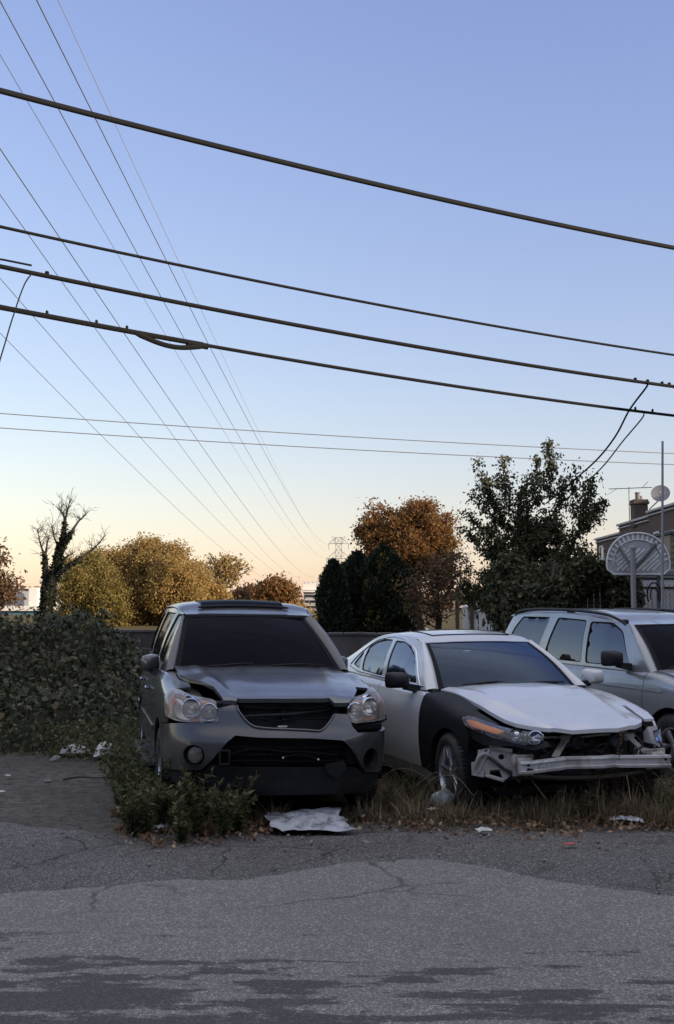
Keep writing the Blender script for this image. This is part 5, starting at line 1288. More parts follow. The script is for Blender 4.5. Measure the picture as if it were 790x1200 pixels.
# far line of trees (one mass)
def treeline():
    rg = np.random.default_rng(8); n = 26000; x = rg.uniform(-420, 420, n); y = 330 + rg.uniform(-14, 14, n)
    H = 5.0 + 1.6 * np.sin(x * .05) + 1.2 * np.sin(x * .13 + 1) + .9 * np.sin(x * .31 + 2)
    P = np.stack([x, y, rg.uniform(0, 1, n) ** .7 * H], -1)
    o = quads_obj('distant_woodland', leaf_quads(P, 1.5, rg, .8), M['leaf_brown']); tag(o, 'low brown woodland along the horizon', 'woodland', kind='stuff')
treeline()

# ------------------------------------------------------------------ vine thicket, hedge
def mound_fn():
    lumps = [(-7.0, 16.4, 2.3, 2.4, 1.44), (-4.1, 16.8, 1.25, 1.7, 1.46), (-4.9, 15.8, 1.7, 2.0, 1.50), (-9.4, 15.2, 2.2, 2.4, 1.40), (-3.7, 14.2, 1.1, 1.6, .72), (-5.6, 14.0, 1.5, 1.5, .92), (-11.5, 16.5, 2.6, 3, 1.7), (-3.2, 16.4, 1.2, 1.8, .80), (-2.3, 17.2, 1.1, 1.8, .50), (-7.6, 13.7, 1.3, 1.3, .86)]
    def f(x, y):
        z = np.zeros_like(x)
        for cx, cy, rx, ry, h in lumps:
            q = ((x - cx) / rx) ** 2 + ((y - cy) / ry) ** 2; z = np.maximum(z, h * np.sqrt(np.clip(1 - q, 0, 1)) ** .8)
        return .93 * z * (1 + .10 * np.sin(x * 1.1 + 2) + .12 * np.sin(x * 2.1 + y * 1.3) + .12 * np.sin(x * 4.3 - y * 3.1) + .09 * np.sin(x * 8 + y * 7))
    return f
def thicket():
    rg = np.random.default_rng(51); f = mound_fn()
    xs = np.linspace(-14, -1.2, 110); ys = np.linspace(11.8, 19.4, 70); X, Y = np.meshgrid(xs, ys); Z = f(X, Y) * .9 - .08
    e = empty('vine_thicket', (-7, 15, 0)); tag(e, 'broad mound of large-leaved vines left of the grey SUV', 'thicket')
    o = np.array([-7, 15, 0])
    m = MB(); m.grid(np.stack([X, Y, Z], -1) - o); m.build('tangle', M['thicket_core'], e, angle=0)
    def scatter(n, seed, zlo=.12):
        r2 = np.random.default_rng(seed); x = r2.uniform(-13.5, -1.4, n); y = r2.uniform(11.9, 19, n); z = f(x, y); k = z > zlo; x, y, z = x[k], y[k], z[k]
        h = .05; nx = -(f(x + h, y) - f(x - h, y)) / (2 * h); ny = -(f(x, y + h) - f(x, y - h)) / (2 * h)
        return np.stack([x, y, z], -1), unit(np.stack([nx, ny, np.full_like(nx, .55)], -1)), r2
    P, Nn, r2 = scatter(62000, 52)
    P = P + Nn * (r2.uniform(-.22, .20, (len(P), 1)) + .10 * np.sin(P[:, :1] * 3.7 + P[:, 1:2] * 2.9) * np.sin(P[:, 2:3] * 6)) - o
    quads_obj('leaves', leaf_shapes(P, .078, r2, LOBED, Nn + np.array([0, -.35, .1]), .75), M['leaf_vine'], e, nv=len(LOBED))
    P, Nn, r2 = scatter(14000, 53)
    P = P + Nn * r2.uniform(0, .22, (len(P), 1)) - o
    quads_obj('small_leaves', leaf_quads(P, .08, r2, .7, Nn * .6), M['leaf_vine'], e)
    m = MB()
    P, Nn, r2 = scatter(260, 54, .3)
    for p, n_ in zip(P - o, Nn):
        q = p + n_ * .15 + r2.normal(0, .12, 3); t = q + np.array([r2.normal(0, .25), r2.normal(0, .2), r2.uniform(-.1, .30)]); m.tube(cr([p, q, t], 4), [.006] * 9, 3, False)
    tag(m.build('stems', M['bark'], e, angle=0), kind='stuff')
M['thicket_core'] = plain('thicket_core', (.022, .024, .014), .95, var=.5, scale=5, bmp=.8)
thicket()
# ------------------------------------------------------------------ building materials
def brick_mat(name, c1, c2, mortar, sc=1.0):
    m, nt, out = newmat(name); g = nt.nodes.new('ShaderNodeNewGeometry'); co = objco(nt)
    # use the face direction to lay courses on x- and y-facing walls alike
    sp = nt.nodes.new('ShaderNodeSeparateXYZ'); nt.links.new(co, sp.inputs[0])
    cm = nt.nodes.new('ShaderNodeCombineXYZ'); nt.links.new(math_(nt, 'ADD', sp.outputs[0], sp.outputs[1]), cm.inputs[0]); nt.links.new(sp.outputs[2], cm.inputs[1])
    b = N(nt, 'ShaderNodeTexBrick', i_Scale=sc, i_Mortar_Size=.012, i_Bias=-.1, i_Brick_Width=.215, i_Row_Height=.075)
    b.inputs['Color1'].default_value = (*c1, 1); b.inputs['Color2'].default_value = (*c2, 1); b.inputs['Mortar'].default_value = (*mortar, 1)
    nt.links.new(cm.outputs[0], b.inputs['Vector'])
    f = noise(nt, 1.2, 6, .7, co)
    c = mixc(nt, math_(nt, 'MULTIPLY', f, .5), b.outputs[0], tuple(x * .5 for x in c1))
    prin(nt, out, Base_Color=c, Roughness=.9, Normal=bump(nt, b.outputs['Fac'], -.4, .01)); return m
M['brick'] = brick_mat('brick', (.105, .060, .047), (.075, .044, .036), (.13, .12, .11))
M['brick_old'] = brick_mat('brick_old', (.085, .054, .044), (.062, .041, .035), (.11, .10, .09))
M['white_trim'] = plain('white_trim', (.60, .60, .59), .55, var=.1, scale=4)
M['white_siding'] = plain('white_siding', (.42, .41, .39), .6, var=.12, scale=3, dirt=(.3, .28, .25), dirt_amt=.5)
M['cornice_grey'] = plain('cornice_grey', (.36, .36, .37), .6, var=.15, scale=4)
M['tan_siding'] = plain('tan_siding', (.22, .185, .14), .7, var=.12, scale=3)
M['roof_felt'] = plain('roof_felt', (.07, .07, .075), .9, var=.3, scale=4, bmp=.3)
M['roof_grey'] = plain('roof_grey', (.17, .17, .18), .8, var=.2, scale=6, bmp=.2)
M['window_glass'] = plain('window_glass', (.02, .024, .03), .06, var=.2, scale=2, spec=.8)
M['galv'] = plain('galv', (.26, .265, .27), .5, metal=.4, var=.2, scale=12)
M['galv_dark'] = plain('galv_dark', (.12, .125, .13), .55, metal=.4, var=.2, scale=12)
M['cable'] = plain('cable', (.008, .008, .009), .8, var=.2, spec=.2)
M['wire'] = plain('wire', (.16, .16, .165), .55, metal=.3, var=.1)
M['wire_bright'] = plain('wire_bright', (.45, .42, .42), .5, metal=.3, var=.1)
M['wood_pole'] = plain('wood_pole', (.10, .075, .055), .9, var=.35, scale=5, bmp=.5)
M['fence_brown'] = plain('fence_brown', (.055, .042, .034), .85, var=.3, scale=5, bmp=.3)
M['backboard'] = plain('backboard', (.72, .71, .70), .55, var=.12, scale=5, dirt=(.25, .22, .2), dirt_amt=.5)
M['backboard_sheet'] = plain('backboard_sheet', (.40, .39, .385), .6, var=.15, scale=5)  # darker than the ribs: recess shade put into the colour
M['dish'] = plain('dish', (.20, .20, .205), .5, var=.1)
M['tower_steel'] = plain('tower_steel', (.30, .31, .33), .6, var=.1)
M['far_white'] = plain('far_white', (.62, .60, .57), .7, var=.08, scale=.2)
M['far_grey'] = plain('far_grey', (.36, .37, .40), .7, var=.08, scale=.2)
M['far_blue'] = plain('far_blue', (.06, .19, .32), .6, var=.1, scale=.2)
M['paper'] = plain('paper', (.46, .47, .50), .85, var=.35, scale=16, bmp=.3, dirt=(.10, .11, .13), dirt_amt=.9)
M['white_plastic'] = plain('white_plastic', (.60, .58, .56), .4, var=.15, scale=12, dirt=(.3, .27, .23), dirt_amt=.5)
M['red_plastic'] = plain('red_plastic', (.45, .07, .05), .4, var=.15)
M['foil'] = plain('foil', (.46, .48, .52), .30, metal=.7, var=.3, scale=18)
M['green_plastic'] = plain('green_plastic', (.04, .22, .12), .4, var=.2)
M['clear_plastic'] = plain('clear_plastic', (.30, .33, .33), .2, var=.3, scale=10, spec=.7)
M['twig'] = plain('twig', (.06, .045, .035), .9, var=.3, scale=12)
M['stone'] = plain('stone', (.20, .195, .19), .9, var=.4, scale=16, bmp=.4)

# ------------------------------------------------------------------ back wall
e = empty('boundary_wall', (0, 20.2, 0)); tag(e, 'low weathered concrete wall behind the cars', 'wall')
m = MB(); nx = 60; X = np.linspace(-13, 4.6, nx); rg = np.random.default_rng(2); tz = 1.20 - (X + 4) * .012 + rg.normal(0, .006, nx)
sec = lambda i: [(X[i], -.12, -.1), (X[i], -.12, tz[i] - .01), (X[i], -.11, tz[i]), (X[i], .11, tz[i]), (X[i], .12, tz[i] - .01), (X[i], .12, -.1)]
V = [v for i in range(nx) for v in sec(i)]; F = [(i * 6 + j, (i + 1) * 6 + j, (i + 1) * 6 + j + 1, i * 6 + j + 1) for i in range(nx - 1) for j in range(5)] + [tuple(range(6)), tuple((nx - 1) * 6 + j for j in reversed(range(6)))]
m.add(V, F); m.build('wall', M['wall_concrete'] if 'wall_concrete' in M else plain('wall_concrete', (.115, .105, .095), .95, var=.35, scale=1.5, bmp=.4, dirt=(.045, .04, .035), dirt_amt=.8), e)
m = MB()
for i in range(nx - 1):
    if i % 1 == 0: m.bar((X[i], 0, tz[i] + .02), (X[i + 1] - .012, 0, tz[i + 1] + .02), .30, .05, .008)
m.build('coping', MATS['wall_concrete'], e)

# ------------------------------------------------------------------ row houses on the right
def window_unit(parent, x, y, z, w, h, nx_=-1):
    """window on an x-facing wall (face at x, looking to nx_)"""
    f = MB()
    for dy, dz, a, b in ((-w / 2, 0, .09, h + .09), (w / 2, 0, .09, h + .09), (0, h / 2, w + .09, .09), (0, -h / 2, w + .09, .09), (0, 0, w, .05)):
        f.box((x + nx_ * .03, y + dy, z + dz), (.10, a, b), .01)
    fr = f.build('window', M['white_trim'], parent)
    MB().box((x + nx_ * .012, y, z), (.02, w, h)).build('pane', M['window_glass'], fr)
    MB().box((x + nx_ * .08, y, z - h / 2 - .09), (.2, w + .3, .08), .01).build('sill', M['white_trim'], fr)
def rowhouse(y0, y1, H, xf, label, brick='brick', storeys=2, depth=11, chim=None, bay=False):
    e = empty('row_house', (xf, (y0 + y1) / 2, 0)); tag(e, label, 'house', 'row of brick houses on the right')
    ox = np.array([xf, (y0 + y1) / 2, 0]); w = y1 - y0
    MB().box((depth / 2, 0, H / 2 - .1), (depth, w - .02, H - .2)).build('wall', M[brick], e)
    m = MB(); m.box((depth / 2 + .02, 0, H - .12), (depth + .10, w + .0, .10), .01); m.build('roof', M['roof_felt'], e)
    m = MB(); m.box((-.04, 0, H - .02), (.26, w - .004, .12), .02); m.box((-.02, 0, H - .20), (.16, w - .004, .08), .02); m.build('cornice', M['cornice_grey'], e)
    for s in range(storeys):
        zc = 1.75 + s * 2.75
        if zc + .9 > H - .3: break
        for dy in (-w * .27, w * .27):
            if s == 0 and dy > 0:
                d = MB(); d.box((-.02, dy, 1.15), (.06, .95, 2.1), .01); d_ = d.build('door', M['fence_brown'], e); MB().box((-.07, dy + .35, 1.1), (.05, .05, .05), .01).build('handle', M['chrome'], d_)
            else: window_unit(e, 0, dy, zc, .95, 1.45)
    if bay:
        m = MB(); m.box((-.22, 0, 3.9), (.45, 2.6, 1.7), .02); b_ = m.build('bay', M['white_siding'], e)
        m = MB(); m.hull([(0, -1.5, 4.74), (0, 1.5, 4.74), (-.62, -1.5, 4.74), (-.62, 1.5, 4.74), (0, -1.2, 5.2), (0, 1.2, 5.2), (-.2, -.9, 5.1), (-.2, .9, 5.1), (0, -1.5, 4.68), (0, 1.5, 4.68), (-.62, -1.5, 4.68), (-.62, 1.5, 4.68)]); m.build('bay_roof', M['roof_grey'], b_)
        f = MB()
        for dy in (-.75, 0, .75):
            for a, b, c_, d_ in ((dy - .32, 4.1, .05, 1.1), (dy + .32, 4.1, .05, 1.1)): f.box((-.46, a, b), (.05, c_, d_), .005)
            f.box((-.46, dy, 4.65), (.05, .6, .05)); f.box((-.46, dy, 3.55), (.05, .6, .05))
        f.build('bay_window', M['white_trim'], b_); m = MB()
        m.box((-.455, 0, 4.1), (.02, 2.1, 1.04)); m.build('pane', M['window_glass'], b_)
    if chim:
        yc = chim - (y0 + y1) / 2
        m = MB(); m.box((.25, yc, H + .30), (.72, .74, 1.3), .01); m.box((.25, yc, H + .90), (.86, .88, .14), .02); m.box((.25, yc, H + 1.02), (.78, .80, .12), .02); c_ = m.build('chimney', M['brick_old'], e)
        m = MB(); m.lathe([(.13, 0), (.12, .32), (.15, .34), (.15, .38), (.10, .38), (.09, 0)], 14, Matrix.Translation((.15, yc - .12, H + 1.08))); m.lathe([(.10, 0), (.10, .22), (.07, .22), (.07, 0)], 14, Matrix.Translation((.38, yc + .15, H + 1.08))); m.build('chimney_pot', M['stone'], c_)
    return e
rowhouse(48.4, 54.6, 6.35, 15.4, 'brick row house with a grey-roofed bay at the right edge', bay=True)
rowhouse(54.6, 60.8, 6.15, 15.5, 'brick row house carrying the chimney and the roof aerial', chim=57.6)
rowhouse(60.8, 67.0, 5.75, 15.7, 'brick row house half hidden by the large dark tree, farthest of the row', brick='brick_old')
yy = 48.4
for k in range(9):
    rowhouse(yy - 8.2, yy, 7.4 + .35 * (k % 3), 15.6, 'brick row house outside the picture on the right', brick='brick' if k % 2 else 'brick_old', storeys=2); yy -= 8.2
yy = 52.0  # added row out of view, there to keep the chimney in shade
for k in range(8):
    rowhouse(yy - 9.2, yy, 11.0 + .2 * (k % 2), 31.0, 'four-storey brick house added unseen behind the row, shading its chimney', brick='brick_old', storeys=3); yy -= 9.2
yy = -18.0
for k in range(7):
    e = empty('row_house', (-30 + k * 7.2, yy, 0)); tag(e, 'brick terrace house across the street behind the photographer', 'house', 'terrace across the street')
    H_ = 7.2 + .5 * (k % 3)
    MB().box((0, -4.5, H_ / 2), (7.16, 9, H_)).build('wall', M['brick_old' if k % 2 else 'brick'], e)
    MB().box((0, .02, H_ - .05), (7.16, .4, .3), .03).build('cornice', M['cornice_grey'], e)
    MB().box((0, -4.5, H_ + .05), (7.1, 9, .1)).build('roof', M['roof_felt'], e)
    for z in (1.8, 5.2):
        for dx in (-1.9, 1.9):
            f = MB(); [f.box((dx + a, .03, z + b), (c_, .1, d_), .01) for a, b, c_, d_ in ((-.5, 0, .09, 1.6), (.5, 0, .09, 1.6), (0, .8, 1.1, .09), (0, -.8, 1.1, .09), (0, 0, 1, .05))]
            w_ = f.build('window', M['white_trim'], e); MB().box((dx, .012, z), (1, .02, 1.6)).build('pane', M['window_glass'], w_)
# roof aerial and satellite dish
p = at(738, 613, 56); e = empty('tv_aerial', p); tag(e, 'tv aerial on a thin mast beside the chimney', 'aerial')
k = 56 / _F
m = MB(); m.tube([(0, 0, -.6), (0, 0, 43 * k)], .022, 6); m.build('mast', M['galv_dark'], e)
m = MB(); zt = 41 * k; m.tube([(-22 * k, .3, zt), (24 * k, -.5, zt)], .022, 5)
for i, t in enumerate(np.linspace(-.85, 1, 9)): c_ = np.array([t * 23 * k, -.1 - t * .4, zt]); L = .5 - .03 * i; m.tube([c_ + np.array([.2, .9, .05]) * L, c_ - np.array([.2, .9, .05]) * L], .009, 4)
m.tube([(14 * k, -.2, zt), (20 * k, -.4, zt + 7 * k)], .014, 4); m.tube([(-13 * k, .2, zt), (-24 * k, .4, zt - 7 * k)], .010, 4); m.build('boom', M['galv_dark'], e)
p = at(774, 578, 55.5); e = empty('satellite_dish', p); tag(e, 'grey oval satellite dish right of the chimney', 'dish')
m = MB(); prof = [(r_, .25 * r_ ** 2 - .06) for r_ in np.linspace(0, .46, 9)]; n_ = Vector((-.35, -1, .45)).normalized(); Mx = Matrix.Rotation(0, 4, 'X') @ n_.to_track_quat('Z', 'Y').to_matrix().to_4x4()
m.lathe(prof + [(.47, -.005), (.455, -.03)] + [(r_, .25 * r_ ** 2 - .085) for r_ in np.linspace(.44, 0, 6)], 32, Mx); m.build('reflector', M['dish'], e)
m = MB(); m.tube([(0, .1, -.05), (-.02, .3, -.35), (-.45, .35, -.75), (-.55, .3, -1.1)], .03, 7); m.build('dish_arm', M['galv_dark'], e)
m = MB(); m.tube([Mx @ Vector((0, -.42, .0)), Mx @ Vector((0, -.25, .42))], .015, 5); m.box(Mx @ Vector((0, -.22, .45)), (.10, .10, .12), .02); m.build('receiver', M['galv'], e)

# ------------------------------------------------------------------ yard on the right: garage, fence, backboard
Y = 26.0; e = empty('garage', (9.5, Y, 0)); tag(e, 'white garage with panelled doors behind the chain-link fence', 'garage')
MB().box((0, 3, 1.18), (5.6, 6, 2.36)).build('wall', M['tan_siding'], e)
m = MB(); m.box((0, 2.95, 2.44), (6.0, 6.3, .14), .02); m.build('roof', M['roof_grey'], e)
for dx in (-1.62, .95):
    d = MB(); d.box((dx, -.03, 1.03), (2.40, .06, 2.06), .005)
    for r_ in range(4):
        for c_ in range(4): d.box((dx - .89 + c_ * .595, -.065, .30 + r_ * .49), (.50, .03, .38), .012)
    d_ = d.build('garage_door', M['white_siding'], e); MB().box((dx, -.10, .9), (.14, .04, .04), .01).build('handle', M['galv_dark'], d_)
m = MB(); m.box((-.33, -.05, 1.1), (.14, .10, 2.2), .01); m.box((0, -.05, 2.2), (5.5, .09, .16), .01); m.build('door_frame', M['white_trim'], e)
Y = 33; e = empty('house_extension', (11.52, Y, 0)); tag(e, 'tan-sided house extension above the garage roof at the right edge', 'house')
MB().box((1, 3, 1.9), (5.2, 6, 3.8)).build('wall', M['tan_siding'], e)
m = MB()
for i in range(20): m.box((1, -.02, .15 + i * .185), (5.2, .05, .03))
m.build('siding_lap', M['tan_siding'], e)
m = MB(); m.box((1, 3, 3.86), (5.3, 6.2, .10), .02); m.build('roof', M['roof_felt'], e)
# basketball backboard, seen from the back
Y = 18.0; k = Y / _F; p0 = at(743, 712, Y); e = empty('basketball_hoop', (p0[0], Y, 0)); tag(e, 'fan-shaped grey basketball backboard on a steel post, seen from behind', 'basketball hoop')
zz = lambda py: at(743, py, Y)[2]
m = MB(); m.tube([(0, 0, -.1), (0, 0, zz(641))], .045, 12); m.lathe([(0, .03), (.05, .02), (.06, 0), (.06, -.03)], 12, Matrix.Translation((0, 0, zz(641)))); m.build('post', M['galv'], e)
cx = (755 - 743) * k; zc = zz(671); R = 38.5 * k; Hh = (671 - 623) * k
def fan(sc=1.0, n=26):
    a = np.linspace(PI * 1.0, 0, n); pts = [(cx + R * sc * math.copysign(abs(math.cos(t)) ** .95, math.cos(t)), zc + .12 + (Hh - .12) * sc * math.sin(t) ** .9) for t in a]
    return [(cx - R * sc * .78, zc - .02 * sc + (1 - sc) * .3), (cx - R * sc * .98, zc + .06 + (1 - sc) * .1)] + pts + [(cx + R * sc * .98, zc + .06 + (1 - sc) * .1), (cx + R * sc * .78, zc - .02 * sc + (1 - sc) * .3)]
tilt = .10
PB = lambda x, z, d: (x, .32 - d + (x - cx) * .10, z)
m = MB(); m.prism(fan()[::-1], PB, -.0, .012); bb = m.build('backboard', M['backboard_sheet'], e, angle=30)
m = MB(); pts = [PB(a, b, .03) for a, b in fan()]; m.tube(np.array(pts + pts[:1]), .016, 6, False)
inner = [PB(a, b, .025) for a, b in fan(.80)[2:-2]]; m.tube(np.array(inner), .009, 5, False)
for t in np.linspace(.06, .94, 17):
    a_ = PI * (1 - t); p1 = (cx + R * .82 * math.cos(a_), zc + .12 + (Hh - .12) * .80 * math.sin(a_) ** .9); p2 = (cx + R * .97 * math.cos(a_), zc + .12 + (Hh - .12) * .97 * math.sin(a_) ** .9); m.bar(PB(*p1, .022), PB(*p2, .022), .014, .03, 0)
for i in range(-6, 7):
    a0 = (cx + i * .085 - .28, zc + .04); d_ = .32
    for s in (1,):
        x1, z1 = a0; pts = [(x1 + j * .05, z1 + j * .045) for j in range(9)]; pts = [q for q in pts if abs(q[0] - cx) < R * .74 and q[1] < zc + .12 + (Hh - .12) * .74 * math.sqrt(max(0, 1 - ((q[0] - cx) / (R * .8)) ** 2)) and ((q[0] > cx) or True)]
        if len(pts) > 1: m.bar(PB(*pts[0], .022), PB(*pts[-1], .022), .012, .03, 0)
m.build('rib', M['backboard'], bb)
m = MB(); m.bar((0, 0, zz(668)), PB(cx - .32, zz(640), .05), .035, .05, .006); m.bar((.0, 0, zz(668)), PB(cx + .30, zz(637), .05), .04, .06, .006); m.bar((0, -.0, zz(655)), PB(cx - .05, zz(655), .03), .04, .05, .006); m.build('brace', M['galv_dark'], e)
m = MB(); n_ = 24; m.tube([(cx + .23 * math.cos(t), .62 + .23 * math.sin(t), zz(668)) for t in np.linspace(0, 2 * PI, n_)], .010, 6, False)
m.bar((cx, .33, zz(668)), (cx, .40, zz(668)), .14, .06, .008); m.build('rim', M['rust_rim'] if 'rust_rim' in M else plain('rust_rim', (.16, .07, .04), .7), e)
# thin tall mast
Y = 17.6; p = at(773, 712, Y); e = empty('mast', (p[0], Y, 0)); tag(e, 'thin tall white pole rising past the backboard', 'pole')
q = at(776.5, 517, Y) - np.array([p[0], Y, 0]); m = MB(); m.tube([(0, 0, 0), q * .5, q], [.026, .022, .018], 8); m.build('pole', M['galv'], e)
MB().box((0, 0, .05), (.12, .12, .1), .01).build('foot', M['galv_dark'], e)
# chain-link fence
def chainlink():
    Y = 18.6; x0 = at(742, 700, Y)[0]; x1 = x0 + 4.4; z0, z1 = .05, at(743, 677, Y)[2]
    e = empty('chain_link_fence', (x0, Y, 0)); tag(e, 'chain-link fence with grey posts in front of the white garage', 'fence')
    for i, x in enumerate((0.0, at(772, 700, Y)[0] - x0, 1.5, 2.9, 4.4)):
        m = MB(); m.tube([(x, 0, 0), (x, 0, z1 + .04)], .032, 8); m.lathe([(0, .03), (.025, .025), (.038, .0), (.038, -.04)], 8, Matrix.Translation((x, 0, z1 + .05))); m.build('post', M['galv_dark'], e)
    m = MB(); m.tube([(0, 0, z1), (4.4, 0, z1)], .022, 7); m.build('rail', M['galv_dark'], e)
    m = MB(); d = .075; H = z1 - z0; nH = int(H / d); n = int(4.4 / d)
    for i in range(n):
        x = i * d; pts = [(x + (d * .5 if j % 2 else 0) + (0), .012 * (1 if j % 2 else -1), z0 + j * d * .5) for j in range(2 * nH)]
        m.tube(np.array(pts), .006, 3, False)
        pts = [(x + d - (d * .5 if j % 2 else 0), .012 * (-1 if j % 2 else 1), z0 + j * d * .5) for j in range(2 * nH)]
    m.build('mesh', M['galv_dark'], e, angle=0)
chainlink()
Y = 18.5; p = at(766, 697, Y); e = empty('wire_hoop', p); tag(e, 'small black wire hoop hanging on the chain-link fence', 'hoop')
m = MB()
for s, w in ((1, .012), (.62, .010)): m.tube([(s * .11 * math.cos(t) + .02 * (1 - s), -.02, s * .20 * math.sin(t) - .02 * (1 - s)) for t in np.linspace(-.6, PI + .6, 20)], w, 6)
m.build('hoop', M['cable'], e)

# brown screen fence buried in creepers
def hedge():
    rg = np.random.default_rng(61); Y = 19.6
    xa, xb_ = at(652, 700, Y)[0], at(741, 700, Y)[0]; H = at(700, 668, Y)[2]
    e = empty('screen_fence', (xa, Y, 0)); tag(e, 'brown woven screen fence overgrown with creepers behind the silver car', 'fence')
    L = xb_ - xa
    m = MB()
    for i in range(int(L / .11)): m.box((i * .11 + .055, 0, H / 2), (.10, .022, H), .004)
    m.build('boarding', M['fence_brown'], e)
    m = MB()
    for z in np.arange(.12, H, .10):
        m.tube([(x, -.022 + .012 * ((i + int(z * 10)) % 2), z) for i, x in enumerate(np.linspace(0, L, 40))], .012, 4)
    m.build('weave', M['fence_brown'], e)
    for x in np.linspace(0, L, 4): 
        m = MB(); m.box((x, .06, H / 2 + .03), (.09, .09, H + .06), .01); m.build('post', M['fence_brown'], e)
    h = empty('creeper', (xa, Y, 0)); tag(h, 'dense creeper hanging over the brown screen fence', 'creeper')
    # creeper: heavy on top and at the left, bare patch at mid right
    P = []; n = 26000
    x = rg.uniform(-.95, L + .1, n); z = rg.uniform(0, 1, n)
    top = np.interp(x / L, [-.8, -.4, 0, .3, .6, .9, 1.1], [1.9, 2.05, 2.2, 2.42, 2.55, 2.58, 2.52]) + .10 * np.sin(x * 5) + .06 * np.sin(x * 13 + 1)
    low = np.interp(x / L, [-.8, 0, .08, .2, .4, .62, .70, 1.0, 1.1], [0, 0, .9, 1.7, 1.95, 2.1, .3, 0, .0])
    zz_ = low + (top - low) * z ** .8; yy_ = -rg.uniform(.02, .42, n) * np.interp(z, [0, .6, 1], [.7, 1, .5]) + rg.uniform(0, .3, n) * (z > .85)
    P = np.stack([x, yy_, zz_], -1); d = np.zeros((n, 3)); d[:, 1] = -.5
    m = MB()
    for i in range(46):
        x_ = rg.uniform(-.2, L); t_ = np.interp(x_ / L, [0, .5, .9, 1], [2.1, 2.4, 2.5, 2.45]); b_ = np.interp(x_ / L, [0, .05, .2, .6, .7, 1], [0, .6, 1.6, 2.0, 0, 0])
        m.tube(cr([(x_, -.05, b_), (x_ + rg.normal(0, .12), -.16, (t_ + b_) / 2), (x_ + rg.normal(0, .2), -.12, t_)], 5), .009, 4, False)
    tag(m.build('stems', M['bark_dark'], h, angle=0), kind='stuff')
    quads_obj('leaves', leaf_quads(P, .095, rg, .7, d, 1, .8), M['leaf_hedge'], h)
hedge()
tree('shrub', base(606, 21.5), [lob(602, 690, 21.5, 26, 44), lob(620, 705, 21, 24, 40), lob(640, 690, 21.5, 30, 34), lob(588, 712, 21.5, 16, 28)], 'dark shrub at the left end of the creeper fence', cat='shrub', tips=200, per=70, leaf=.10, sig=.14, mat='leaf_hedge', bark='bark_dark', seed=63, tip_r=.006, droop=.6)

# small white porches and posts glimpsed between the trees
def porch(px, Y, w, top, eave, label, seed):
    k = Y / _F; p = at(px, 712, Y); zt = at(px, top, Y)[2]; ze = at(px, eave, Y)[2]; W_ = w * k
    e = empty('porch', (p[0], Y, 0)); tag(e, label, 'porch')
    m = MB(); m.box((0, .8, ze / 2), (W_ * .9, 1.4, ze), .01); m.build('wall', M['white_siding'], e)
    m = MB(); m.hull([(-W_ / 2, -.2, ze), (W_ / 2, -.2, ze), (-W_ / 2, 1.8, ze), (W_ / 2, 1.8, ze), (-W_ / 2, -.2, ze + .05), (W_ / 2, -.2, ze + .05), (0, .3, zt), (0, 1.4, zt)]); m.build('roof', M['white_trim'], e)
    for dx in (-.42, .42): m = MB(); m.box((dx * W_, -.12, ze / 2), (.07, .07, ze)); m.build('post', M['white_trim'], e)
    m = MB(); m.box((-.15 * W_, .09, ze * .62), (W_ * .22, .03, ze * .35)); m.box((.2 * W_, .09, ze * .55), (W_ * .18, .03, ze * .5)); m.build('opening', M['window_glass'], e)
porch(578, 46, 26, 709, 716, 'white porch with a pitched roof, right one of the pair behind the white sedan', 1)
porch(556, 49, 22, 705, 712, 'white porch with a pitched roof, left one of the pair behind the white sedan', 2)
e = empty('picket_fence', (at(575, 712, 43)[0], 43, 0)); tag(e, 'white picket fence in front of the small porches', 'fence')
m = MB()
for i in range(16): x = -.9 + i * .12; m.hull([(x - .04, 0, 0), (x + .04, 0, 0), (x - .04, .02, 0), (x + .04, .02, 0), (x - .04, 0, 1.15), (x + .04, 0, 1.15), (x - .04, .02, 1.15), (x + .04, .02, 1.15), (x, 0, 1.22), (x, .02, 1.22)])
m.build('pickets', M['white_trim'], e); m = MB(); m.box((0, .04, .35), (2.0, .03, .07)); m.box((0, .04, .95), (2.0, .03, .07)); m.build('rail', M['white_trim'], e)
for i, (px, Y, tp, lab) in enumerate(((536, 44, 690, 'grey post left of the white porches'), (553, 42, 695, 'thin dark post between the white porches'))):
    p = at(px, 712, Y); e = empty('post', (p[0], Y, 0)); tag(e, lab, 'post'); z = at(px, tp, Y)[2]; m = MB(); m.tube([(0, 0, 0), (0, 0, z)], .08, 8); m.build('shaft', M['wood_pole'], e); m = MB(); m.box((0, 0, z), (.22, .22, .08), .02); m.build('cap', M['galv_dark'], e)

# ------------------------------------------------------------------ far buildings and pylon
def fbox(e, o, px0, px1, py0, py1, Y, d, mat, name):
    a = at(px0, py1, Y); b = at(px1, py0, Y); z0 = max(a[2], -1)
    return MB().box(((a[0] + b[0]) / 2 - o[0], Y + d / 2 - o[1], (z0 + b[2]) / 2), (b[0] - a[0], d, b[2] - z0), .05).build(name, M[mat], e)
o = (at(32, 712, 230)[0], 230); e = empty('warehouse', (*o, 0)); tag(e, 'long pale warehouse with a blue base, far off at the left', 'building')
fbox(e, o, -40, 60, 690, 724, 236, 24, 'far_grey', 'wall'); fbox(e, o, 33, 44, 689.5, 724, 232, 2, 'far_white', 'sunlit_patch'); fbox(e, o, -30, 84, 710, 716, 228, 6, 'far_white', 'canopy'); fbox(e, o, -30, 84, 716.3, 724, 229, 5, 'far_blue', 'blue_base'); fbox(e, o, -41, 61, 688.5, 689.9, 235, 26, 'far_white', 'roof_edge')  # paler upright box stands in for a sunlit patch of wall
o = (at(365, 712, 260)[0], 260); e = empty('office_block', (*o, 0)); tag(e, 'grey office block with four roof vents in the centre distance', 'building')
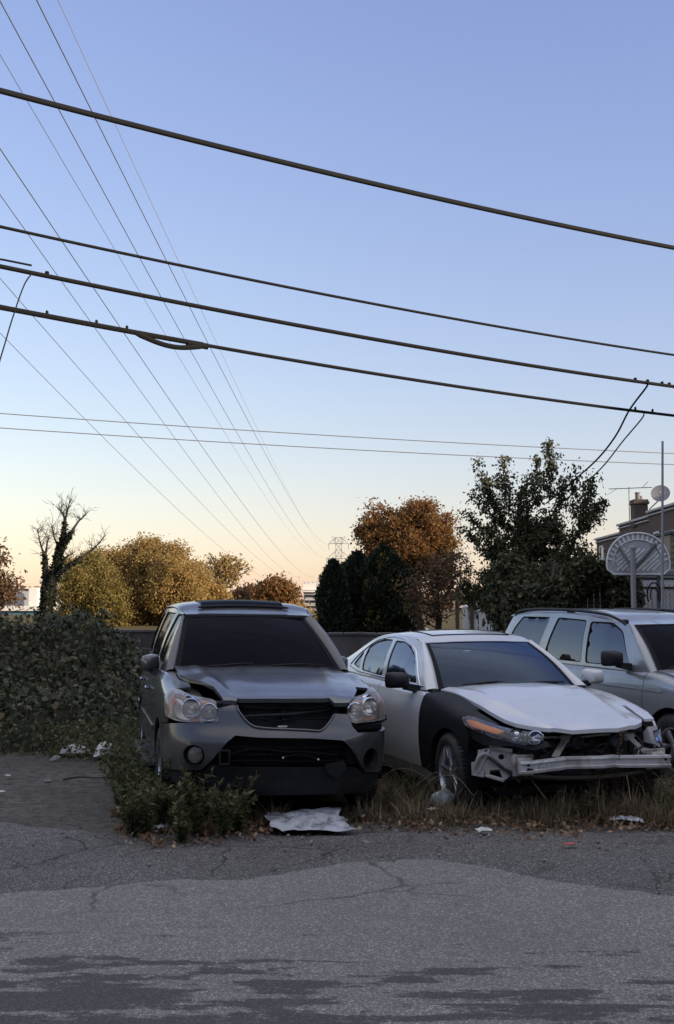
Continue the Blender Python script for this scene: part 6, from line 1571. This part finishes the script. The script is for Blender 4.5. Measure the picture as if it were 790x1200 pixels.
fbox(e, o, 354.5, 373.5, 683.5, 691.5, 262, 8, 'far_white', 'plant_room'); fbox(e, o, 354, 375, 692, 694, 260, 12, 'far_white', 'roof_edge')
fbox(e, o, 356, 374, 694.2, 728, 261, 10, 'far_grey', 'wall')
for i in range(4): fbox(e, o, 356.2 + i * 4.7, 358.8 + i * 4.7, 681.8, 683.4, 263, 2, 'far_grey', 'roof_vent')
for py in (697, 703.5, 710): 
    w_ = fbox(e, o, 357, 373.5, py, py + 2.6, 260.7, .5, 'window_glass', 'window')
def pylon():
    Y = 400; k = Y / _F; p = at(397, 712, Y); e = empty('pylon', (p[0], Y, 0)); tag(e, 'steel lattice electricity pylon on the horizon', 'pylon')
    zt = at(397, 630, Y)[2]; m = MB(); w0, w1 = 4.2, 1.15; r_ = .10
    leg = lambda sx, sy, z: np.array([sx * np.interp(z, [0, zt * .55, zt], [w0, w1, w1 * .95]), sy * np.interp(z, [0, zt * .55, zt], [w0, w1, w1 * .95]), z])
    for sx in (-1, 1):
        for sy in (-1, 1): m.tube([leg(sx, sy, z) for z in np.linspace(0, zt, 12)], r_, 4, False)
    zs = np.linspace(0, zt, 13)
    for a, b in zip(zs[:-1], zs[1:]):
        for s in (-1, 1):
            for q1, q2 in (((-1, s), (1, s)), ((s, -1), (s, 1))):
                m.tube([leg(*q1, a), leg(*q2, b)], r_ * .6, 3, False); m.tube([leg(*q2, a), leg(*q1, b)], r_ * .6, 3, False); m.tube([leg(*q1, b), leg(*q2, b)], r_ * .6, 3, False)
    m.build('tower', M['tower_steel'], e, angle=0)
    tipz = []
    for py, hw, peak in ((654.5, 14, 646), (637, 11.5, 630.5)):
        z = at(397, py, Y)[2]; zp = at(397, peak, Y)[2]; W_ = hw * k; a = MB()
        for s in (-1, 1):
            for sy in (-1, 1):
                a.tube([(0, sy * w1, z), (s * W_, 0, z)], r_ * .8, 3, False); a.tube([(s * w1, sy * w1, zp), (s * W_, 0, z)], r_ * .8, 3, False)
                a.tube([(s * W_ * .5, sy * w1 * .5, z), (s * w1, sy * w1, zp)], r_ * .5, 3, False)
            a.tube([(s * W_, 0, z), (s * W_, 0, z - 2.2)], .12, 4); tipz.append((p[0] + s * W_, Y, z - 2.2))
        a.build('cross_arm', M['tower_steel'], e, angle=0)
    a = MB()
    for s in (-1, 1): a.tube([(s * w1, 0, zt), (s * 8 * k, 0, zt + .4)], r_ * .8, 3, False); a.tube([(s * w1, 0, zt - 2), (s * 8 * k, 0, zt + .4)], r_ * .8, 3, False)
    a.build('earth_arm', M['tower_steel'], e, angle=0)
pylon()

# ------------------------------------------------------------------ overhead lines
def span(A, B, sag, n=40, t0=0.0, t1=1.0):
    t = np.linspace(t0, t1, n)[:, None]; P = np.asarray(A) + (np.asarray(B) - np.asarray(A)) * t; P[:, 2:] -= sag * 4 * t * (1 - t); return P
def line(name, P, r, mat, label, cat, group=None, seg=6):
    m = MB(); m.tube(P, r, seg); o = m.build(name, M[mat], None, angle=0); return tag(o, label, cat, group)
# transmission lines sweeping over from the pylon
for i, (nx_, ny_, z, fx, fy, sag, r_, mt, lab) in enumerate((
    (68, 0, 19, 381, 646, 2.5, .010, 'wire_bright', 'pale thin overhead line, rightmost of the bundle converging on the pylon'),
    (43, 0, 18, 386, 638, 4.0, .016, 'wire', 'dark overhead line just left of the pale one, running to the pylon'),
    (0, 1, 17.5, 383, 654, 4.0, .015, 'wire', 'overhead line leaving the picture at its top left corner'),
    (0, 64, 17, 372, 650, 3.5, .009, 'wire', 'faint overhead line second below the top left corner'),
    (0, 174, 16, 368, 676, 3.5, .017, 'wire', 'overhead line leaving the left edge above the thick cables'),
    (0, 228, 15.5, 352, 676, 3.5, .014, 'wire', 'overhead line leaving the left edge midway between the upper thick cables'),
    (0, 326, 15, 356, 680, 4.0, .014, 'wire', 'overhead line leaving the left edge between the two lowest thick cables'),
    (0, 390, 14.5, 345, 682, 4.5, .014, 'wire', 'lowest overhead line, crossing the left edge under all thick cables'))):
    D = (z - _H) / (at(nx_, ny_, 1)[2] - _H); A = at(nx_, ny_, D); B = at(fx, fy, 385)
    P = span(A, B, sag, 80, -.14, 1.0); o = line('transmission_line', P, r_ * 1.15, mt, lab, 'power line', 'transmission lines to the pylon', 5)
# two thin lines across the sky lower down
for a, b, lab in ((484.5, 531.5, 'thin level wire across the sky, upper of the two'), (501.5, 544.5, 'thin level wire across the sky, lower of the two')):
    A, B = at(0, a, 40), at(790, b, 46); P = span(A, B, .10, 50, -.6, 1.6); line('overhead_wire', P, .017, 'wire', lab, 'power line', 'thin wires across the sky', 5)
# four thick street cables on the near pole line
DL, DR = 13.0, 18.7
CB = {}
for key, a, b, r_, lab in (('top', 107, 291, .037, 'thick black cable, highest of the four across the sky'), ('second', 265.5, 416, .020, 'thinner black cable, second of the four across the sky'), ('third', 312, 453, .029, 'black cable with clamps, third of the four across the sky'), ('fourth', 360, 487, .025, 'lowest black cable across the sky, thick with a splice at its left')):
    A, B = at(0, a, DL), at(790, b, DR); t = np.linspace(-1.5, 2.0, 140); P = A + (B - A) * t[:, None]; P[:, 2] -= .36 * t * (1 - t); CB[key] = (A, B)
    m = MB(); e = empty('street_cable', A); tag(e, lab, 'cable', 'thick street cables')
    rr = np.full(140, r_)
    if key == 'top': P2 = P.copy(); P2[:, 2] += .028; m.tube(P - A, rr * .8, 7); m.tube(P2 - A + np.array([.0, .01, 0]), rr * .62, 6)
    else: m.tube(P - A, rr, 7)
    m.build('cable', M['cable'], e, angle=0)
    f = lambda t_: A + (B - A) * t_ + np.array([0, 0, -.36 * t_ * (1 - t_)]) - A
    if key == 'fourth':
        m = MB(); ts = np.linspace(-1.4, .232, 40); m.tube([f(t_) + np.array([0, 0, .0]) for t_ in ts], .034, 8); m.build('splice_sleeve', M['cable'], e)
        m = MB(); ts = np.linspace(.15, .238, 16); m.tube([f(t_) + np.array([0, -.02, -.015 - .085 * math.sin(max(0, (t_ - .15) / .088) * PI) ** 1.2]) for t_ in ts], [.02] + [.034] * 13 + [.03, .02], 7); m.build('splice_loop', M['cable'], e)
        m = MB(); m.tube([f(.212) + np.array([0, 0, -.02]), f(.238) + np.array([0, 0, -.015])], .042, 9); m.build('splice_cap', M['cable'], e)
        for t_ in (.05, .105, .14, .92, .955): m = MB(); m.box(f(t_) + np.array([0, 0, .03]), (.03, .05, .08), .01); m.build('cable_clip', M['cable'], e)
    if key == 'third':
        for t_ in (.92, .945, .975, .99, .05, -.02): m = MB(); m.box(f(t_) + np.array([0, 0, .03]), (.05, .04, .06), .01); m.build('cable_clip', M['cable'], e)
        m = MB(); ts = np.linspace(-.35, .034, 14); m.tube([f(t_) + np.array([0, -.03, .035 + .05 * math.sin((t_ + .35) / .45 * PI * 3)]) for t_ in ts], .013, 6); m.build('lashing_wire', M['cable'], e)
def C(key, t): A, B = CB[key]; return A + (B - A) * t + np.array([0, 0, -.36 * t * (1 - t)])
P = cr([C('third', .034), at(28, 335, 12.9), at(15, 372, 12.6), at(3, 412, 12.2), at(-15, 470, 11.6), at(-60, 600, 10.5)], 8); line('drop_wire', P, .009, 'cable', 'thin drop wire hanging from the third cable at the left edge', 'cable', None)
P = cr([C('third', .941), C('third', .941) + np.array([.02, 0, -.06]), at(738, 480, 18.9), at(722, 510, 19.6), at(702, 536, 20.6), at(676, 560, 22), at(640, 590, 24)], 8); line('drop_wire', P, .016, 'cable', 'black drop cable curving from the third cable down to the dark tree', 'cable')
P = cr([C('fourth', .938), C('fourth', .938) + np.array([-.02, .1, -.10]), at(730, 517, 19.2), at(708, 545, 20), at(686, 566, 21), at(655, 592, 23)], 8); line('drop_wire', P, .012, 'cable', 'thinner drop cable from the lowest cable down to the dark tree', 'cable')
# the poles that carry them, just outside the picture
for t in (-1.45, 1.95):
    p = C('second', t); e = empty('utility_pole', (p[0], p[1], 0)); tag(e, 'wooden utility pole carrying the street cables', 'utility pole', 'utility poles')
    m = MB(); m.tube([(0, .16, -.2), (0, .16, 9.6)], [.17, .12], 12); m.build('shaft', M['wood_pole'], e); m = MB(); m.box((0, .16, 9.0), (2.2, .1, .12), .01); m.build('cross_arm', M['wood_pole'], e)
# ------------------------------------------------------------------ grass, weeds, leaf litter
def on(x, y): return np.stack([x, y, hgt(x, y)], -1)
def blades(n, pos, L, rg, w=.006, lean=.5, matn='dry_grass', name='dry_grass', seg=3):
    """bent blades: each is seg quads joined along its length"""
    P = pos; a = rg.uniform(0, 2 * PI, n); l = L * rg.uniform(.45, 1.25, n); ln = rg.uniform(.1, 1, n) * lean * 1.6
    d = np.stack([np.cos(a), np.sin(a), np.zeros(n)], -1); s = np.stack([-np.sin(a), np.cos(a), np.zeros(n)], -1)
    pts = []
    for k in range(seg + 1):
        t = k / seg; out = ln * t ** 1.6; up = np.sqrt(np.maximum(t ** 2 - out ** 2 * .75, .02 * t)) if True else t
        pts.append(P + d * (l * out)[:, None] + np.array([0, 0, 1.0]) * (l * up * .92)[:, None])
    V = []
    for k in range(seg):
        w0 = w * (1 - .8 * k / seg); w1 = w * (1 - .8 * (k + 1) / seg)
        V.append(np.stack([pts[k] - s * w0, pts[k] + s * w0, pts[k + 1] + s * w1, pts[k + 1] - s * w1], 1))
    V = np.stack(V, 1)     # n,seg,4,3 ; share vertices so that a blade is one island
    VV = np.zeros((n, (seg + 1) * 2, 3)); 
    for k in range(seg + 1):
        ww = w * (1 - .85 * k / seg); VV[:, 2 * k] = pts[k] - s * ww; VV[:, 2 * k + 1] = pts[k] + s * ww
    return VV
def ribbons_obj(name, VV, mat, parent=None):
    n, k, _ = VV.shape; seg = k // 2 - 1; me = bpy.data.meshes.new(name)
    me.vertices.add(n * k); me.vertices.foreach_set('co', VV.astype(np.float32).reshape(-1))
    q = np.array([[2 * i, 2 * i + 1, 2 * i + 3, 2 * i + 2] for i in range(seg)]); F = (np.arange(n)[:, None, None] * k + q[None]).reshape(-1)
    me.loops.add(len(F)); me.polygons.add(n * seg); me.loops.foreach_set('vertex_index', F.astype(np.int32)); me.polygons.foreach_set('loop_start', np.arange(0, len(F), 4, dtype=np.int32)); me.update(calc_edges=True)
    return link(name, me, M[mat], parent)
def field_pts(n, rg, x0, x1, y0, y1, dens):
    x = rg.uniform(x0, x1, n); y = rg.uniform(y0, y1, n); k = rg.uniform(0, 1, n) < dens(x, y); return x[k], y[k]
def sm(a, b, x): t = np.clip((x - a) / (b - a), 0, 1); return t * t * (3 - 2 * t)
_cl = np.random.default_rng(91); _cx = _cl.uniform(-9, 9, 190); _cy = _cl.uniform(8, 13, 190); _cr = _cl.uniform(.10, .38, 190)
def clump(x, y):
    d = np.zeros_like(x)
    for a, b, c in zip(_cx, _cy, _cr): d = np.maximum(d, np.exp(-((x - a) ** 2 + (y - b) ** 2) / c ** 2))
    return d
rg = np.random.default_rng(92)
# where the verge begins (towards the road)
def verge(x): return np.interp(x, [-12, -4.2, -3.5, -2.6, -2.0, -1.75, -1.55, -1.2, -.7, -.35, 0, .3, 1.5, 2.6, 3.6, 9], [12.6, 12.4, 12.2, 11.9, 10.9, 9.1, 8.25, 8.10, 8.15, 8.5, 8.7, 8.55, 8.48, 8.55, 8.6, 8.8]) + .07 * np.sin(x * 7) + .05 * np.sin(x * 17 + 1)
_np = gnd(362, 967)
paper = lambda x, y: 1 - np.exp(-(((x - _np[0]) / .42) ** 4 + ((y - _np[1]) / .50) ** 4))
dens = lambda x, y: paper(x, y) * sm(0, .22, y - verge(x)) * (.18 + .82 * clump(x, y)) * (1 - .6 * sm(10.5, 14, y))
x, y = field_pts(190000, rg, -2.0, 7, 8.2, 15, lambda x, y: dens(x, y) * (.12 + .88 * sm(.0, .5, x) + .5 * sm(-.6, -.9, x) * sm(-2.0, -1.7, x)))
V = blades(len(x), on(x, y), .155, rg, .0042, 1.15); o = ribbons_obj('dry_grass', V, 'dry_grass'); tag(o, 'dry tan grass tangled under the fronts of the cars', 'grass', kind='stuff')
x, y = field_pts(80000, rg, -12, 7, 8.2, 19, lambda x, y: dens(x, y) * (.45 + .55 * sm(-1.0, -2.0, x)) * (1 - .8 * sm(-1.3, -1.0, x) * sm(.4, .1, x)))
V = blades(len(x), on(x, y), .17, rg, .0048, .6); o = ribbons_obj('green_grass', V, 'green_grass'); tag(o, 'short green grass and weeds on the verge', 'grass', kind='stuff')
# tussocks of long dry grass, each a tuft of arching blades
k = 210; tx = np.r_[rg.uniform(.25, 5.2, k - 18), rg.uniform(-1, .2, 18)]; ty = verge(tx) + .05 + rg.exponential(.42, k); ok = ty < 11.5; tx, ty = tx[ok], ty[ok]
nb = 70; ii = np.repeat(np.arange(len(tx)), nb); sz = np.repeat(rg.uniform(.35, 1.15, len(tx)), nb); keep = (rg.uniform(0, 1, len(ii)) < .3 + .6 * sz); ii, sz = ii[keep], sz[keep]; P = on(tx[ii] + rg.normal(0, .045, len(ii)), ty[ii] + rg.normal(0, .045, len(ii)))
V = blades(len(ii), P, .25 * sz, rg, .0036, 1.05, seg=4); o = ribbons_obj('grass_tussocks', V, 'dry_grass'); tag(o, 'arching dry grass tussocks along the verge before the sedan', 'grass', kind='stuff')
# low weeds: foot of the thicket and the patch before the SUV
x, y = field_pts(150000, rg, -9, -1.0, 8.2, 14.5, lambda x, y: sm(0, .2, y - verge(x)) * (.25 + .75 * clump(x + .3, y)))
z = rg.uniform(0, 1, len(x)) ** 1.6 * np.interp(x, [-9, -2.4, -1.9, -1.2], [.42, .36, .40, .25]); P = on(x, y); P[:, 2] += z
o = quads_obj('low_weeds', leaf_quads(P, .055, rg, .42, None, 1, -.2), M['leaf_weed']); tag(o, 'low leafy weeds spreading from the thicket to the SUV', 'weeds', kind='stuff')
# upright weeds that can be told apart
def weed(x, y, H, seed, leafy=1.0, stemmat='twig', lmat='leaf_weed', spread=.6, leaf=.055):
    rg = np.random.default_rng(seed); e = empty('weed', (x, y, float(hgt(x, y))), rg.uniform(0, 6))
    m = MB(); P = []; D = []
    for k in range(rg.integers(6, 12)):
        a = rg.uniform(0, 2 * PI); s = rg.uniform(.1, 1.25) * spread; h = H * rg.uniform(.35, 1.15)
        pts = cr([(0, 0, 0), (math.cos(a) * s * h * .25, math.sin(a) * s * h * .25, h * .5), (math.cos(a) * s * h, math.sin(a) * s * h, h)], 7); m.tube(pts, np.linspace(.0045, .0015, len(pts)), 4, False)
        n = int(75 * leafy); t = rg.uniform(.12, 1, n); q = np.stack([np.interp(t, np.linspace(0, 1, len(pts)), pts[:, j]) for j in range(3)], -1); b = rg.uniform(0, 2 * PI, n)
        P.append(q); D.append(np.stack([np.cos(b), np.sin(b), rg.uniform(.1, 1.1, n)], -1) * 1.2)
    m.build('stems', M[stemmat], e, angle=0)
    P = np.concatenate(P); D = np.concatenate(D); quads_obj('leaves', leaf_quads(P, leaf, rg, .30, D, .35, 0), M[lmat], e)
    return e
rg = np.random.default_rng(94)
for i, (px, py, H) in enumerate(((160, 925, .50), (178, 915, .56), (197, 935, .50), (215, 930, .52), (236, 925, .55), (252, 945, .46), (270, 930, .52), (286, 938, .46), (205, 950, .38), (150, 940, .40), (230, 955, .34), (172, 955, .34), (140, 920, .42), (262, 958, .30), (168, 905, .55), (188, 948, .42), (222, 945, .46), (244, 938, .48), (280, 950, .40), (156, 955, .34), (212, 962, .28), (146, 905, .44), (298, 925, .36), (232, 910, .52))):
    g = gnd(px, py + 28); o = weed(g[0], g[1], H, 200 + i); tag(o, 'upright leafy weed growing before the grey SUV bumper', 'weed', 'weeds before the grey SUV')
for i, (px, py, H) in enumerate(((628, 945, .42), (650, 935, .30))):
    g = gnd(px, py); o = weed(g[0], g[1], H, 240 + i, .8, spread=.25); tag(o, ('green weed standing before the middle of the white sedan beam', 'small green weed right of the taller one before the sedan')[i], 'weed', None)
for i, (px, py, H) in enumerate(((722, 955, .62), (742, 950, .55), (700, 958, .48), (765, 950, .50))):
    g = gnd(px, py); o = weed(g[0], g[1], H, 250 + i, .25, lmat='leaf_brown', spread=.5, leaf=.04); tag(o, 'straggly half dry weed before the smashed lamp of the white sedan', 'weed', 'dry weeds before the sedan')
# tangled dry stalks under the sedan
m = MB()
for i in range(120):
    g = gnd(rg.uniform(470, 780), rg.uniform(905, 955)); a = rg.uniform(0, 6.3); L = rg.uniform(.25, .6); d = np.array([math.cos(a), math.sin(a), 0]); g[2] = hgt(g[0], g[1])
    m.tube(cr([g, g + d * L * .3 + np.array([0, 0, L * .5]), g + d * L * .7 + np.array([0, 0, L * .6]), g + d * L * 1.05 + np.array([0, 0, L * .35])], 5), .0028, 3, False)
o = m.build('dry_stalks', M['dry_stalk'] if 'dry_stalk' in M else plain('dry_stalk', (.20, .155, .10), .85, var=.3, scale=6), None, angle=0); tag(o, 'tangle of dry bent stalks under the white sedan front', 'stalks', kind='stuff')
for i, (px, py, H) in enumerate(((478, 938, .24), (545, 950, .20), (600, 958, .22), (690, 962, .20), (572, 935, .28), (455, 950, .18), (780, 960, .30), (430, 945, .16), (664, 950, .24))):
    g = gnd(px, py); o = weed(g[0], g[1], H, 270 + i, .5, spread=.7, leaf=.04); tag(o, 'low green weed among the dry grass before the sedan', 'weed', 'low weeds in the dry grass')
# fallen leaves and gravel
x, y = field_pts(70000, rg, -3, 6, 7.7, 11, lambda x, y: np.exp(-((y - verge(x) + .05) / .26) ** 2) * (.25 + .75 * clump(x * 1.3, y * 1.1)) * (.25 + .75 * sm(-.4, -.7, x) * sm(-2.0, -1.7, x) + .25 * sm(-.2, .2, x)))
P = on(x, y); P[:, 2] += rg.uniform(.012, .05, len(x)); o = quads_obj('fallen_leaves', leaf_quads(P, .042, rg, .7, None, 1, .0) * np.array([1, 1, 1]), M['dead_leaf']); tag(o, 'brown fallen leaves along the edge of the verge', 'fallen leaves', kind='stuff')
def gravel():
    rg = np.random.default_rng(97); n = 2600; x = rg.uniform(-4.5, 4.5, n); y = rg.uniform(6.6, 9.4, n); k = rg.uniform(0, 1, n) < np.exp(-((y - 8.0 - .2 * np.sin(x * 2)) / .75) ** 2); x, y = x[k], y[k]
    m = MB(); oct_ = np.array([(1, 0, 0), (0, 1, 0), (-1, 0, 0), (0, -1, 0), (0, 0, .8), (0, 0, -.8)]); F = [(0, 1, 4), (1, 2, 4), (2, 3, 4), (3, 0, 4), (1, 0, 5), (2, 1, 5), (3, 2, 5), (0, 3, 5)]
    for a, b in zip(x, y):
        s = rg.lognormal(-4.9, .45); R = np.linalg.qr(rg.normal(0, 1, (3, 3)))[0]; m.add((oct_ * rg.uniform(.6, 1.3, (6, 1))) @ R * s + np.array([a, b, .018 + s * .4 + float(hgt(a, b))]), F)
    o = m.build('gravel', M['stone'], None, smooth=False); tag(o, 'loose grey gravel scattered on the rough apron', 'gravel', kind='stuff')
gravel()

# ------------------------------------------------------------------ litter, each piece its own
def crumple(name, px, py, w, d, h, mat, label, cat='litter', rz=0.0, seed=0, n=22, fold=3.0, shape=None, lift=.012):
    rg = np.random.default_rng(seed); g = gnd(px, py); z0 = float(hgt(g[0], g[1])) + .02
    U, V = np.meshgrid(np.linspace(-1, 1, n), np.linspace(-1, 1, n)); Z = np.zeros_like(U)
    for k in range(9):
        a = rg.uniform(0, 6.3); f = fold * rg.uniform(.5, 2.2); Z += np.abs(np.sin((U * math.cos(a) + V * math.sin(a)) * f + rg.uniform(0, 6.3))) * rg.uniform(.2, 1) / (1 + .25 * k)
    Z = Z / Z.max() * h; R_ = np.hypot(U, V)
    e_ = .10 * np.sin(np.arctan2(V, U) * 3 + rg.uniform(0, 6)) + .07 * np.sin(np.arctan2(V, U) * 7 + rg.uniform(0, 6))
    X = U * w / 2 * (1 + e_); Y_ = V * d / 2 * (1 + e_); Z = Z * (1 - .5 * np.clip(R_ - .5, 0, 1)) + lift
    if shape == 'bag': Z = Z * .5 + h * np.sqrt(np.clip(1 - np.clip(R_, 0, 1) ** 2, 0, 1)) * .8
    m = MB(); P = np.stack([X, Y_, Z], -1); m.slab(P, normals(P), .003); o = m.build(name, M[mat], None, angle=30)
    o.location = (g[0], g[1], z0); o.rotation_euler = (0, 0, rz); return tag(o, label, cat)
crumple('newspaper', 362, 974, .56, .52, .040, 'paper', 'crumpled grey newspaper sheet lying before the SUV', 'newspaper', .25, 5, 44, 3.2, lift=.004)
crumple('plastic_bag', 88, 888, .30, .16, .09, 'white_plastic', 'flattened white plastic bag at the foot of the thicket', 'bag', .1, 2, shape='bag')
n_ = bpy.data.objects['newspaper']; n_.rotation_euler = (.10, 0, .25); n_.location.z += .035
b = crumple('plastic_bag', 124, 891, .26, .22, .14, 'white_plastic', 'white bag with a red print at the foot of the SUV weeds', 'bag', .3, 3, shape='bag')
m = MB(); U, V = np.meshgrid(np.linspace(-.05, .05, 6), np.linspace(0, 1, 6)); m.slab(np.stack([U - .02, -.085 - .01 * V * 0 + .035 * V, .045 + .055 * V], -1), np.array([0, -1, .3]), .004); m.build('red_print', M['red_plastic'], b)
o = crumple('foil_wrapper', 300, 950, .26, .12, .09, 'foil', 'long silver foil wrapper in the weeds before the SUV', 'wrapper', -.7, 4, fold=5)
crumple('paper_scrap', 193, 977, .13, .10, .04, 'white_plastic', 'pale scrap of thin plastic on the left edge of the weed patch', 'scrap', .4, 5)
crumple('paper_scrap', 246, 972, .15, .09, .03, 'paper', 'grey paper scrap under the middle of the weed patch', 'scrap', .9, 6)
crumple('paper_scrap', 735, 968, .22, .14, .04, 'paper', 'grey white paper sheet at the verge edge before the sedan lamp', 'scrap', -.3, 7)
crumple('food_carton', 567, 981, .10, .08, .04, 'white_plastic', 'small white carton on the apron before the sedan', 'carton', .2, 8)
crumple('paper_scrap', 168, 950, .08, .06, .03, 'white_plastic', 'small white scrap left of the tall weeds', 'scrap', .2, 9)
crumple('paper_scrap', 9, 912, .05, .05, .02, 'white_plastic', 'tiny white scrap on the bare dirt near the left edge, farther one', 'scrap', .2, 10, 8)
crumple('paper_scrap', 2, 930, .05, .05, .02, 'white_plastic', 'tiny white scrap on the bare dirt near the left edge, nearer one', 'scrap', .9, 11, 8)
crumple('green_wrapper', 275, 977, .14, .10, .03, 'green_plastic', 'green wrapper half buried in fallen leaves', 'wrapper', .5, 12)
crumple('red_wrapper', 668, 996, .09, .04, .02, 'red_plastic', 'small red wrapper on the rough apron', 'wrapper', .2, 13, 10)
crumple('clear_bottle', 520, 948, .24, .16, .11, 'clear_plastic', 'crushed clear plastic container in the dry grass before the sedan wheel', 'container', .5, 14, shape='bag')
crumple('paper_scrap', 508, 955, .08, .06, .03, 'white_plastic', 'small white cup lid below the crushed container', 'scrap', .5, 15, 10)
for i, (px, py, r_, lab) in enumerate(((82, 882, .10, 'grey stone behind the flattened white bag'), (66, 893, .06, 'small grey stone left of the flattened white bag'), (56, 915, .04, 'dark pebble on the bare dirt left of the twig'), (430, 990, .03, 'small pale pebble on the apron under the newspaper side'))):
    g = gnd(px, py); rg = np.random.default_rng(300 + i); m = MB(); m.hull([v * r_ * np.array([1.2, .9, .7]) * rg.uniform(.8, 1.1) for v in unit(rg.normal(0, 1, (26, 3)))]); o = m.build('rock', M['stone'], None, angle=20); o.location = (g[0], g[1], r_ * .3 + float(hgt(g[0], g[1]))); tag(o, lab, 'stone')
g = gnd(100, 914); m = MB(); m.tube(cr([(-.20, -.06, .03), (-.05, 0, .045), (.10, .02, .035), (.22, .09, .03)], 5), np.linspace(.012, .005, 16), 6); m.tube([(.05, .015, .04), (.10, -.06, .05)], .005, 5); o = m.build('twig', M['twig'], None); o.location = (g[0], g[1], float(hgt(g[0], g[1]))); tag(o, 'dark fallen twig on the bare dirt', 'twig')
# camera
cam = bpy.data.cameras.new('camera'); co_ = bpy.data.objects.new('camera', cam); COL.objects.link(co_)
cam.sensor_fit = 'VERTICAL'; cam.sensor_height = 24; cam.lens = 24 * 1300 / 1200
co_.location = (0, 0, 1.647); co_.rotation_euler = (math.radians(90) + math.atan((711.7 - 600) / 1300), 0, 0)
cam.clip_start = .1; cam.clip_end = 5000
SC.camera = co_
# ------------------------------------------------------------------ light
SUN_EL, SUN_AZ = math.radians(13), math.radians(118)
w = bpy.data.worlds.new('World'); SC.world = w; w.use_nodes = True
nt = w.node_tree; bg = nt.nodes['Background']
sk = nt.nodes.new('ShaderNodeTexSky'); sk.sky_type = 'NISHITA'; sk.sun_disc = False
sk.sun_elevation = SUN_EL; sk.sun_rotation = SUN_AZ; sk.air_density = 1.4; sk.dust_density = .5; sk.ozone_density = 1.0
EXPO = .75
sep = nt.nodes.new('ShaderNodeSeparateColor'); cmb = nt.nodes.new('ShaderNodeCombineColor'); nt.links.new(sk.outputs[0], sep.inputs[0])
for i, (k, g) in enumerate(((1.57, .845), (1.575, .862), (1.70, .63))):
    p = math_(nt, 'POWER', math_(nt, 'MULTIPLY', sep.outputs[i], .1), g); nt.links.new(math_(nt, 'MULTIPLY', p, k / 2 ** EXPO / .1), cmb.inputs[i])
# added cloud overhead, out of view, to brighten and neutralise the ground light
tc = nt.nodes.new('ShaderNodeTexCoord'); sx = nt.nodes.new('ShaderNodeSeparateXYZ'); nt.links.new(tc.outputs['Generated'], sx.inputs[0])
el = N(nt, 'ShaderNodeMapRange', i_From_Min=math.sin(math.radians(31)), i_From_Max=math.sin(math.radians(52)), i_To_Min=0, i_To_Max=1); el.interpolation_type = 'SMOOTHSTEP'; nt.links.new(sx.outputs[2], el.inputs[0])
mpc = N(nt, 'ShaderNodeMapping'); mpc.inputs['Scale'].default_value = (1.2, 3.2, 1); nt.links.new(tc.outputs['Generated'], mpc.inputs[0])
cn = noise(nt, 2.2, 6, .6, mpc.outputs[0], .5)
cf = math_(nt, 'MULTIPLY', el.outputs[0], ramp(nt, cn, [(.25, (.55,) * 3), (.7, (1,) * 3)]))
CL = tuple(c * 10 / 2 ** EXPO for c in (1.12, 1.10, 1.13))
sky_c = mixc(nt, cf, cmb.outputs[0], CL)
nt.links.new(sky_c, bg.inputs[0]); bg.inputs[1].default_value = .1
sl = bpy.data.lights.new('sun', 'SUN'); sl.energy = 4.0; sl.angle = math.radians(.5); sl.color = (1.0, .81, .58)
so = bpy.data.objects.new('sun', sl); COL.objects.link(so)
sv = Vector((math.sin(SUN_AZ) * math.cos(SUN_EL), math.cos(SUN_AZ) * math.cos(SUN_EL), math.sin(SUN_EL)))
so.rotation_euler = sv.to_track_quat('Z', 'Y').to_euler(); so.location = (30, -20, 40)
vs = SC.view_settings; vs.view_transform = 'Standard'; vs.look = 'None'; vs.exposure = EXPO; vs.gamma = 1; vs.use_curve_mapping = False
SC.cycles.max_bounces = 8; SC.cycles.transparent_max_bounces = 12
